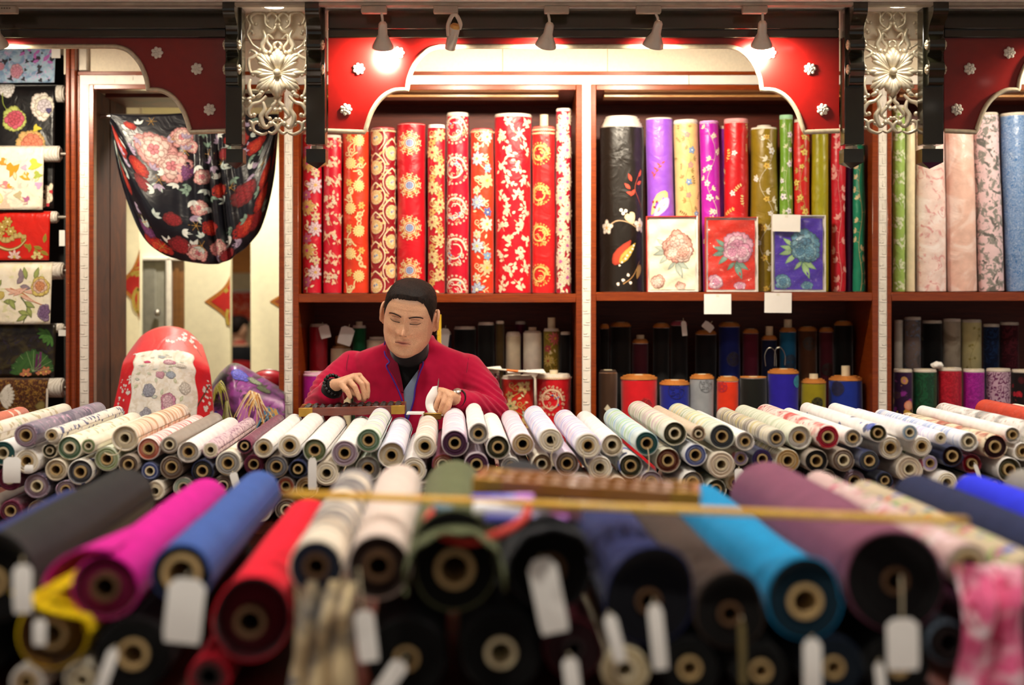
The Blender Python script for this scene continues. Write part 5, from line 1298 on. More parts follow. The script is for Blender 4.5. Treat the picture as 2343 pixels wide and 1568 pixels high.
pen('violet blue marker pen lying behind the white one', P(1078, 1146, 1.985), P(1222, 1146, 1.985), .009, mat('violet_plastic', '#4a50d8', .3), mat('purple_plastic', '#a03ac0', .3))
pen('navy marker pen in front of the white one', P(1108, 1188, 1.925), P(1300, 1192, 1.92), .007, mat('navy_plastic', '#4a4aa8', .3), mat('purple_plastic', '#a03ac0', .3))
t = thing('wrist_cord', 'red looped cord hanging from the pens over the olive roll', 'cord', P(1085, 1240, 1.83)); off = -Vector(t.location)
MB().tube([v+off for v in smooth_path([P(990, 1172, 1.93), P(978, 1192, 1.88), P(998, 1218, 1.85), P(1050, 1238, 1.83), P(1100, 1236, 1.83), P(1160, 1214, 1.83), P(1200, 1186, 1.88), P(1208, 1166, 1.92)], 6)], .0058, 10).build('loop', mat('red_cord', '#c42a1c', .6), t)
MB().tube([P(992, 1168, 1.93)+off, P(1034, 1174, 1.93)+off], .0105, 10).build('clasp', mat('teal_plastic', '#1c5468', .4), t)

# ================================================================ horizontal rolls with falling cloth in the left rack
random.seed(23)
PRN = vcol('printed_dye', .6, .2, .3)
def surf_map(S, sgn=-1):
    """S(u,v) -> point; returns mapper that lifts a motif h off the surface towards the room"""
    def mp(u, v, h):
        e = .002; p = S(u, v); n = (S(u+e, v)-S(u-e, v)).cross(S(u, v+e)-S(u, v-e))
        n = n.normalized() if n.length > 1e-12 else Vector((0, -1, 0))
        if n.y > 0: n = -n
        return p+n*h
    return mp
def hroll(label, yr, r, yb, xr, xs, m, pf, d=5.60, endm=None, ribbon=False, endx=None):
    R = r*d/F; t = thing('hanging_fabric_roll', label, 'fabric roll', P(xs, yb, d), 'printed silk rolls on horizontal rods'); off = -Vector(t.location)
    xl = X(-160, d); xr_ = X(xr, d); zc = Z(yr, d); dc = d+R*.3
    f = surf_fn(R, .02, int(yr), 1.0)
    mb = MB(); q = []
    n = 24; m_ = 12
    for i in range(m_+1):
        x = lerp(xl, xr_, i/m_)
        for k in range(n):
            th = 2*pi*k/n; rr = f(th, x); q.append(Vector((x, dc+rr*cos(th), zc+rr*sin(th)))+off)
    mb.add(q, [(i*n+k, i*n+(k+1) % n, (i+1)*n+(k+1) % n, (i+1)*n+k) for i in range(m_) for k in range(n)]); mb.uv = [(v[0], v[2]*1.3+v[1]) for v in mb.v]
    mb.build('wound_cloth', m, t, angle=60)
    em = endm or end_mat('#cfc6b8', '#f2ece2'); ex = X(endx or xr+14, d)
    MB().lathe([(R*.98, 0), (R*.98, ex-xr_), (R*.8, ex-xr_+.002), (R*.78, ex-xr_+.006), (R*.5, ex-xr_+.007), (.010, ex-xr_+.004)], 24, 0, Vector((xr_, dc, zc))+off, (1, 0, 0)).build('wound_end', em, t)
    MB().tube([Vector((xr_, dc, zc))+off, Vector((X(150, 5.52), dc, zc))+off], .0075, 12).build('rod', STEEL, t)
    xsr = X(xs, d); H = Z(yr, d)-Z(yb, d); W_ = xsr-xl
    def S(u, v):           # u metres left of the right edge (negative), v metres down from the roll axis
        a = max(0., min(1., v/max(H, .01))); y = dc-R*1.03-.0015
        y += .004*sin(u*17+v*6+yr)*a+.003*sin(u*41+yr)*a
        if v < 0: th = min(1.4, -v/R); return Vector((xsr+u, dc-R*1.03*cos(th)-.0015, zc+R*1.03*sin(th)))+off
        return Vector((xsr+u-.02*a*.3, y, zc-v))+off
    mb = MB().grid(lambda a, b: S(-W_*(1-a), lerp(-R*1.2, H, b)), 40, 16); mb.uv = [(v[0], v[2]) for v in mb.v]
    o = mb.build('hanging_cloth', m, t, angle=70, fix=False); s_ = o.modifiers.new('thickness', 'SOLIDIFY'); s_.thickness = .0012; s_.offset = 1
    pr = Print(); sp = d/F
    A = lambda px, py: ((px-xs)*sp, (py-yr)*sp)
    if pf: pf(pr, A, sp)
    pr.p = [q for q in pr.p if all(-W_ < a[0] <= .0005 and a[1] < H for a in q[0])]
    pr.build('printed_motif', surf_map(S), t, PRN, h0=.0016)
    if ribbon:
        mb = MB(); g = [S(0.001, H*i/10)+Vector((.0, -.003, 0)) for i in range(11)]; mb.tube(g, .0045, 6, flat=.3, up=(0, 1, 0)); mb.build('selvedge', RIMW, t)
    return t
def h1(p, A, s):
    for k in range(26): x, y = A(random.uniform(-20, 130), random.uniform(108, 190)); p.blob(x, y, random.uniform(2, 7)*s, '#1a1c24', '#2c3040', 8, .4)
    for (x, y, r) in ((45, 165, 17), (8, 155, 10)): q = A(x, y); p.lay = 2; p.peony(*q, r*s, [('#d88aa8', '#e8b0c0'), ('#c86a90', '#e8a0b8')])
    for k in range(10): x, y = A(random.uniform(60, 130), random.uniform(108, 150)); p.lay = 1; p.leaf(x, y, random.uniform(0, 6), 16*s, 7*s, '#b050b8', '#c878c8')
def h2(p, A, s):
    p.lay = 1
    for (x, y, r, c) in ((108, 245, 34, [('#e8e2d4', '#f6f2ea'), ('#d8d4b8', '#efeada'), ('#b8b0b8', '#d8d0d8')]), (18, 205, 22, [('#eeeae0', '#fff'), ('#e0dcc8', '#fff')]), (40, 275, 30, [('#a8b850', '#c8d470'), ('#c04058', '#d86078'), ('#a02840', '#c84a60')]), (78, 330, 34, [('#c8c060', '#e0b070'), ('#d86a50', '#e88a6a')])): p.peony(*A(x, y), r*s, c, .4)
    p.lay = 6; p.blob(*A(118, 255), 7*s, '#1c1838', '#403a70', 8)
    for (x, y) in ((90, 285), (98, 292), (84, 294)): p.leaf(*A(x, y), random.uniform(0, 3), 20*s, 9*s, '#b8a828', '#d8cc40')
    p.stroke([A(12, 215), A(14, 240), A(26, 258)], 2.5*s, '#8a9a40')
    for (x, y) in ((125, 440), (118, 470)): p.flower(*A(x, y), 22*s, '#f0e4c0', '#fff6dc', '#c83040', 8, 0, 2)
def h3(p, A, s):
    for (x, y, r, c) in ((12, 372, 9, '#e0982c'), (35, 388, 14, '#e89a1c'), (65, 405, 10, '#e8a828'), (85, 378, 13, '#d8d048'), (18, 425, 9, '#d88a90'), (28, 428, 6, '#d8a040'), (8, 462, 16, '#e0d848'), (62, 385, 7, '#e0b0c8'), (95, 425, 8, '#e0a8d0'), (68, 458, 8, '#b86a98'), (50, 448, 9, '#c8b890'), (92, 402, 9, '#a8b848'), (20, 470, 11, '#e8c8b0')):
        p.blob(*A(x, y), r*s, c, c, 10, .35)
        p.lay = 1; p.leaf(*A(x+4, y+5), random.uniform(0, 6), r*1.6*s, r*.7*s, c, '#f0e4c0'); p.lay = 0
def h4(p, A, s):
    for k in range(7): x, y = A(6+k*9, 545+6*sin(k)); p.blob(x, y, 7*s, '#8a6a20', '#c8b070', 8)
    p.stroke([A(-5, 560), A(25, 572), A(50, 565), A(66, 548)], 9*s, '#7a5c1c'); p.lay = 1; p.stroke([A(-5, 560), A(25, 572), A(50, 565), A(66, 548)], 4*s, '#d8c48c'); p.lay = 0
    for (x, y) in ((10, 520), (22, 508), (5, 535), (30, 530)): p.flower(*A(x, y), 13*s, '#a0822c', '#c8a850', '#e8dca0', 6, 0, 2)
    for k in range(14): x, y = A(random.uniform(20, 116), random.uniform(555, 594)); p.leaf(x, y, random.uniform(0, 6), 22*s, 9*s, '#a8902c', '#8a7a20')
    p.lay = 1; p.flower(*A(40, 588), 16*s, '#d88aa0', '#f0d0c8', '#c8b050', 8, 0, 2); p.flower(*A(92, 588), 14*s, '#c8b050', '#e8d890', '#a8402c', 6, 0, 2)
def h5(p, A, s):
    p.lay = 1
    p.peony(*A(98, 655), 24*s, [('#e8c84a', '#f0dc80'), ('#e0a080', '#f0d0b8'), ('#c85a3c', '#e8a070')]); p.peony(*A(112, 715), 20*s, [('#8a6a98', '#a890b4'), ('#5c3c70', '#8a6a98')]); p.peony(*A(8, 675), 10*s, [('#e8c84a', '#f0dc80')])
    p.lay = 0
    for (x, y, a) in ((62, 690, .5), (70, 700, 1.2), (50, 712, .3), (72, 720, 2.6), (84, 738, 1.0), (15, 690, 0), (28, 684, 1), (10, 640, 2.2), (12, 740, 1.2), (66, 640, 4.5), (85, 640, 5)): p.leaf(*A(x, y), a, 30*s, 12*s, '#5a6a3a', '#a8b468')
    for (x, y, a) in ((55, 640, 4.6), (45, 650, 5.4), (52, 655, .2)): p.leaf(*A(x, y), a, 26*s, 13*s, '#7a6878', '#9a8a94')
    p.stroke([A(30, 660), A(60, 672), A(85, 690), A(112, 700)], 3*s, '#c87a50'); p.stroke([A(55, 680), A(70, 705), A(62, 740)], 2.5*s, '#4a5a34')
    for k in range(6): x, y = A(random.uniform(15, 70), random.uniform(655, 680)); p.leaf(x, y, random.uniform(-.6, .6), 40*s, 8*s, '#e0a088', '#ecc4b0')
def h6(p, A, s):
    p.lay = 0
    for k in range(30):
        a = pi*k/29; p.petal(*A(82, 852), -a, 52*s*random.uniform(.92, 1.04), 12*s, '#1c4a20', '#3a6a2c')
    p.lay = 1
    for k in range(9): a = pi*(k+.5)/9; p.stroke([A(82, 850), (A(82, 850)[0]+48*s*cos(a), A(82, 850)[1]-48*s*sin(a))], 1.2*s, '#8aa870', sm=1)
    for (x, y, a) in ((122, 770, 1), (135, 790, 2), (112, 760, .5)):
        for k in range(7): p.petal(*A(x, y), a+k*.5, 24*s, 7*s, '#245a24', '#4a8034')
    p.lay = 2; p.stroke([A(88, 852), A(90, 810)], 7*s, '#5a1c50', sm=1); p.stroke([A(96, 852), A(98, 805)], 7*s, '#6a2a60', sm=1)
    for (x, y) in ((66, 856), (100, 853), (112, 850)): p.flower(*A(x, y), 14*s, '#b8603c', '#d88a60', '#e8c060', 6, 0, 2)
def h7(p, A, s):
    p.lay = 0; p.blob(*A(95, 925), 30*s, '#a82030', '#b03038', 16, .06); p.lay = 1; p.blob(*A(97, 926), 22*s, '#d8b890', '#efe0c0', 14, .06); p.lay = 2; p.blob(*A(100, 928), 12*s, '#4a3a18', '#8a7a40', 10)
    for k in range(8): p.lay = 1; p.petal(*A(5, 905), -.8+.25*k, 36*s, 11*s, '#b8b0a0', '#ece6da')
hroll('sky blue silk with black blots and pink roses hanging from the top rod', 66, 18, 191, 132, 133, cloth('#a8c4d8', 'marble', '#7c9cc0', '#c8b0d4', 2.2, co='UV'), h1, 5.615)
hroll('black silk with huge pale and coral blossoms', 214, 20, 478, 130, 131, satin('#0c0a0c'), h2, 5.64)
hroll('ivory silk with orange and yellow splashes', 352, 19, 481, 106, 105, satin('#efe6d0', 'marble', '#f4ead8', '#eac8b8', 1.0), h3, 5.565, endx=134)
hroll('scarlet silk with antique gold paisley', 497, 14, 596, 117, 118, satin('#cc1c0c'), h4, 5.57, endx=128)
hroll('ivory silk painted with yellow and violet flowers', 620, 20, 742, 122, 124, satin('#efe4cc', 'marble', '#f6eedc', '#e0dcae', .8), h5, 5.56, endx=142)
hroll('dark brown silk with a large green lotus leaf', 751, 11, 862, 128, 131, satin('#1c1208', 'marble', '#3a3010', '#241a2c', 1.2), h6, 5.575, endx=142)
hroll('bronze glitter silk with red ringed flower and white ribbon edge', 888, 23, 1010, 112, 114, cloth('#4a2410', 'speckle', '#8a6428', '#2c160c', 1.2), h7, 5.56, endx=142, ribbon=True)
for (x, y, w, h_, lb) in ((128, 112, 20, 42, 'sky blue silk'), (142, 545, 13, 36, 'scarlet silk'), (147, 762, 26, 14, 'lotus leaf silk')):
    t = thing('paper_slip', 'small blank white slip hanging beside the %s' % lb, 'paper', P(x, y+h_/2, 5.545), 'paper slips on the rack')
    s_ = 5.545/F; MB().box(-w/2*s_, w/2*s_, -.0006, .0006, -.0, h_*s_).build('slip', PAPER, t, smooth=False)

# ================================================================ gathered floral drape on the rod in the mirror niche
DD = 5.60
t = thing('curtain_rod', 'steel rod with round flange across the passage opening', 'rod', P(228, 266, DD)); off = -Vector(t.location)
MB().tube([P(216, 266, DD)+off, P(640, 266, DD)+off], .009, 14).build('bar', STEEL, t); MB().lathe([(.001, 0), (.024, .001), (.024, .005), (.013, .007), (.012, .02), (.0005, .02)], 20, 0, P(216.5, 266, DD)+off, (1, 0, 0)).build('flange', STEEL, t)
t = thing('floral_drape', 'dark satin drape with red and pink peonies gathered over the rod', 'drape', P(490, 604, DD)); off = -Vector(t.location)
BTM = smooth_path([(258, 300, 0), (276, 400, 0), (298, 480, 0), (330, 545, 0), (370, 580, 0), (410, 594, 0), (452, 602, 0), (490, 605, 0), (520, 598, 0), (555, 574, 0), (590, 535, 0), (612, 480, 0), (628, 400, 0), (636, 300, 0)], 8)
def bt(s):
    q = max(0., min(1., s))*(len(BTM)-1); i = min(int(q), len(BTM)-2); return BTM[i].lerp(BTM[i+1], q-i)
def drape(s, v):
    """s across 0..1, v down 0..1"""
    b = bt(s); xt = 255+381*s; yt = 262+3*sin(s*9)
    gather = math.exp(-((s-.60)/.13)**2)
    xt2 = lerp(xt, 488+(s-.6)*160, gather*.75)
    k = min(1, v*3); xtop = lerp(xt, xt2, k*(1-v)**1.0)
    x = lerp(xtop, b.x, v); y = lerp(yt, b.y, v)
    d = DD-.013-.035*sin(pi*min(1, v))*(.4+sin(pi*s))
    d += .020*gather*sin(s*2*pi*13)*min(1, v*2.5)
    wl = 1-gather
    d += wl*.020*sin(11*v+9*abs(s-.58)+.5)*v*(1-.3*v)
    d += .006*sin(s*31+v*3)*v
    return P(x, y, DD)+Vector((0, d-DD, 0))
WS, HS = .66, .58
def SD(u, v): return drape(u/WS, v/HS)+off
mb = MB().grid(lambda a, b: SD(a*WS, b*HS), 150, 60); mb.uv = [((i % 151)/150*WS, (i//151)/60*HS) for i in range(len(mb.v))]
o = mb.build('cloth', satin('#11121c'), t, angle=80, fix=False)
o.modifiers.new('thickness', 'SOLIDIFY').thickness = .0015
pr = Print()
def inv(px, py):
    """photo pixel -> drape coordinates (coarse search)"""
    best = None
    for i in range(41):
        for j in range(31):
            q = drape(i/40, j/30); u = CX+q.x*F/q.y; v = HY-(q.z-CZ)*F/q.y; e = (u-px)**2+(v-py)**2
            if best is None or e < best[0]: best = (e, i/40*WS, j/30*HS)
    return best[1], best[2]
PK = [('#c8686c', '#eeb0b0'), ('#d88888', '#f4d4cc'), ('#e8b0a8', '#f8e4dc'), ('#c04050', '#e8909c')]; RD = [('#8c1018', '#b41c1c'), ('#a8141c', '#d02c20'), ('#c8241c', '#e04a30')]; WN = [('#5c0c1c', '#7c1424'), ('#7c1020', '#a01c2c')]; MV = [('#4a1c54', '#6a3070'), ('#5c2a60', '#8a4a88')]
for (x, y, r, c) in ((355, 345, 48, PK), (390, 385, 40, PK), (412, 318, 26, PK), (300, 290, 16, RD), (272, 330, 24, RD), (290, 405, 20, RD), (318, 385, 24, RD), (330, 415, 18, WN), (420, 395, 22, MV), (460, 400, 20, PK), (452, 480, 20, PK), (500, 440, 18, RD), (545, 315, 28, RD), (585, 330, 26, RD), (610, 400, 22, RD), (565, 440, 30, WN), (600, 460, 22, RD), (555, 520, 24, RD), (585, 500, 20, WN), (368, 565, 26, RD), (420, 560, 22, WN), (455, 585, 20, PK), (500, 570, 20, PK), (528, 585, 18, WN), (340, 530, 16, MV), (400, 500, 18, WN), (440, 340, 16, PK), (515, 350, 16, WN), (625, 345, 16, RD), (480, 520, 18, RD)):
    u, v = inv(x, y); pr.lay = 2; pr.peony(u, v, r*DD/F, c, jit(2))
for k in range(90):
    u, v = random.uniform(.02, WS-.02), random.uniform(.02, HS-.02); pr.lay = random.choice((0, 1, 6)); a = random.uniform(0, 6.3)
    c = random.choice((('#cfe0dc', '#f2f6f2'), ('#8fa8a8', '#d8e6e0'), ('#7a6488', '#c0b0cc'), ('#3c5a50', '#8aa898')))
    for j in range(3): pr.leaf(u, v, a+(j-1)*.7, random.uniform(.022, .036), .013, *c)
for k in range(14):
    u, v = random.uniform(.03, WS-.03), random.uniform(.03, HS-.03); pr.lay = 7
    for j in range(6): a = j*pi/3; pr.stroke([(u, v), (u+.022*cos(a), v+.022*sin(a))], .0016, '#c89a48', sm=1)
pr.p = [q for q in pr.p if all(.002 < a[0] < WS-.002 and .002 < a[1] < HS-.002 for a in q[0])]
pr.build('printed_motif', surf_map(SD), t, PRN, h0=.0018, dh=.0004)

# ================================================================ draped chair backs in the mirror niche
def skin_grid(rows, n):
    """loft of photo-pixel rows [(x,y,d)...] smoothed in both directions -> function (s,v)"""
    R_ = [smooth_path([P(x, y, d) for x, y, d in r], 10) for r in rows]
    def row(i, s): q = s*(len(R_[i])-1); k = min(int(q), len(R_[i])-2); return R_[i][k].lerp(R_[i][k+1], q-k)
    def fn(s, v):
        s = max(0., min(1., s)); v = max(0., min(1., v)); c = smooth_path([row(i, s) for i in range(len(rows))], 4); q = v*(len(c)-1); k = min(int(q), len(c)-2); return c[k].lerp(c[k+1], q-k)
    return fn
t = thing('draped_chair', 'chair back draped in red blossom silk with a white flowered cloth over it', 'chair', P(375, 950, 5.35)); t.location.z = 0; off = -Vector(t.location)
fr = skin_grid([[(300, 800, 5.6), (330, 765, 5.62), (375, 748, 5.64), (425, 756, 5.62), (462, 790, 5.6)],
                [(286, 822, 5.46), (320, 800, 5.42), (375, 792, 5.40), (430, 798, 5.42), (474, 826, 5.46)],
                [(280, 838, 5.36), (316, 826, 5.30), (375, 822, 5.28), (432, 828, 5.30), (480, 850, 5.38)],
                [(272, 880, 5.34), (312, 866, 5.28), (375, 860, 5.26), (436, 868, 5.28), (484, 890, 5.38)],
                [(256, 960, 5.32), (306, 970, 5.26), (375, 972, 5.24), (440, 972, 5.26), (490, 972, 5.36)],
                [(246, 1100, 5.30), (300, 1110, 5.24), (375, 1110, 5.22), (446, 1110, 5.24), (496, 1110, 5.34)]], 5)
W1, H1 = .36, .62
def SR(u, v):
    p = fr(u/W1, v/H1); a = max(0, v/H1-.35); p = p.copy(); p.y += .014*a*sin(u/W1*26); return p+off
cache = {}
mb = MB().grid(lambda a, b: SR(a*W1, b*H1), 44, 40); mb.uv = [(v[0], v[2]) for v in mb.v]
o = mb.build('red_silk_cover', satin('#d41a26'), t, angle=80, fix=False); o.modifiers.new('thickness', 'SOLIDIFY').thickness = .002
pr = Print()
def spray(p, pts, c='#f6efe8'):
    for (x, y, r) in pts: p.flower(x, y, r, c, '#fff', '#e8c8b0', 5, jit(2), 1)
spray(pr, [(.20+.012*k+jit(.006), .10-.008*k+jit(.012), random.uniform(.004, .010)) for k in range(13)]); spray(pr, [(.28+jit(.03), .05+jit(.04), .009) for k in range(8)]); spray(pr, [(.02+random.random()*.05, .40+jit(.05), random.uniform(.003, .007)) for k in range(26)]); spray(pr, [(.33+jit(.02), .42+jit(.09), random.uniform(.004, .008)) for k in range(24)]); spray(pr, [(.07+.02*k, .17+jit(.008), .008) for k in range(10)])
pr.stroke([(.30, .06), (.31, .10), (.325, .13)], .004, '#3a2c20'); pr.stroke([(.262, .06), (.258, .10), (.272, .115)], .003, '#3a2c20'); pr.stroke([(.345, .36), (.31, .42), (.28, .46)], .006, '#4a3a28')
pr.build('printed_blossom', surf_map(SR), t, PRN, h0=.0025)
def SW(u, v): return SR(.075+u, .165+v)+Vector((0, -.006-.004*sin(u*60), 0))
mb = MB().grid(lambda a, b: SW(a*.215+.004*sin(b*22), b*.40), 34, 30); mb.uv = [(v[0], v[2]) for v in mb.v]
o = mb.build('white_flowered_cloth', cloth('#efe9e0', 'speckle', '#e2d8c8', None, .6), t, angle=80, fix=False); o.modifiers.new('thickness', 'SOLIDIFY').thickness = .002
pr = Print()
for (x, y, r, c) in ((.125, .115, .024, [('#c84a84', '#e8a0c0'), ('#d878a0', '#f4d0dc')]), (.12, .28, .026, [('#d0508c', '#eca8c8'), ('#d878a0', '#f4d0dc')]), (.095, .20, .016, [('#d878a0', '#f4c0d4')]), (.13, .20, .018, [('#8aa0c8', '#d0dcec')]), (.10, .07, .014, [('#90b0c8', '#d8e4ea')]), (.06, .25, .02, [('#8488a8', '#b8bccc')]), (.055, .31, .02, [('#9a9cb4', '#c8c8d4')]), (.165, .14, .02, [('#cfc4b4', '#f4efe6')]), (.175, .24, .02, [('#d8cfc0', '#f6f2ea')])): pr.lay = 1; pr.peony(x, y, r, c, jit(2))
for k in range(40): pr.lay = 0; pr.leaf(.09+jit(.07), .2+jit(.16), random.uniform(0, 6.3), .018, .009, random.choice(('#a8b060', '#7a94a8', '#b8c0a0', '#5c7088')), '#d8dcc8')
pr.leaf(.04, .10, .6, .03, .02, '#b01c50', '#c83a6c')
pr.build('printed_bouquet', surf_map(SW), t, PRN, h0=.0028)
for a, b in ((300, 5.4), (460, 5.4)): MB().tube([P(a, 1100, b)+off, Vector((P(a, 1100, b).x, b, 0))+off], .02, 10).build('leg', WOODD, t)
MB().box(X(305, 5.45), X(455, 5.45), 5.42, 5.70, .46, .52, 0, .01).build('seat', WOODD, t).location = off

t = thing('draped_armchair', 'armchair covered in black and violet peacock feather silk beside the cabinet frame', 'chair', P(565, 960, 5.45)); t.location.z = 0; off = -Vector(t.location)
fr2 = skin_grid([[(486, 880, 5.62), (510, 848, 5.62), (540, 832, 5.62), (590, 858, 5.62), (645, 890, 5.62)],
                 [(482, 890, 5.46), (512, 856, 5.46), (538, 838, 5.46), (590, 866, 5.46), (650, 900, 5.46)],
                 [(480, 925, 5.40), (512, 900, 5.41), (538, 890, 5.36), (590, 905, 5.37), (652, 930, 5.40)],
                 [(478, 985, 5.38), (510, 985, 5.40), (540, 985, 5.34), (590, 985, 5.35), (654, 985, 5.38)],
                 [(474, 1110, 5.36), (510, 1110, 5.36), (540, 1110, 5.32), (590, 1110, 5.33), (656, 1110, 5.36)]], 5)
W2, H2 = .30, .52
def SP(u, v): p = fr2(u/W2, v/H2).copy(); p.y += .010*sin(u*80)*max(0, v/H2-.2); return p+off
mb = MB().grid(lambda a, b: SP(a*W2, b*H2), 40, 34); mb.uv = [(v[0], v[2]) for v in mb.v]
o = mb.build('peacock_silk_cover', satin('#17121a', 'marble', '#8a3c8c', '#3c3428', .75), t, angle=80, fix=False); o.modifiers.new('thickness', 'SOLIDIFY').thickness = .002
pr = Print(); pr.lay = 3; pr.peony(.165, .19, .036, [('#2c2a9c', '#4a48d0'), ('#3a36b8', '#6a68e0'), ('#2a2890', '#5a58d8')]); pr.peony(.025, .34, .026, [('#2c2a9c', '#4a48d0'), ('#3a36b8', '#6a68e0')]); pr.peony(.215, .185, .024, [('#3c4a34', '#6a7858'), ('#586848', '#98a488')]); pr.peony(.24, .215, .02, [('#2c3a28', '#5a6848')])
for (x0, y0, cs) in ((.215, .25, ('#c88a3c', '#e8c080', '#f0ddb8', '#a8642c')), (.05, .17, ('#b8b83c', '#d8d880')), (.10, .30, ('#a8b850', '#d0d8a0')), (.26, .30, ('#d0a050', '#4a88b0'))):
    for k in range(26):
        a = random.uniform(1.0, 2.2); l = random.uniform(.06, .17); pr.lay = random.choice((1, 2)); x = x0+jit(.012)
        pr.stroke([(x, y0), (x+l*.3*cos(a)*1.2, y0+l*.4), (x+l*cos(a), y0+l)], .004, random.choice(cs), sm=3)
pr.lay = 0; pr.blob(.19, .33, .05, '#a04ca0', '#c070b8', 12, .2, .7, 1.6); pr.blob(.03, .19, .04, '#9a58a0', '#b878b8', 12, .2, 1, .7)
pr.build('printed_feathers', surf_map(SP), t, PRN, h0=.0025)
MB().box(X(492, 5.5), X(640, 5.5), 5.42, 5.66, 0, .5, 0, .02).build('frame', WOODD, t).location = off
t = thing('round_cushion', 'red rounded cushion peeping over the peacock silk', 'cushion', P(615, 872, 5.75)); MB().ell((0, 0, .0), (.07, .05, .045), 24, 14).build('cover', satin('#b81828'), t); MB().tube([(.07*cos(a), 0, .045*sin(a)) for a in [i*pi/16 for i in range(33)]], .003, 6).build('piping', satin('#7a0c18'), t)

# ================================================================ gift boxes with folded silk, notes on the shelf edge
def film_mat():
    if 'film' in _mc: return _mc['film']
    t = NT('cellophane'); n = t.noise(t.coord(), 22, 3, 1.2); n2 = t.noise(t.coord(), 60, 2, .8); bp = t.node('ShaderNodeBump'); bp.inputs['Strength'].default_value = .9; bp.inputs['Distance'].default_value = .012
    t.link(t.math('ADD', n.outputs[0], t.math('MULTIPLY', n2.outputs[0], .3)), bp.inputs['Height'])
    tr = t.node('ShaderNodeBsdfTransparent'); gl = t.node('ShaderNodeBsdfGlossy'); gl.inputs['Roughness'].default_value = .12; t.link(bp.outputs[0], gl.inputs['Normal'])
    mx = t.node('ShaderNodeMixShader'); mx.inputs[0].default_value = .10; t.link(tr.outputs[0], mx.inputs[1]); t.link(gl.outputs[0], mx.inputs[2]); t.link(mx.outputs[0], t.n['Material Output'].inputs['Surface'])
    _mc['film'] = t.m; return t.m
def giftbox(label, x0, x1, y0, y1, edge, silk, pet, leafc, rot, d=5.4915, film=True):
    s_ = d/F; w = (x1-x0)*s_; h = (y1-y0)*s_; t = thing('gift_box', label, 'gift box', P((x0+x1)/2, y1, d), 'boxed silks on the upper shelf'); t.location.z = Z(668.6, 5.488)+.001
    t.rotation_euler = (-.022, rot*.15, 0); dp = .022; f = .0045
    em = mat('box_edge', edge, .5); wm = mat('box_white', '#eeeae2', .6)
    MB().box(-w/2, w/2, dp-.003, dp, 0, h).build('tray_back', em, t, smooth=False)
    for (a, b, c, e) in ((-w/2, -w/2+f, 0, h), (w/2-f, w/2, 0, h), (-w/2+f, w/2-f, 0, f), (-w/2+f, w/2-f, h-f, h)): MB().box(a, b, 0, dp-.003, c, e, 0, .0008).build('tray_side', [em][0] if a < -w/2+.001 and b < 0 or c > .01 else wm, t)
    MB().box(-w/2+f, w/2-f, .0130, .0150, f, h-f).build('lining', wm, t, smooth=False)
    def S(u, v): return Vector((u, .007+.0022*sin(u*70+v*50)+.002*sin(v*90-u*40), v))
    mb = MB().grid(lambda a, b: S(lerp(-w/2+.011, w/2-.011, a), lerp(.009, h-.012, b)), 24, 32); mb.uv = [(v[0], v[2]) for v in mb.v]; o = mb.build('folded_silk', silk, t, angle=80, fix=False)
    pr = Print(); pr.lay = 1
    pr.peony(w*.12, h*.60, w*.32, pet, .3); pr.lay = 3; pr.peony(w*.2, h*.52, w*.2, pet[::-1], 1); pr.peony(w*.02, h*.53, w*.18, pet, 2)
    pr.lay = 1; pr.peony(-w*.3, h*.13, w*.16, pet, 1); pr.peony(w*.16, h*.06, w*.12, pet, 2)
    pr.lay = 0
    for (x, y, a, l) in ((-.08, .55, 2.9, .28), (-.08, .54, 3.4, .3), (-.05, .5, 3.9, .28), (-.1, .6, 2.5, .25), (.06, .40, -2.3, .22), (.07, .40, -1.2, .36), (.08, .41, -.6, .3), (-.36, .08, 3.2, .12)): pr.leaf(w*x, h*y, a, w*l, w*l*.36, *leafc)
    lw, lh = w/2-.012, h-.013
    pr.p = [q for q in pr.p if all(abs(a[0]) < lw and .009 < a[1] < lh for a in q[0])]
    pr.build('printed_peony', lambda u, v, hh: S(u, v)+Vector((0, -hh, 0)), t, PRN, h0=.0006, dh=.0003)
    if film: 
        mb = MB().grid(lambda a, b: Vector((lerp(-w/2+.001, w/2-.001, a), -.0012+.0004*sin(a*9+b*14), lerp(.001, h-.001, b))), 16, 20); mb.build('cellophane', film_mat(), t, angle=80, fix=False)
    return t
giftbox('open gift box of ivory silk with dusky rose peony', 1480, 1598, 494, 668, '#b02c1c', satin('#efe4c8'), [('#b8544c', '#e8b4a4'), ('#c87060', '#f0d0c0'), ('#d89080', '#f6e4d8')], ('#7c8c80', '#b8c4b8'), -.04, film=False)
giftbox('open gift box of vermilion silk with pink peony', 1614, 1735, 496, 668, '#b4301c', satin('#d42c18'), [('#d86aa0', '#f4b8d4'), ('#e898c0', '#fadcea'), ('#c85090', '#f0a8cc')], ('#3c6a60', '#7aa494'), 0)
giftbox('open gift box of violet silk with turquoise peony and a blank note', 1767, 1890, 492, 668, '#d8d4cc', satin('#4a2cb0'), [('#2c6a90', '#6aa8c8'), ('#3c80a8', '#90c4d8'), ('#24587c', '#5a98bc')], ('#5c9c58', '#b0d49c'), .02)
def note(label, x0, x1, y0, y1, d, tilt=0):
    s_ = d/F; t = thing('blank_note', label, 'note', P((x0+x1)/2, y1, d)); w = (x1-x0)*s_; h = (y1-y0)*s_; t.rotation_euler = (0, tilt, 0)
    MB().box(-w/2, w/2, -.0004, .0004, 0, h).build('card', PAPER, t, smooth=False)
    MB().box(-.006, .006, -.0007, -.00045, h-.012, h-.002).build('tape', mat('clear_tape', '#e8e4d4', .25), t, smooth=False)
note('blank white card stuck to the shelf edge under the vermilion gift box', 1611, 1673, 673, 719, 5.482)
note('blank white card stuck to the shelf edge under the violet gift box', 1749, 1811, 670, 716, 5.482, .01)
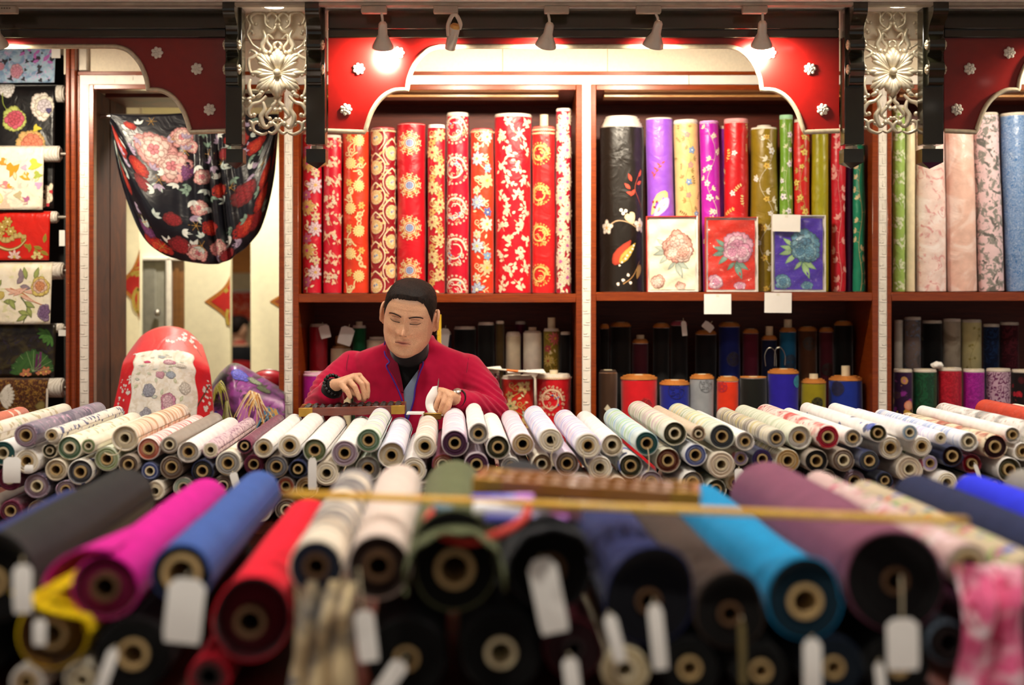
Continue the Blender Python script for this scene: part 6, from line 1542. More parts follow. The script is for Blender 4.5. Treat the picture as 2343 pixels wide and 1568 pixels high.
note('blank white note on the corner of the violet gift box', 1767, 1831, 491, 530, 5.485, .02)
# loose papers, brush and yardstick on the lower shelf behind the man
t = thing('yellow_yardstick', 'yellow wooden stick standing behind the ear of the man', 'ruler', P(1005, 1000, 5.52)); s_ = 5.52/F; t.location.z = Z(1226, 5.53)+.001
hh = Z(720, 5.52)-t.location.z; MB().box(-.0075, .0075, -.003, .003, 0, hh, 0, .001).build('stick', wood('boxwood', '#c79a1c', '#e0b838', .3, (60, 2, 2), .3, False), t)
for k in range(9): MB().box(-.0075, .0, -.0034, -.003, hh-.02*k-.021, hh-.02*k-.02).build('graduation_mark', mat('ruler_ink', '#3a2c0c', .7), t, smooth=False)
for (nm, lb, x0, x1, y, d, zz) in (('paper_sheet', 'white paper sheet lying on the dark wine bolt', 1098, 1150, 846, 5.50, 0), ('paper_sheet', 'white paper sheet lying on the red gold leaf bolt', 1162, 1250, 853, 5.50, .0)):
    t = thing(nm, lb, 'paper', P((x0+x1)/2, y, d)); w = (x1-x0)*d/F/2; t.rotation_euler = (.06, 0, .1)
    MB().grid(lambda a, b: Vector((lerp(-w, w, a), lerp(0, .1, b), .002*sin(a*5+b*3))), 8, 5).build('sheet', PAPER, t, fix=False)
t = thing('writing_brush', 'thin white and orange writing brush resting on the paper', 'brush', P(1095, 841, 5.48), None, axis_quat(P(1205, 852, 5.49)-P(1095, 841, 5.48)))
Lb = (P(1205, 852, 5.49)-P(1095, 841, 5.48)).length
MB().lathe([(.0005, 0), (.0035, .001), (.004, Lb*.58)], 10).build('handle', mat('pale_bamboo', '#cfcab8', .4), t); MB().lathe([(.0045, Lb*.58), (.005, Lb*.82)], 10).build('grip', mat('orange_enamel', '#d8701c', .4), t); MB().lathe([(.0045, Lb*.82), (.005, Lb*.88), (.0005, Lb)], 10).build('bristles', RIMW, t)
# tags on the lower shelf bolts
def shelf_tag(label_bolt, px, py, w, l, sx, d=5.52, lines=0):
    for o in bpy.data.objects:
        if o.get('label') == label_bolt: price_tag(o, P(px, py, d), (sx, 0, -1), w*d/F, l*d/F, .1, PAPER, .012, lines=lines); return
shelf_tag('crimson satin bolt with price tag beside the cabinet post', 738, 738, 24, 30, .25, 5.66, 3)
shelf_tag('cream pleated bolt with wooden core top', 800, 742, 32, 42, -.3, 5.66); shelf_tag('broad black bolt behind the shoulder of the man', 1020, 745, 22, 48, -.12, 5.66); shelf_tag('black bolt with paper slip among dark bolts', 1563, 728, 12, 34, .1, 5.66); shelf_tag('black bolt behind the silver grey one', 1630, 735, 26, 18, -.8, 5.66)

t = thing('wire_frame', 'thin silver wire loops resting on top of the violet blue bolt', 'wire', P(1775, 838, 5.535)); off = -Vector(t.location)
for pts in ([(1752, 838), (1750, 812), (1760, 796), (1774, 806), (1776, 838)], [(1772, 838), (1774, 802), (1786, 796), (1796, 812), (1796, 836)]): MB().tube([v+off for v in smooth_path([P(x, y, 5.535+.0008*(x-1752)) for x, y in pts], 6)], .0013, 6).build('loop', STEEL, t)
t = thing('crumpled_tissue', 'crumpled white tissue lying on the green and crimson bolts', 'tissue', P(2145, 843, 5.56))
mb = MB().ell((0, 0, .012), (.024, .02, .013), 24, 14); mb.v = [tuple(Vector(v)*(1+.22*mnoise.noise(Vector(v)*90))) for v in mb.v]; mb.build('paper', PAPER, t, angle=20)

# ================================================================ people
from mathutils.bvhtree import BVHTree
random.seed(3)
def caps(mb, a, b, ra, rb, n=16, mi=0):
    a, b = Vector(a), Vector(b); L = (b-a).length
    pr = [(ra*sin(t), -ra*cos(t)) for t in [i*pi/10 for i in range(1, 6)]]+[(rb*sin(t), L-rb*cos(t)) for t in [pi/2+i*pi/10 for i in range(0, 5)]]
    mb.lathe(pr, n, mi, a, (b-a).normalized(), closed=True); return mb
def chain(mb, pts, rs, n=14):
    for i in range(len(pts)-1): caps(mb, pts[i], pts[i+1], rs[i], rs[i+1], n)
def remesh(mb, voxel, smooth=4, fac=.5):
    o = mb.build('tmp', PAPER, None, smooth=False); m = o.modifiers.new('r', 'REMESH'); m.mode = 'VOXEL'; m.voxel_size = voxel
    if smooth: s = o.modifiers.new('s', 'SMOOTH'); s.iterations = smooth; s.factor = fac
    dg = bpy.context.evaluated_depsgraph_get(); me = bpy.data.meshes.new_from_object(o.evaluated_get(dg))
    old = o.data; bpy.data.objects.remove(o); bpy.data.meshes.remove(old); me.materials.clear()
    me.polygons.foreach_set('use_smooth', [True]*len(me.polygons)); return me
def link_mesh(name, me, m, parent, off=None):
    me.name = name; me.materials.append(m)
    if off is not None: me.transform(Matrix.Translation(off))
    o = bpy.data.objects.new(name, me); COL.objects.link(o); o.parent = parent; return o
def setcol(me, fn):
    ca = me.color_attributes.new('Col', 'FLOAT_COLOR', 'POINT'); fl = []
    for v in me.vertices: c = fn(v.co); fl += [c[0], c[1], c[2], 1]
    ca.data.foreach_set('color', fl)

# ---- head, local frame: x to the viewer's right, -y out of the face, z up, metres; origin between the ears
HW = [(-.122, .004), (-.118, .022), (-.110, .038), (-.095, .059), (-.075, .0715), (-.05, .0775), (-.02, .0795), (.01, .0795), (.04, .0785), (.065, .0755), (.085, .069), (.102, .056), (.114, .038), (.120, .020), (.1235, .004)]
HF = [(-.122, .040), (-.118, .062), (-.110, .078), (-.095, .087), (-.075, .086), (-.05, .088), (-.02, .089), (.0, .087), (.02, .0865), (.035, .0925), (.06, .092), (.08, .084), (.10, .064), (.114, .040), (.120, .020), (.1235, .004)]
HB = [(-.122, -.010), (-.110, .000), (-.095, .02), (-.075, .045), (-.05, .07), (-.02, .088), (.02, .099), (.06, .098), (.085, .086), (.102, .066), (.114, .044), (.120, .022), (.1235, .004)]
def G(x, z, cx, cz, sx, sz): return math.exp(-((x-cx)/sx)**2-((z-cz)/sz)**2)
def face(x, z):
    """forward relief of the face"""
    a = abs(x); f = 0
    f += .010*G(x, z, 0, .024, .0085, .022)+.026*G(x, z, 0, -.009, .0098, .016)+.011*G(x, z, 0, -.017, .0140, .008)+.011*G(a, z, .0165, -.020, .0075, .0065)
    f -= .011*G(a, z, .031, .026, .018, .0100); f += .0085*G(a, z, .032, .0205, .0140, .0072); f -= .0035*G(a, z, .032, .0108, .015, .0026)
    f += .006*G(a, z, .030, .043, .019, .008); f += .007*G(a, z, .048, -.010, .016, .016); f -= .004*G(a, z, .032, -.040, .012, .014); f += .004*G(a, z, .052, -.055, .016, .02)
    f += .0068*G(x, z, 0, -.0475, .020, .0048)+.0075*G(x, z, 0, -.0600, .017, .0050); f -= .0058*G(x, z, 0, -.0538, .022, .0019); f -= .004*G(x, z, 0, -.0710, .015, .005); f += .007*G(x, z, 0, -.092, .019, .013)
    f -= .0034*G(a, z, .026-.28*(z+.038), -.038, .0036, .017); f -= .002*G(x, z, 0, .034, .012, .004); f -= .0012*(G(x, z, 0, .058, .03, .0016)+G(x, z, 0, .065, .026, .0016))
    return f
def head_pt(ph, z, off=0., feat=1.):
    w = interp(HW, z)+off; f = interp(HF, z)+off; b = interp(HB, z)+off; c = cos(ph); s = sin(ph); e = 2/2.35
    x = w*(abs(c)**e)*(1 if c > 0 else -1); y = (abs(s)**e)
    y = -f*y if s > 0 else b*y
    if b < 0 and s < 0: y = -b*-(abs(s)**e)
    if s > .12: y -= feat*face(x, z)*min(1, (s-.12)/.25)
    return Vector((x, y, z))
def head_shape(mb, M, sc_=1.0, n=88, m=84):
    zs = [-.122+.2455*(.5-.5*cos(pi*i/m)) for i in range(m+1)]
    vs = [M @ (head_pt(2*pi*k/n, z)*sc_) for z in zs for k in range(n)]
    fs = [(i*n+k, i*n+(k+1) % n, (i+1)*n+(k+1) % n, (i+1)*n+k) for i in range(m) for k in range(n)]+[tuple(range(n))[::-1], tuple(m*n+k for k in range(n))]
    mb.add(vs, fs)
    for s in (-1, 1):        # ears: outer rim, bowl and lobe
        q = Matrix.Rotation(s*.40, 3, 'Z') @ Matrix.Rotation(-.12, 3, 'X')
        rim = [Vector((s*.0855, .012, .0))+q @ Vector((s*.004*abs(sin(t)), .019*cos(t)*(1 if sin(t) > -.3 else .75), .031*sin(t))) for t in [i*2*pi/18 for i in range(19)]]
        mb.tube([M @ (v*sc_) for v in rim], .0052*sc_, 8)
        mb.ell(M @ (Vector((s*.081, .014, -.002))*sc_), (.005*sc_, .017*sc_, .028*sc_), 14, 10, rot=M.to_3x3() @ q)
        mb.ell(M @ (Vector((s*.083, .006, -.030))*sc_), (.006*sc_, .009*sc_, .010*sc_), 12, 8, rot=M.to_3x3() @ q)
def hair_line(ph):
    """height of the hair edge round the head; ph = pi/2 is the face"""
    a = abs(((ph-pi/2+pi) % (2*pi))-pi)       # 0 front .. pi back
    return interp([(0, .088), (.45, .087), (.72, .080), (.92, .060), (1.10, .030), (1.30, .000), (1.52, .034), (1.85, .012), (2.2, -.03), (2.6, -.05), (pi, -.055)], a)
def hair_mesh(M, sc_, th=.0042, top=.004):
    n, m = 96, 40; mb = MB(); vs = []
    for j in range(m+1):
        for k in range(n):
            ph = 2*pi*k/n; z0 = hair_line(ph)+.004*mnoise.noise(Vector((cos(ph)*14, sin(ph)*14, 3)))+.002*mnoise.noise(Vector((cos(ph)*45, sin(ph)*45, 3))); z = lerp(z0, .1233, (j/m)**.8); e = min(1, j/9)**.7
            nz = mnoise.noise(Vector((cos(ph)*9, sin(ph)*9, z*140)))*.0016+mnoise.noise(Vector((cos(ph)*22, sin(ph)*22, z*60)))*.0012
            p = head_pt(ph, z, (th*e if e > 0 else -.001)+nz*e, 0); p.z += top*e*max(0, (z-.03)/.09)
            vs.append(M @ (p*sc_))
    fs = [(j*n+k, j*n+(k+1) % n, (j+1)*n+(k+1) % n, (j+1)*n+k) for j in range(m) for k in range(n)]+[tuple(m*n+k for k in range(n))]
    return mb.add(vs, fs)
HAIR = NT('short_black_hair'); _v = HAIR.coord('Object', (1, 1, .35)); _n = HAIR.noise(_v, 260, 3, .4); HAIR.bump(_n.outputs[0], .7, .003)
HAIR = HAIR.fin(HAIR.mix(HAIR.ramp(_n.outputs[0], .3, .75), lin('#080403'), lin('#2a1a10')), .6, 0, .2)
SKINM = vcol('skin', .48, .05, .4); SKINM.node_tree.nodes['Principled BSDF'].inputs['Subsurface Weight'].default_value = .08; SKINM.node_tree.nodes['Principled BSDF'].inputs['Subsurface Radius'].default_value = (.01, .004, .002)

# ---- seated shopkeeper -----------------------------------------------------------
t = thing('person', 'man in a magenta red jacket seated at the counter, looking down at a receipt', 'person', (X(937, 4.7), 4.72, 0)); off = -Vector(t.location); MAN = t
HC = P(937, 726, 4.50)
HM = Matrix.Translation(HC) @ (Matrix.Rotation(radians(9), 4, 'Y') @ Matrix.Rotation(radians(-4), 4, 'Z') @ Matrix.Rotation(radians(22), 4, 'X'))
HS_ = .985
body = MB(); head_shape(body, HM, HS_)
cx0 = X(937, 4.66)
caps(body, HM @ Vector((0, .03, -.05)), Vector((cx0, 4.665, 1.20)), .060, .064, 20)
for a, b, ra, rb in (((cx0, 4.68, 1.16), (cx0, 4.70, .78), .10, .12), ((cx0-.12, 4.68, 1.15), (cx0+.12, 4.68, 1.15), .06, .06), ((cx0-.08, 4.72, .69), (cx0-.1, 4.535, .655), .075, .06), ((cx0+.08, 4.72, .69), (cx0+.1, 4.535, .655), .075, .06), ((cx0-.1, 4.54, .65), (cx0-.1, 4.55, .10), .055, .04), ((cx0+.1, 4.54, .65), (cx0+.1, 4.55, .10), .055, .04)): caps(body, a, b, ra, rb, 20)
S1, E1, W1 = P(808, 842, 4.68), P(730, 936, 4.56), P(764, 886, 4.455); S2, E2, W2 = P(1066, 848, 4.68), P(1124, 948, 4.56), P(1046, 914, 4.43)
chain(body, [S1, E1, W1], [.050, .042, .027]); chain(body, [S2, E2, W2], [.050, .042, .027])
def hand(fingers, wrist, thumb, r=.0088, pr=.0125, palm=None):
    for (k, m_, e) in fingers:
        caps(body, wrist, k, .019, .0115, 14); mid2 = m_.lerp(e, .5)+(m_-k).normalized()*.002
        chain(body, [k, m_, mid2, e], [.0102, r*1.02, r*.95, r*.80], 12)
    for a, b in zip(fingers, fingers[1:]):
        caps(body, a[0], b[0], .0112, .0112, 12); caps(body, wrist.lerp(a[0], .6), wrist.lerp(b[0], .6), .014, .014, 12)
    chain(body, thumb, [.0145, .0105, .0082], 12)
FING1 = [(P(781, 879, 4.398), P(793, 893, 4.386), P(801, 909, 4.392)), (P(796, 869, 4.412), P(812, 886, 4.398), P(822, 912, 4.404)), (P(810, 862, 4.428), P(828, 879, 4.414), P(834, 912, 4.420)), (P(822, 861, 4.446), P(840, 880, 4.434), P(841, 909, 4.432))]
hand(FING1, P(770, 881, 4.436), [P(792, 890, 4.455), P(816, 902, 4.452), P(833, 915, 4.438)])
FING2 = [(P(1001, 894, 4.415), P(990, 915, 4.402), P(986, 945, 4.397)), (P(1012, 895, 4.398), P(1002, 918, 4.383), P(993, 948, 4.382)), (P(1022, 900, 4.383), P(1014, 923, 4.367), P(1004, 950, 4.370)), (P(1031, 908, 4.372), P(1027, 929, 4.360), P(1015, 951, 4.365))]
hand(FING2, P(1042, 911, 4.42), [P(1026, 912, 4.436), P(1002, 926, 4.436), P(986, 942, 4.420)])
me = remesh(body, .0023, 1, .5)
HI = HM.inverted()
SK = lin('#e2ae88'); LIP = lin('#b65f58'); DRK = lin('#8f5c42'); RUD = lin('#d38a6a')
def mixc(a, b, k): k = max(0, min(1, k)); return tuple(x+(y-x)*k for x, y in zip(a, b))
def skincol(p):
    if p.z < 1.0 or (p.y > 4.5 and p.z < 1.15): return SK
    c = SK; q = (HI @ p)/HS_
    if q.length < .2:
        x, y, z = q; a = abs(x)
        if y < 0:
            c = mixc(c, RUD, .35*G(a, z, .045, -.02, .022, .02)+.4*G(x, z, 0, -.016, .014, .012)); c = mixc(c, LIP, 1.0*G(x, z, 0, -.0530, .020, .0075) if a < .026 else 0)
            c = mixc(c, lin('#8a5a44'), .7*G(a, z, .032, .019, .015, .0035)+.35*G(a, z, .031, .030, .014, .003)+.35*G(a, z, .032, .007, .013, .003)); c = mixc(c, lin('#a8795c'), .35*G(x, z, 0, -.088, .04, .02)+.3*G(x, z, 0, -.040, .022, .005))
        if a > .07: c = mixc(c, RUD, .35)
        zl = hair_line(atan2(-y, x)); c = mixc(c, lin('#4a3428'), .85*max(0, min(1, (z-zl+.013)/.016)) if z > -.02 and (a < .0795) else 0)
    else:
        dd = min((p-k).length for f in FING1+FING2 for k in f[:2]); c = mixc(c, RUD, .35*math.exp(-(dd/.008)**2))
    return c
setcol(me, skincol)
bvh_body = BVHTree.FromPolygons([v.co.copy() for v in me.vertices], [tuple(p.vertices) for p in me.polygons])
link_mesh('body', me, SKINM, t, off)
o = hair_mesh(HM, HS_).build('hair', HAIR, t, angle=80); o.data.transform(Matrix.Translation(off))
RM = HM.to_3x3()
def facemap(u, v, h):
    o_ = HM @ (Vector((u, -.30, v))*HS_); d_ = (RM @ Vector((0, 1, 0))).normalized(); hit = bvh_body.ray_cast(o_, d_)
    p = hit[0] if hit[0] else HM @ (Vector((u, -.09, v))*HS_)
    return p-d_*(h+.0003)+off
def facepart(name, fn, m):
    pr = Print(); fn(pr); ob = pr.build(name, facemap, t, m, h0=.0009, dh=.0003)
    if ob: del ob['kind']
FM = vcol('face_marks', .6)  # brow and lash hair, also the dark nostril and mouth strokes
for s in (-1, 1):
    def brow(p):
        for k, w in ((0, .0070), (.0016, .0044)): p.stroke([(s*.0125, .0350+k), (s*.022, .0400+k), (s*.034, .0425+k), (s*.046, .0400+k), (s*.055, .0340+k)], w, '#38261c', sm=5); p.lay += 1
    facepart('eyebrow', brow, FM)
    facepart('lash_and_lid_crease', lambda p: (p.stroke([(s*.0160, .0148), (s*.024, .0138), (s*.033, .0134), (s*.042, .0146), (s*.049, .0178)], .0034, '#24150f', sm=5), p.stroke([(s*.018, .0275), (s*.030, .0300), (s*.044, .0272)], .0016, '#6a4434', sm=5)), FM)  # first stroke is the lash line, second draws the lid crease dark
    facepart('nostril', lambda p: p.blob(s*.0085, -.0258, .0030, '#4a2418', '#3a1a12', 8, .1, 1.3, .7), FM)
facepart('mouth_line', lambda p: p.stroke([(-.025, -.0560), (-.012, -.0538), (0, -.0545), (.012, -.0538), (.025, -.0560)], .0022, '#6a3028', sm=4), FM)

# clothing
def loft(mb, rows, n=40):
    vs = []
    for (z, hw, hd, cx, cy) in rows:
        for k in range(n):
            th = 2*pi*k/n; e = 2/2.4; c, s = cos(th), sin(th); vs.append((cx+hw*(abs(c)**e)*(1 if c > 0 else -1), cy+hd*(abs(s)**e)*(1 if s > 0 else -1), z))
    m = len(rows); mb.add(vs, [(i*n+k, i*n+(k+1) % n, (i+1)*n+(k+1) % n, (i+1)*n+k) for i in range(m-1) for k in range(n)]+[tuple(range(n))[::-1], tuple((m-1)*n+k for k in range(n))])
cxj = cx0+.004
TORSO = [(.66, .185, .135, 4.70), (.80, .180, .135, 4.69), (.95, .182, .132, 4.68), (1.05, .188, .124, 4.675), (1.12, .194, .112, 4.672), (1.165, .196, .098, 4.670), (1.190, .192, .086, 4.668), (1.205, .176, .080, 4.666), (1.220, .140, .078, 4.660), (1.234, .098, .077, 4.648), (1.246, .078, .077, 4.642), (1.262, .073, .077, 4.638)]
jk = MB(); loft(jk, [(z, w, d_, cxj, y) for z, w, d_, y in TORSO])
chain(jk, [P(822, 846, 4.675), S1, S1.lerp(E1, .5)+Vector((-.012, 0, .006)), E1, W1.lerp(E1, .30)], [.056, .059, .060, .055, .043], 20)
chain(jk, [P(1052, 852, 4.675), S2, S2.lerp(E2, .5)+Vector((.012, 0, .006)), E2, W2.lerp(E2, .10)], [.056, .059, .060, .056, .040], 20)
jme = remesh(jk, .0055, 5, .5)
# folds in the wool
nrm = [v.normal.copy() for v in jme.vertices]; pos = [v.co.copy() for v in jme.vertices]; newp = []
for p, vn in zip(pos, nrm):
    newp.append(p)
    if p.z < .85: continue
    dl = min((p-E1).length, (p-E2).length); k = math.exp(-(dl/.11)**2)
    q = mnoise.noise(p*9)*.006+mnoise.noise(p*19)*.0028+k*.004*sin((p.x*1.2+p.z*1.6+p.y)*120)
    newp[-1] = p+vn*q
fl = []
for p in newp: fl += [p.x, p.y, p.z]
jme.vertices.foreach_set('co', fl); jme.update()
jb = BVHTree.FromPolygons([v.co.copy() for v in jme.vertices], [tuple(p.vertices) for p in jme.polygons])
CUT = [(884, 740), (892, 782), (903, 815), (914, 848), (921, 885), (926, 925), (929, 975), (934, 958), (944, 925), (951, 888), (957, 852), (963, 820), (970, 792), (978, 740)]
def inside(px, py, poly):
    r = False; n = len(poly)
    for i in range(n):
        (x1, y1), (x2, y2) = poly[i], poly[(i+1) % n]
        if (y1 > py) != (y2 > py) and px < (x2-x1)*(py-y1)/(y2-y1)+x1: r = not r
    return r
bm = bmesh.new(); bm.from_mesh(jme); kill = []
for f in bm.faces:
    c = f.calc_center_median(); px, py = CX+c.x*F/c.y, HY-(c.z-CZ)*F/c.y
    if (c.y < 4.66 and c.z > .7 and inside(px, py, CUT)) or (c.z > 1.236 and hypot((c.x-cxj)/.069, (c.y-4.642)/.073) < .93): kill.append(f)
bmesh.ops.delete(bm, geom=kill, context='FACES')
for _ in range(14):
    mv = {}
    for v in bm.verts:
        nb = [e.other_vert(v).co for e in v.link_edges if e.is_boundary]
        if len(nb) == 2: mv[v] = v.co*.4+(nb[0]+nb[1])*.3
    for v, c in mv.items(): v.co = c
bm.to_mesh(jme); bm.free(); jme.polygons.foreach_set('use_smooth', [True]*len(jme.polygons))
JK = cloth('#b3103a', rough=.9, sheen=.3, spec=.15, co='Object'); LIN = cloth('#7c0c2c', rough=.9, co='Object')
o = link_mesh('jacket', jme, JK, t, off); sm_ = o.modifiers.new('thickness', 'SOLIDIFY'); sm_.thickness = .004; sm_.offset = -1
bs = MB(); loft(bs, [(z, w*.90, d_*.90, cxj, y) for z, w, d_, y in TORSO[:10]])
chain(bs, [Vector((cxj, 4.655, 1.19)), HM @ Vector((0, .018, -.085))], [.066, .063], 24)
chain(bs, [E1.lerp(W1, .3), W1.lerp(E1, .06)], [.044, .034], 18); chain(bs, [E2.lerp(W2, .3), W2.lerp(E2, .1)], [.04, .032], 18)
sme = remesh(bs, .006, 4); link_mesh('black_sweater', sme, cloth('#060506', rough=.9, co='Object'), t, off)
def onjacket(px, py, lift=.002):
    d_ = P(px, py, 1)-Vector((0, 0, CZ)); d_.normalize(); h = jb.ray_cast(Vector((0, 0, CZ)), d_)
    return (h[0] if h[0] else P(px, py, 4.57))-d_*lift+off
PIPE = mat('violet_piping', '#4a22a0', .5)
for pts in ([(885, 770), (880, 788), (881, 812), (891, 828), (884, 838), (896, 862), (912, 895), (924, 930), (929, 968)], [(976, 776), (972, 800), (966, 818), (968, 834), (961, 852), (951, 885), (947, 915), (937, 950), (930, 968)]):
    MB().tube(smooth_path([onjacket(x, y) for x, y in pts], 5), .0024, 8).build('piping', PIPE, t)
def patch(name, L_, R_, m, lift, nu=6):
    a = smooth_path([(x, y, 0) for x, y in L_], 5); b = smooth_path([(x, y, 0) for x, y in R_], 5); n = min(len(a), len(b))
    mb = MB(); mb.grid(lambda u, v: onjacket(*(a[int(round(v*(n-1)))].lerp(b[int(round(v*(n-1)))], u)).xy, lift), nu, n-1)
    ob = mb.build(name, m, t, angle=80, fix=False); ob.modifiers.new('thickness', 'SOLIDIFY').thickness = .002
patch('inner_facing', [(958, 846), (940, 870), (923, 898), (925, 925), (929, 955)], [(963, 846), (955, 870), (950, 895), (946, 922), (932, 958)], cloth('#7f90a8', rough=.85, co='Object'), -.004)
patch('lapel_facing', [(885, 780), (884, 808), (893, 828), (890, 842), (905, 868), (918, 898)], [(894, 780), (903, 812), (910, 832), (914, 846), (920, 874), (924, 900)], LIN, .0008)
for pts in ([(798, 812), (793, 840), (797, 880), (800, 910)], [(1072, 820), (1068, 850), (1062, 890)]): MB().tube(smooth_path([onjacket(x, y, .0004) for x, y in pts], 5), .0012, 6).build('shoulder_seam', LIN, t)
tr = MB()
for s in (-1, 1): chain(tr, [(cx0+s*.08, 4.72, .69), (cx0+s*.1, 4.535, .655), (cx0+s*.1, 4.545, .42), (cx0+s*.1, 4.55, .10)], [.088, .074, .062, .054], 18)
caps(tr, (cx0-.07, 4.71, .73), (cx0+.07, 4.71, .73), .11, .11)
link_mesh('trousers', remesh(tr, .009, 3), cloth('#14141a', rough=.9, co='Object'), t, off)
for s in (-1, 1): MB().ell(Vector((cx0+s*.1, 4.51, .05))+off, (.045, .12, .05), 18, 10).build('shoe', mat('black_leather', '#0c0b0b', .35), t)
# stool under him
t2 = thing('stool', 'dark wooden stool under the seated man', 'stool', (cx0, 4.80, 0)); MB().lathe([(.001, .545), (.17, .545), (.175, .555), (.175, .573), (.165, .58), (.001, .58)], 28).build('seat', WOODD, t2)
for k in range(4): a = pi/4+k*pi/2; MB().tube([(.12*cos(a),   .12*sin(a), .545), (.17*cos(a), .17*sin(a), 0)], .016, 10).build('leg', WOODD, t2)
MB().tube([(.148*cos(a), .148*sin(a), .25) for a in [i*pi/16 for i in range(33)]], .008, 8).build('footrest_ring', STEEL, t2)
# bead bracelet and watch
ax = (P(774, 878, 4.43)-P(752, 894, 4.48)).normalized(); bc = P(764, 881, 4.452)
t2 = thing('bead_bracelet', 'black bead bracelet on the wrist above the abacus', 'bracelet', bc, None, axis_quat(ax))
bmz = MB().ell((0, 0, 0), (.0066, .0066, .0066), 12, 8).mesh('bead', mat('black_agate', '#0a0a0c', .2)); bmz.polygons.foreach_set('use_smooth', [True]*len(bmz.polygons))
for k in range(18):
    o = bpy.data.objects.new('bead', bmz); COL.objects.link(o); o.parent = t2; a = 2*pi*k/18; o.location = (.0315*cos(a), .0315*sin(a), .002*sin(3*a))
ax = (P(1034, 909, 4.40)-P(1056, 916, 4.45)).normalized()
t2 = thing('wristwatch', 'dark wristwatch at the cuff of the hand holding the receipt', 'watch', P(1047, 913, 4.428), None, axis_quat(ax)); MB().lathe([(.0295, -.006), (.0315, -.006), (.0315, .006), (.0295, .006), (.0295, -.006)], 28).build('strap', mat('black_leather', '#0c0b0b', .35), t2)
MB().lathe([(.001, .028), (.012, .028), (.0125, .032), (.010, .034), (.001, .034)], 20, 0, (0, 0, 0), (axis_quat(ax).inverted() @ Vector((0, -.5, .85)))).build('case', STEEL, t2)

# ---- things in front of him on the far rolls
a = P(684, 947, 4.395); b = P(926, 940, 4.41); L = (b-a).length
q = Quaternion((0, 1, 0), -atan2(b.z-a.z, b.x-a.x)) @ Quaternion((0, 0, 1), .03)
c = (a+b)/2; c.y += .034; c.z += .007
abacus('brown abacus with brass corners lying in front of the seated man', c, q @ Quaternion((1, 0, 0), .05), L, .10, 13, wood('abacus_rosewood', '#5c2414', '#7c3420', wear=False), mat('dark_bead', '#2c1c16', .35), .026, .008)
t2 = thing('receipt', 'folded white receipt held in the hand of the seated man', 'receipt', P(990, 945, 4.39)); off2 = -Vector(t2.location)
La = smooth_path([P(990, 885, 4.40), P(976, 908, 4.385), P(974, 930, 4.382), P(984, 948, 4.375), P(1004, 955, 4.365)], 6); Ra = smooth_path([P(1001, 883, 4.405), P(1004, 902, 4.40), P(992, 924, 4.388), P(996, 942, 4.365), P(1014, 950, 4.352)], 6)
mb = MB(); mb.grid(lambda u, v: La[int(round(v*(len(La)-1)))].lerp(Ra[int(round(v*(len(Ra)-1)))], u)+Vector((0, -.004*sin(pi*u), 0))+off2, 6, len(La)-1); o = mb.build('paper', PAPER, t2, angle=80, fix=False); o.modifiers.new('thickness', 'SOLIDIFY').thickness = .0006
t2 = thing('thin_pen', 'thin metal pen pointing up from the hand with the receipt', 'pen', P(1001, 893, 4.40), None, axis_quat(P(1004, 866, 4.405)-P(1001, 893, 4.40))); lp = (P(1004, 866, 4.405)-P(1001, 893, 4.40)).length
MB().lathe([(.0016, -.03), (.0018, lp*.7), (.0004, lp)], 8).build('shaft', STEEL, t2); MB().lathe([(.0022, -.03), (.0022, -.01)], 8, closed=True).build('grip', mat('dark_grip', '#2c2420', .5), t2)
t2 = thing('brass_box', 'small brass box with paper strip under the hand with the receipt', 'box', P(990, 961, 4.33)); s_ = 4.33/F
MB().box(-.028, .026, 0, .03, 0, .017, 0, .002).build('case', mat('aged_brass', '#7c5a24', .35, .7), t2); MB().box(-.029, .027, -.001, .031, .0172, .0195, 0, .001).build('lid', mat('brass', '#b08a3c', .35, .8), t2)
t2 = thing('paper_strip', 'white paper strip between the abacus and the brass box', 'paper', P(950, 949, 4.36)); MB().box(-.028, .028, 0, .05, 0, .0012).box(-.026, .026, .002, .048, .0013, .006).build('stack', PAPER, t2, smooth=False)

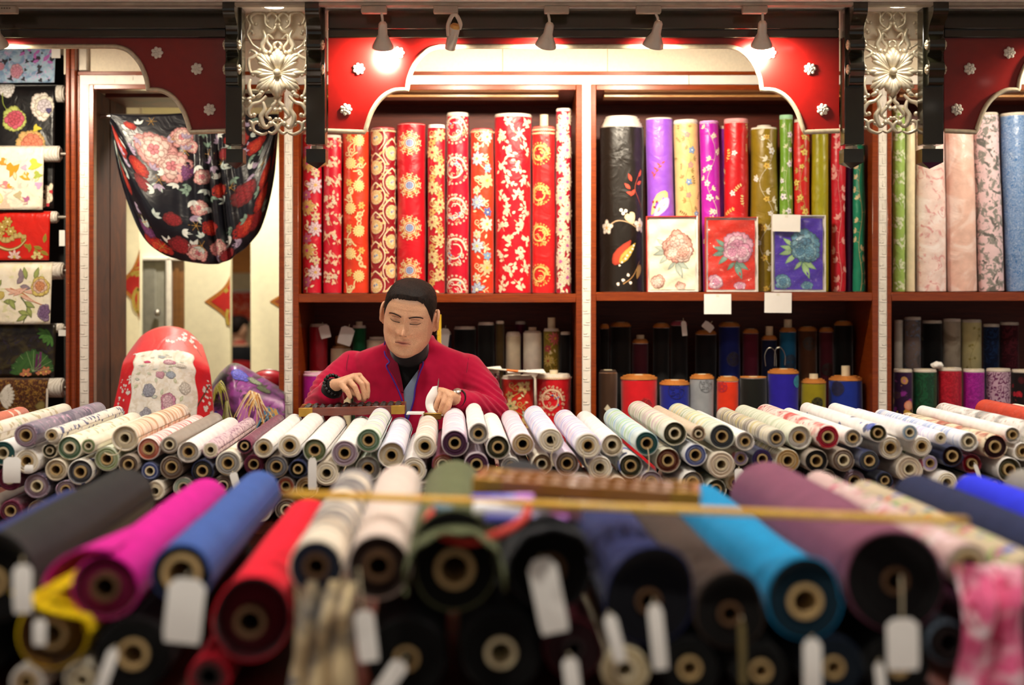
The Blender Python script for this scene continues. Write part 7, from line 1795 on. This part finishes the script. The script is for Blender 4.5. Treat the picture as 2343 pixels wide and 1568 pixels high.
# ---- seated figure of the mirror reflection, built far behind with its back turned
dP = 13.4
t = thing('person', 'dark haired person in a black and red top seated far off in the back room', 'person', (X(549, dP), dP, 0)); off = -Vector(t.location)
hc = P(546, 752, dP); hm = Matrix.Translation(hc) @ Matrix.Rotation(radians(150), 4, 'Z') @ Matrix.Rotation(radians(8), 4, 'X'); x0 = hc.x+.01
b2 = MB(); head_shape(b2, hm, .98, 40, 36); caps(b2, hc+Vector((0, .01, -.06)), (x0, dP, .86), .055, .06); caps(b2, (x0, dP, .82), (x0, dP, .42), .13, .14); caps(b2, (x0-.14, dP, .82), (x0+.14, dP, .82), .06, .06)
for s in (-1, 1): chain(b2, [(x0+s*.19, dP, .82), (x0+s*.24, dP+.05, .56), (x0+s*.14, dP+.25, .52)], [.05, .045, .035]); caps(b2, (x0+s*.09, dP, .42), (x0+s*.1, dP+.42, .42), .08, .06); caps(b2, (x0+s*.1, dP+.42, .42), (x0+s*.1, dP+.42, .06), .055, .04)
me = remesh(b2, .012, 2); setcol(me, lambda p: SK); link_mesh('body', me, SKINM, t, off)
o = hair_mesh(hm, 1.0, .012).build('hair', HAIR, t, angle=80); o.data.transform(Matrix.Translation(off))
j2 = MB(); caps(j2, (x0, dP, .80), (x0, dP, .62), .145, .15); caps(j2, (x0-.15, dP, .81), (x0+.15, dP, .81), .075, .075)
for s in (-1, 1): chain(j2, [(x0+s*.19, dP, .82), (x0+s*.24, dP+.05, .56)], [.065, .058])
link_mesh('black_top', remesh(j2, .014, 3), cloth('#101012', co='Object'), t, off)
j3 = MB(); caps(j3, (x0, dP-.012, .70), (x0, dP-.01, .45), .155, .165); caps(j3, (x0, dP+.0, .885), (x0, dP+.0, .90), .082, .078)
link_mesh('red_vest', remesh(j3, .014, 3), cloth('#a81a1c', co='Object'), t, off)
t2 = thing('stool', 'plain stool under the person in the back room', 'stool', (x0, dP+.05, 0)); MB().lathe([(.001, .22), (.2, .22), (.2, .25), (.001, .25)], 20).build('seat', WOODD, t2)
for k in range(4): a = pi/4+k*pi/2; MB().tube([(.13*cos(a), .13*sin(a), .22), (.16*cos(a), .16*sin(a), 0)], .018, 8).build('leg', WOODD, t2)
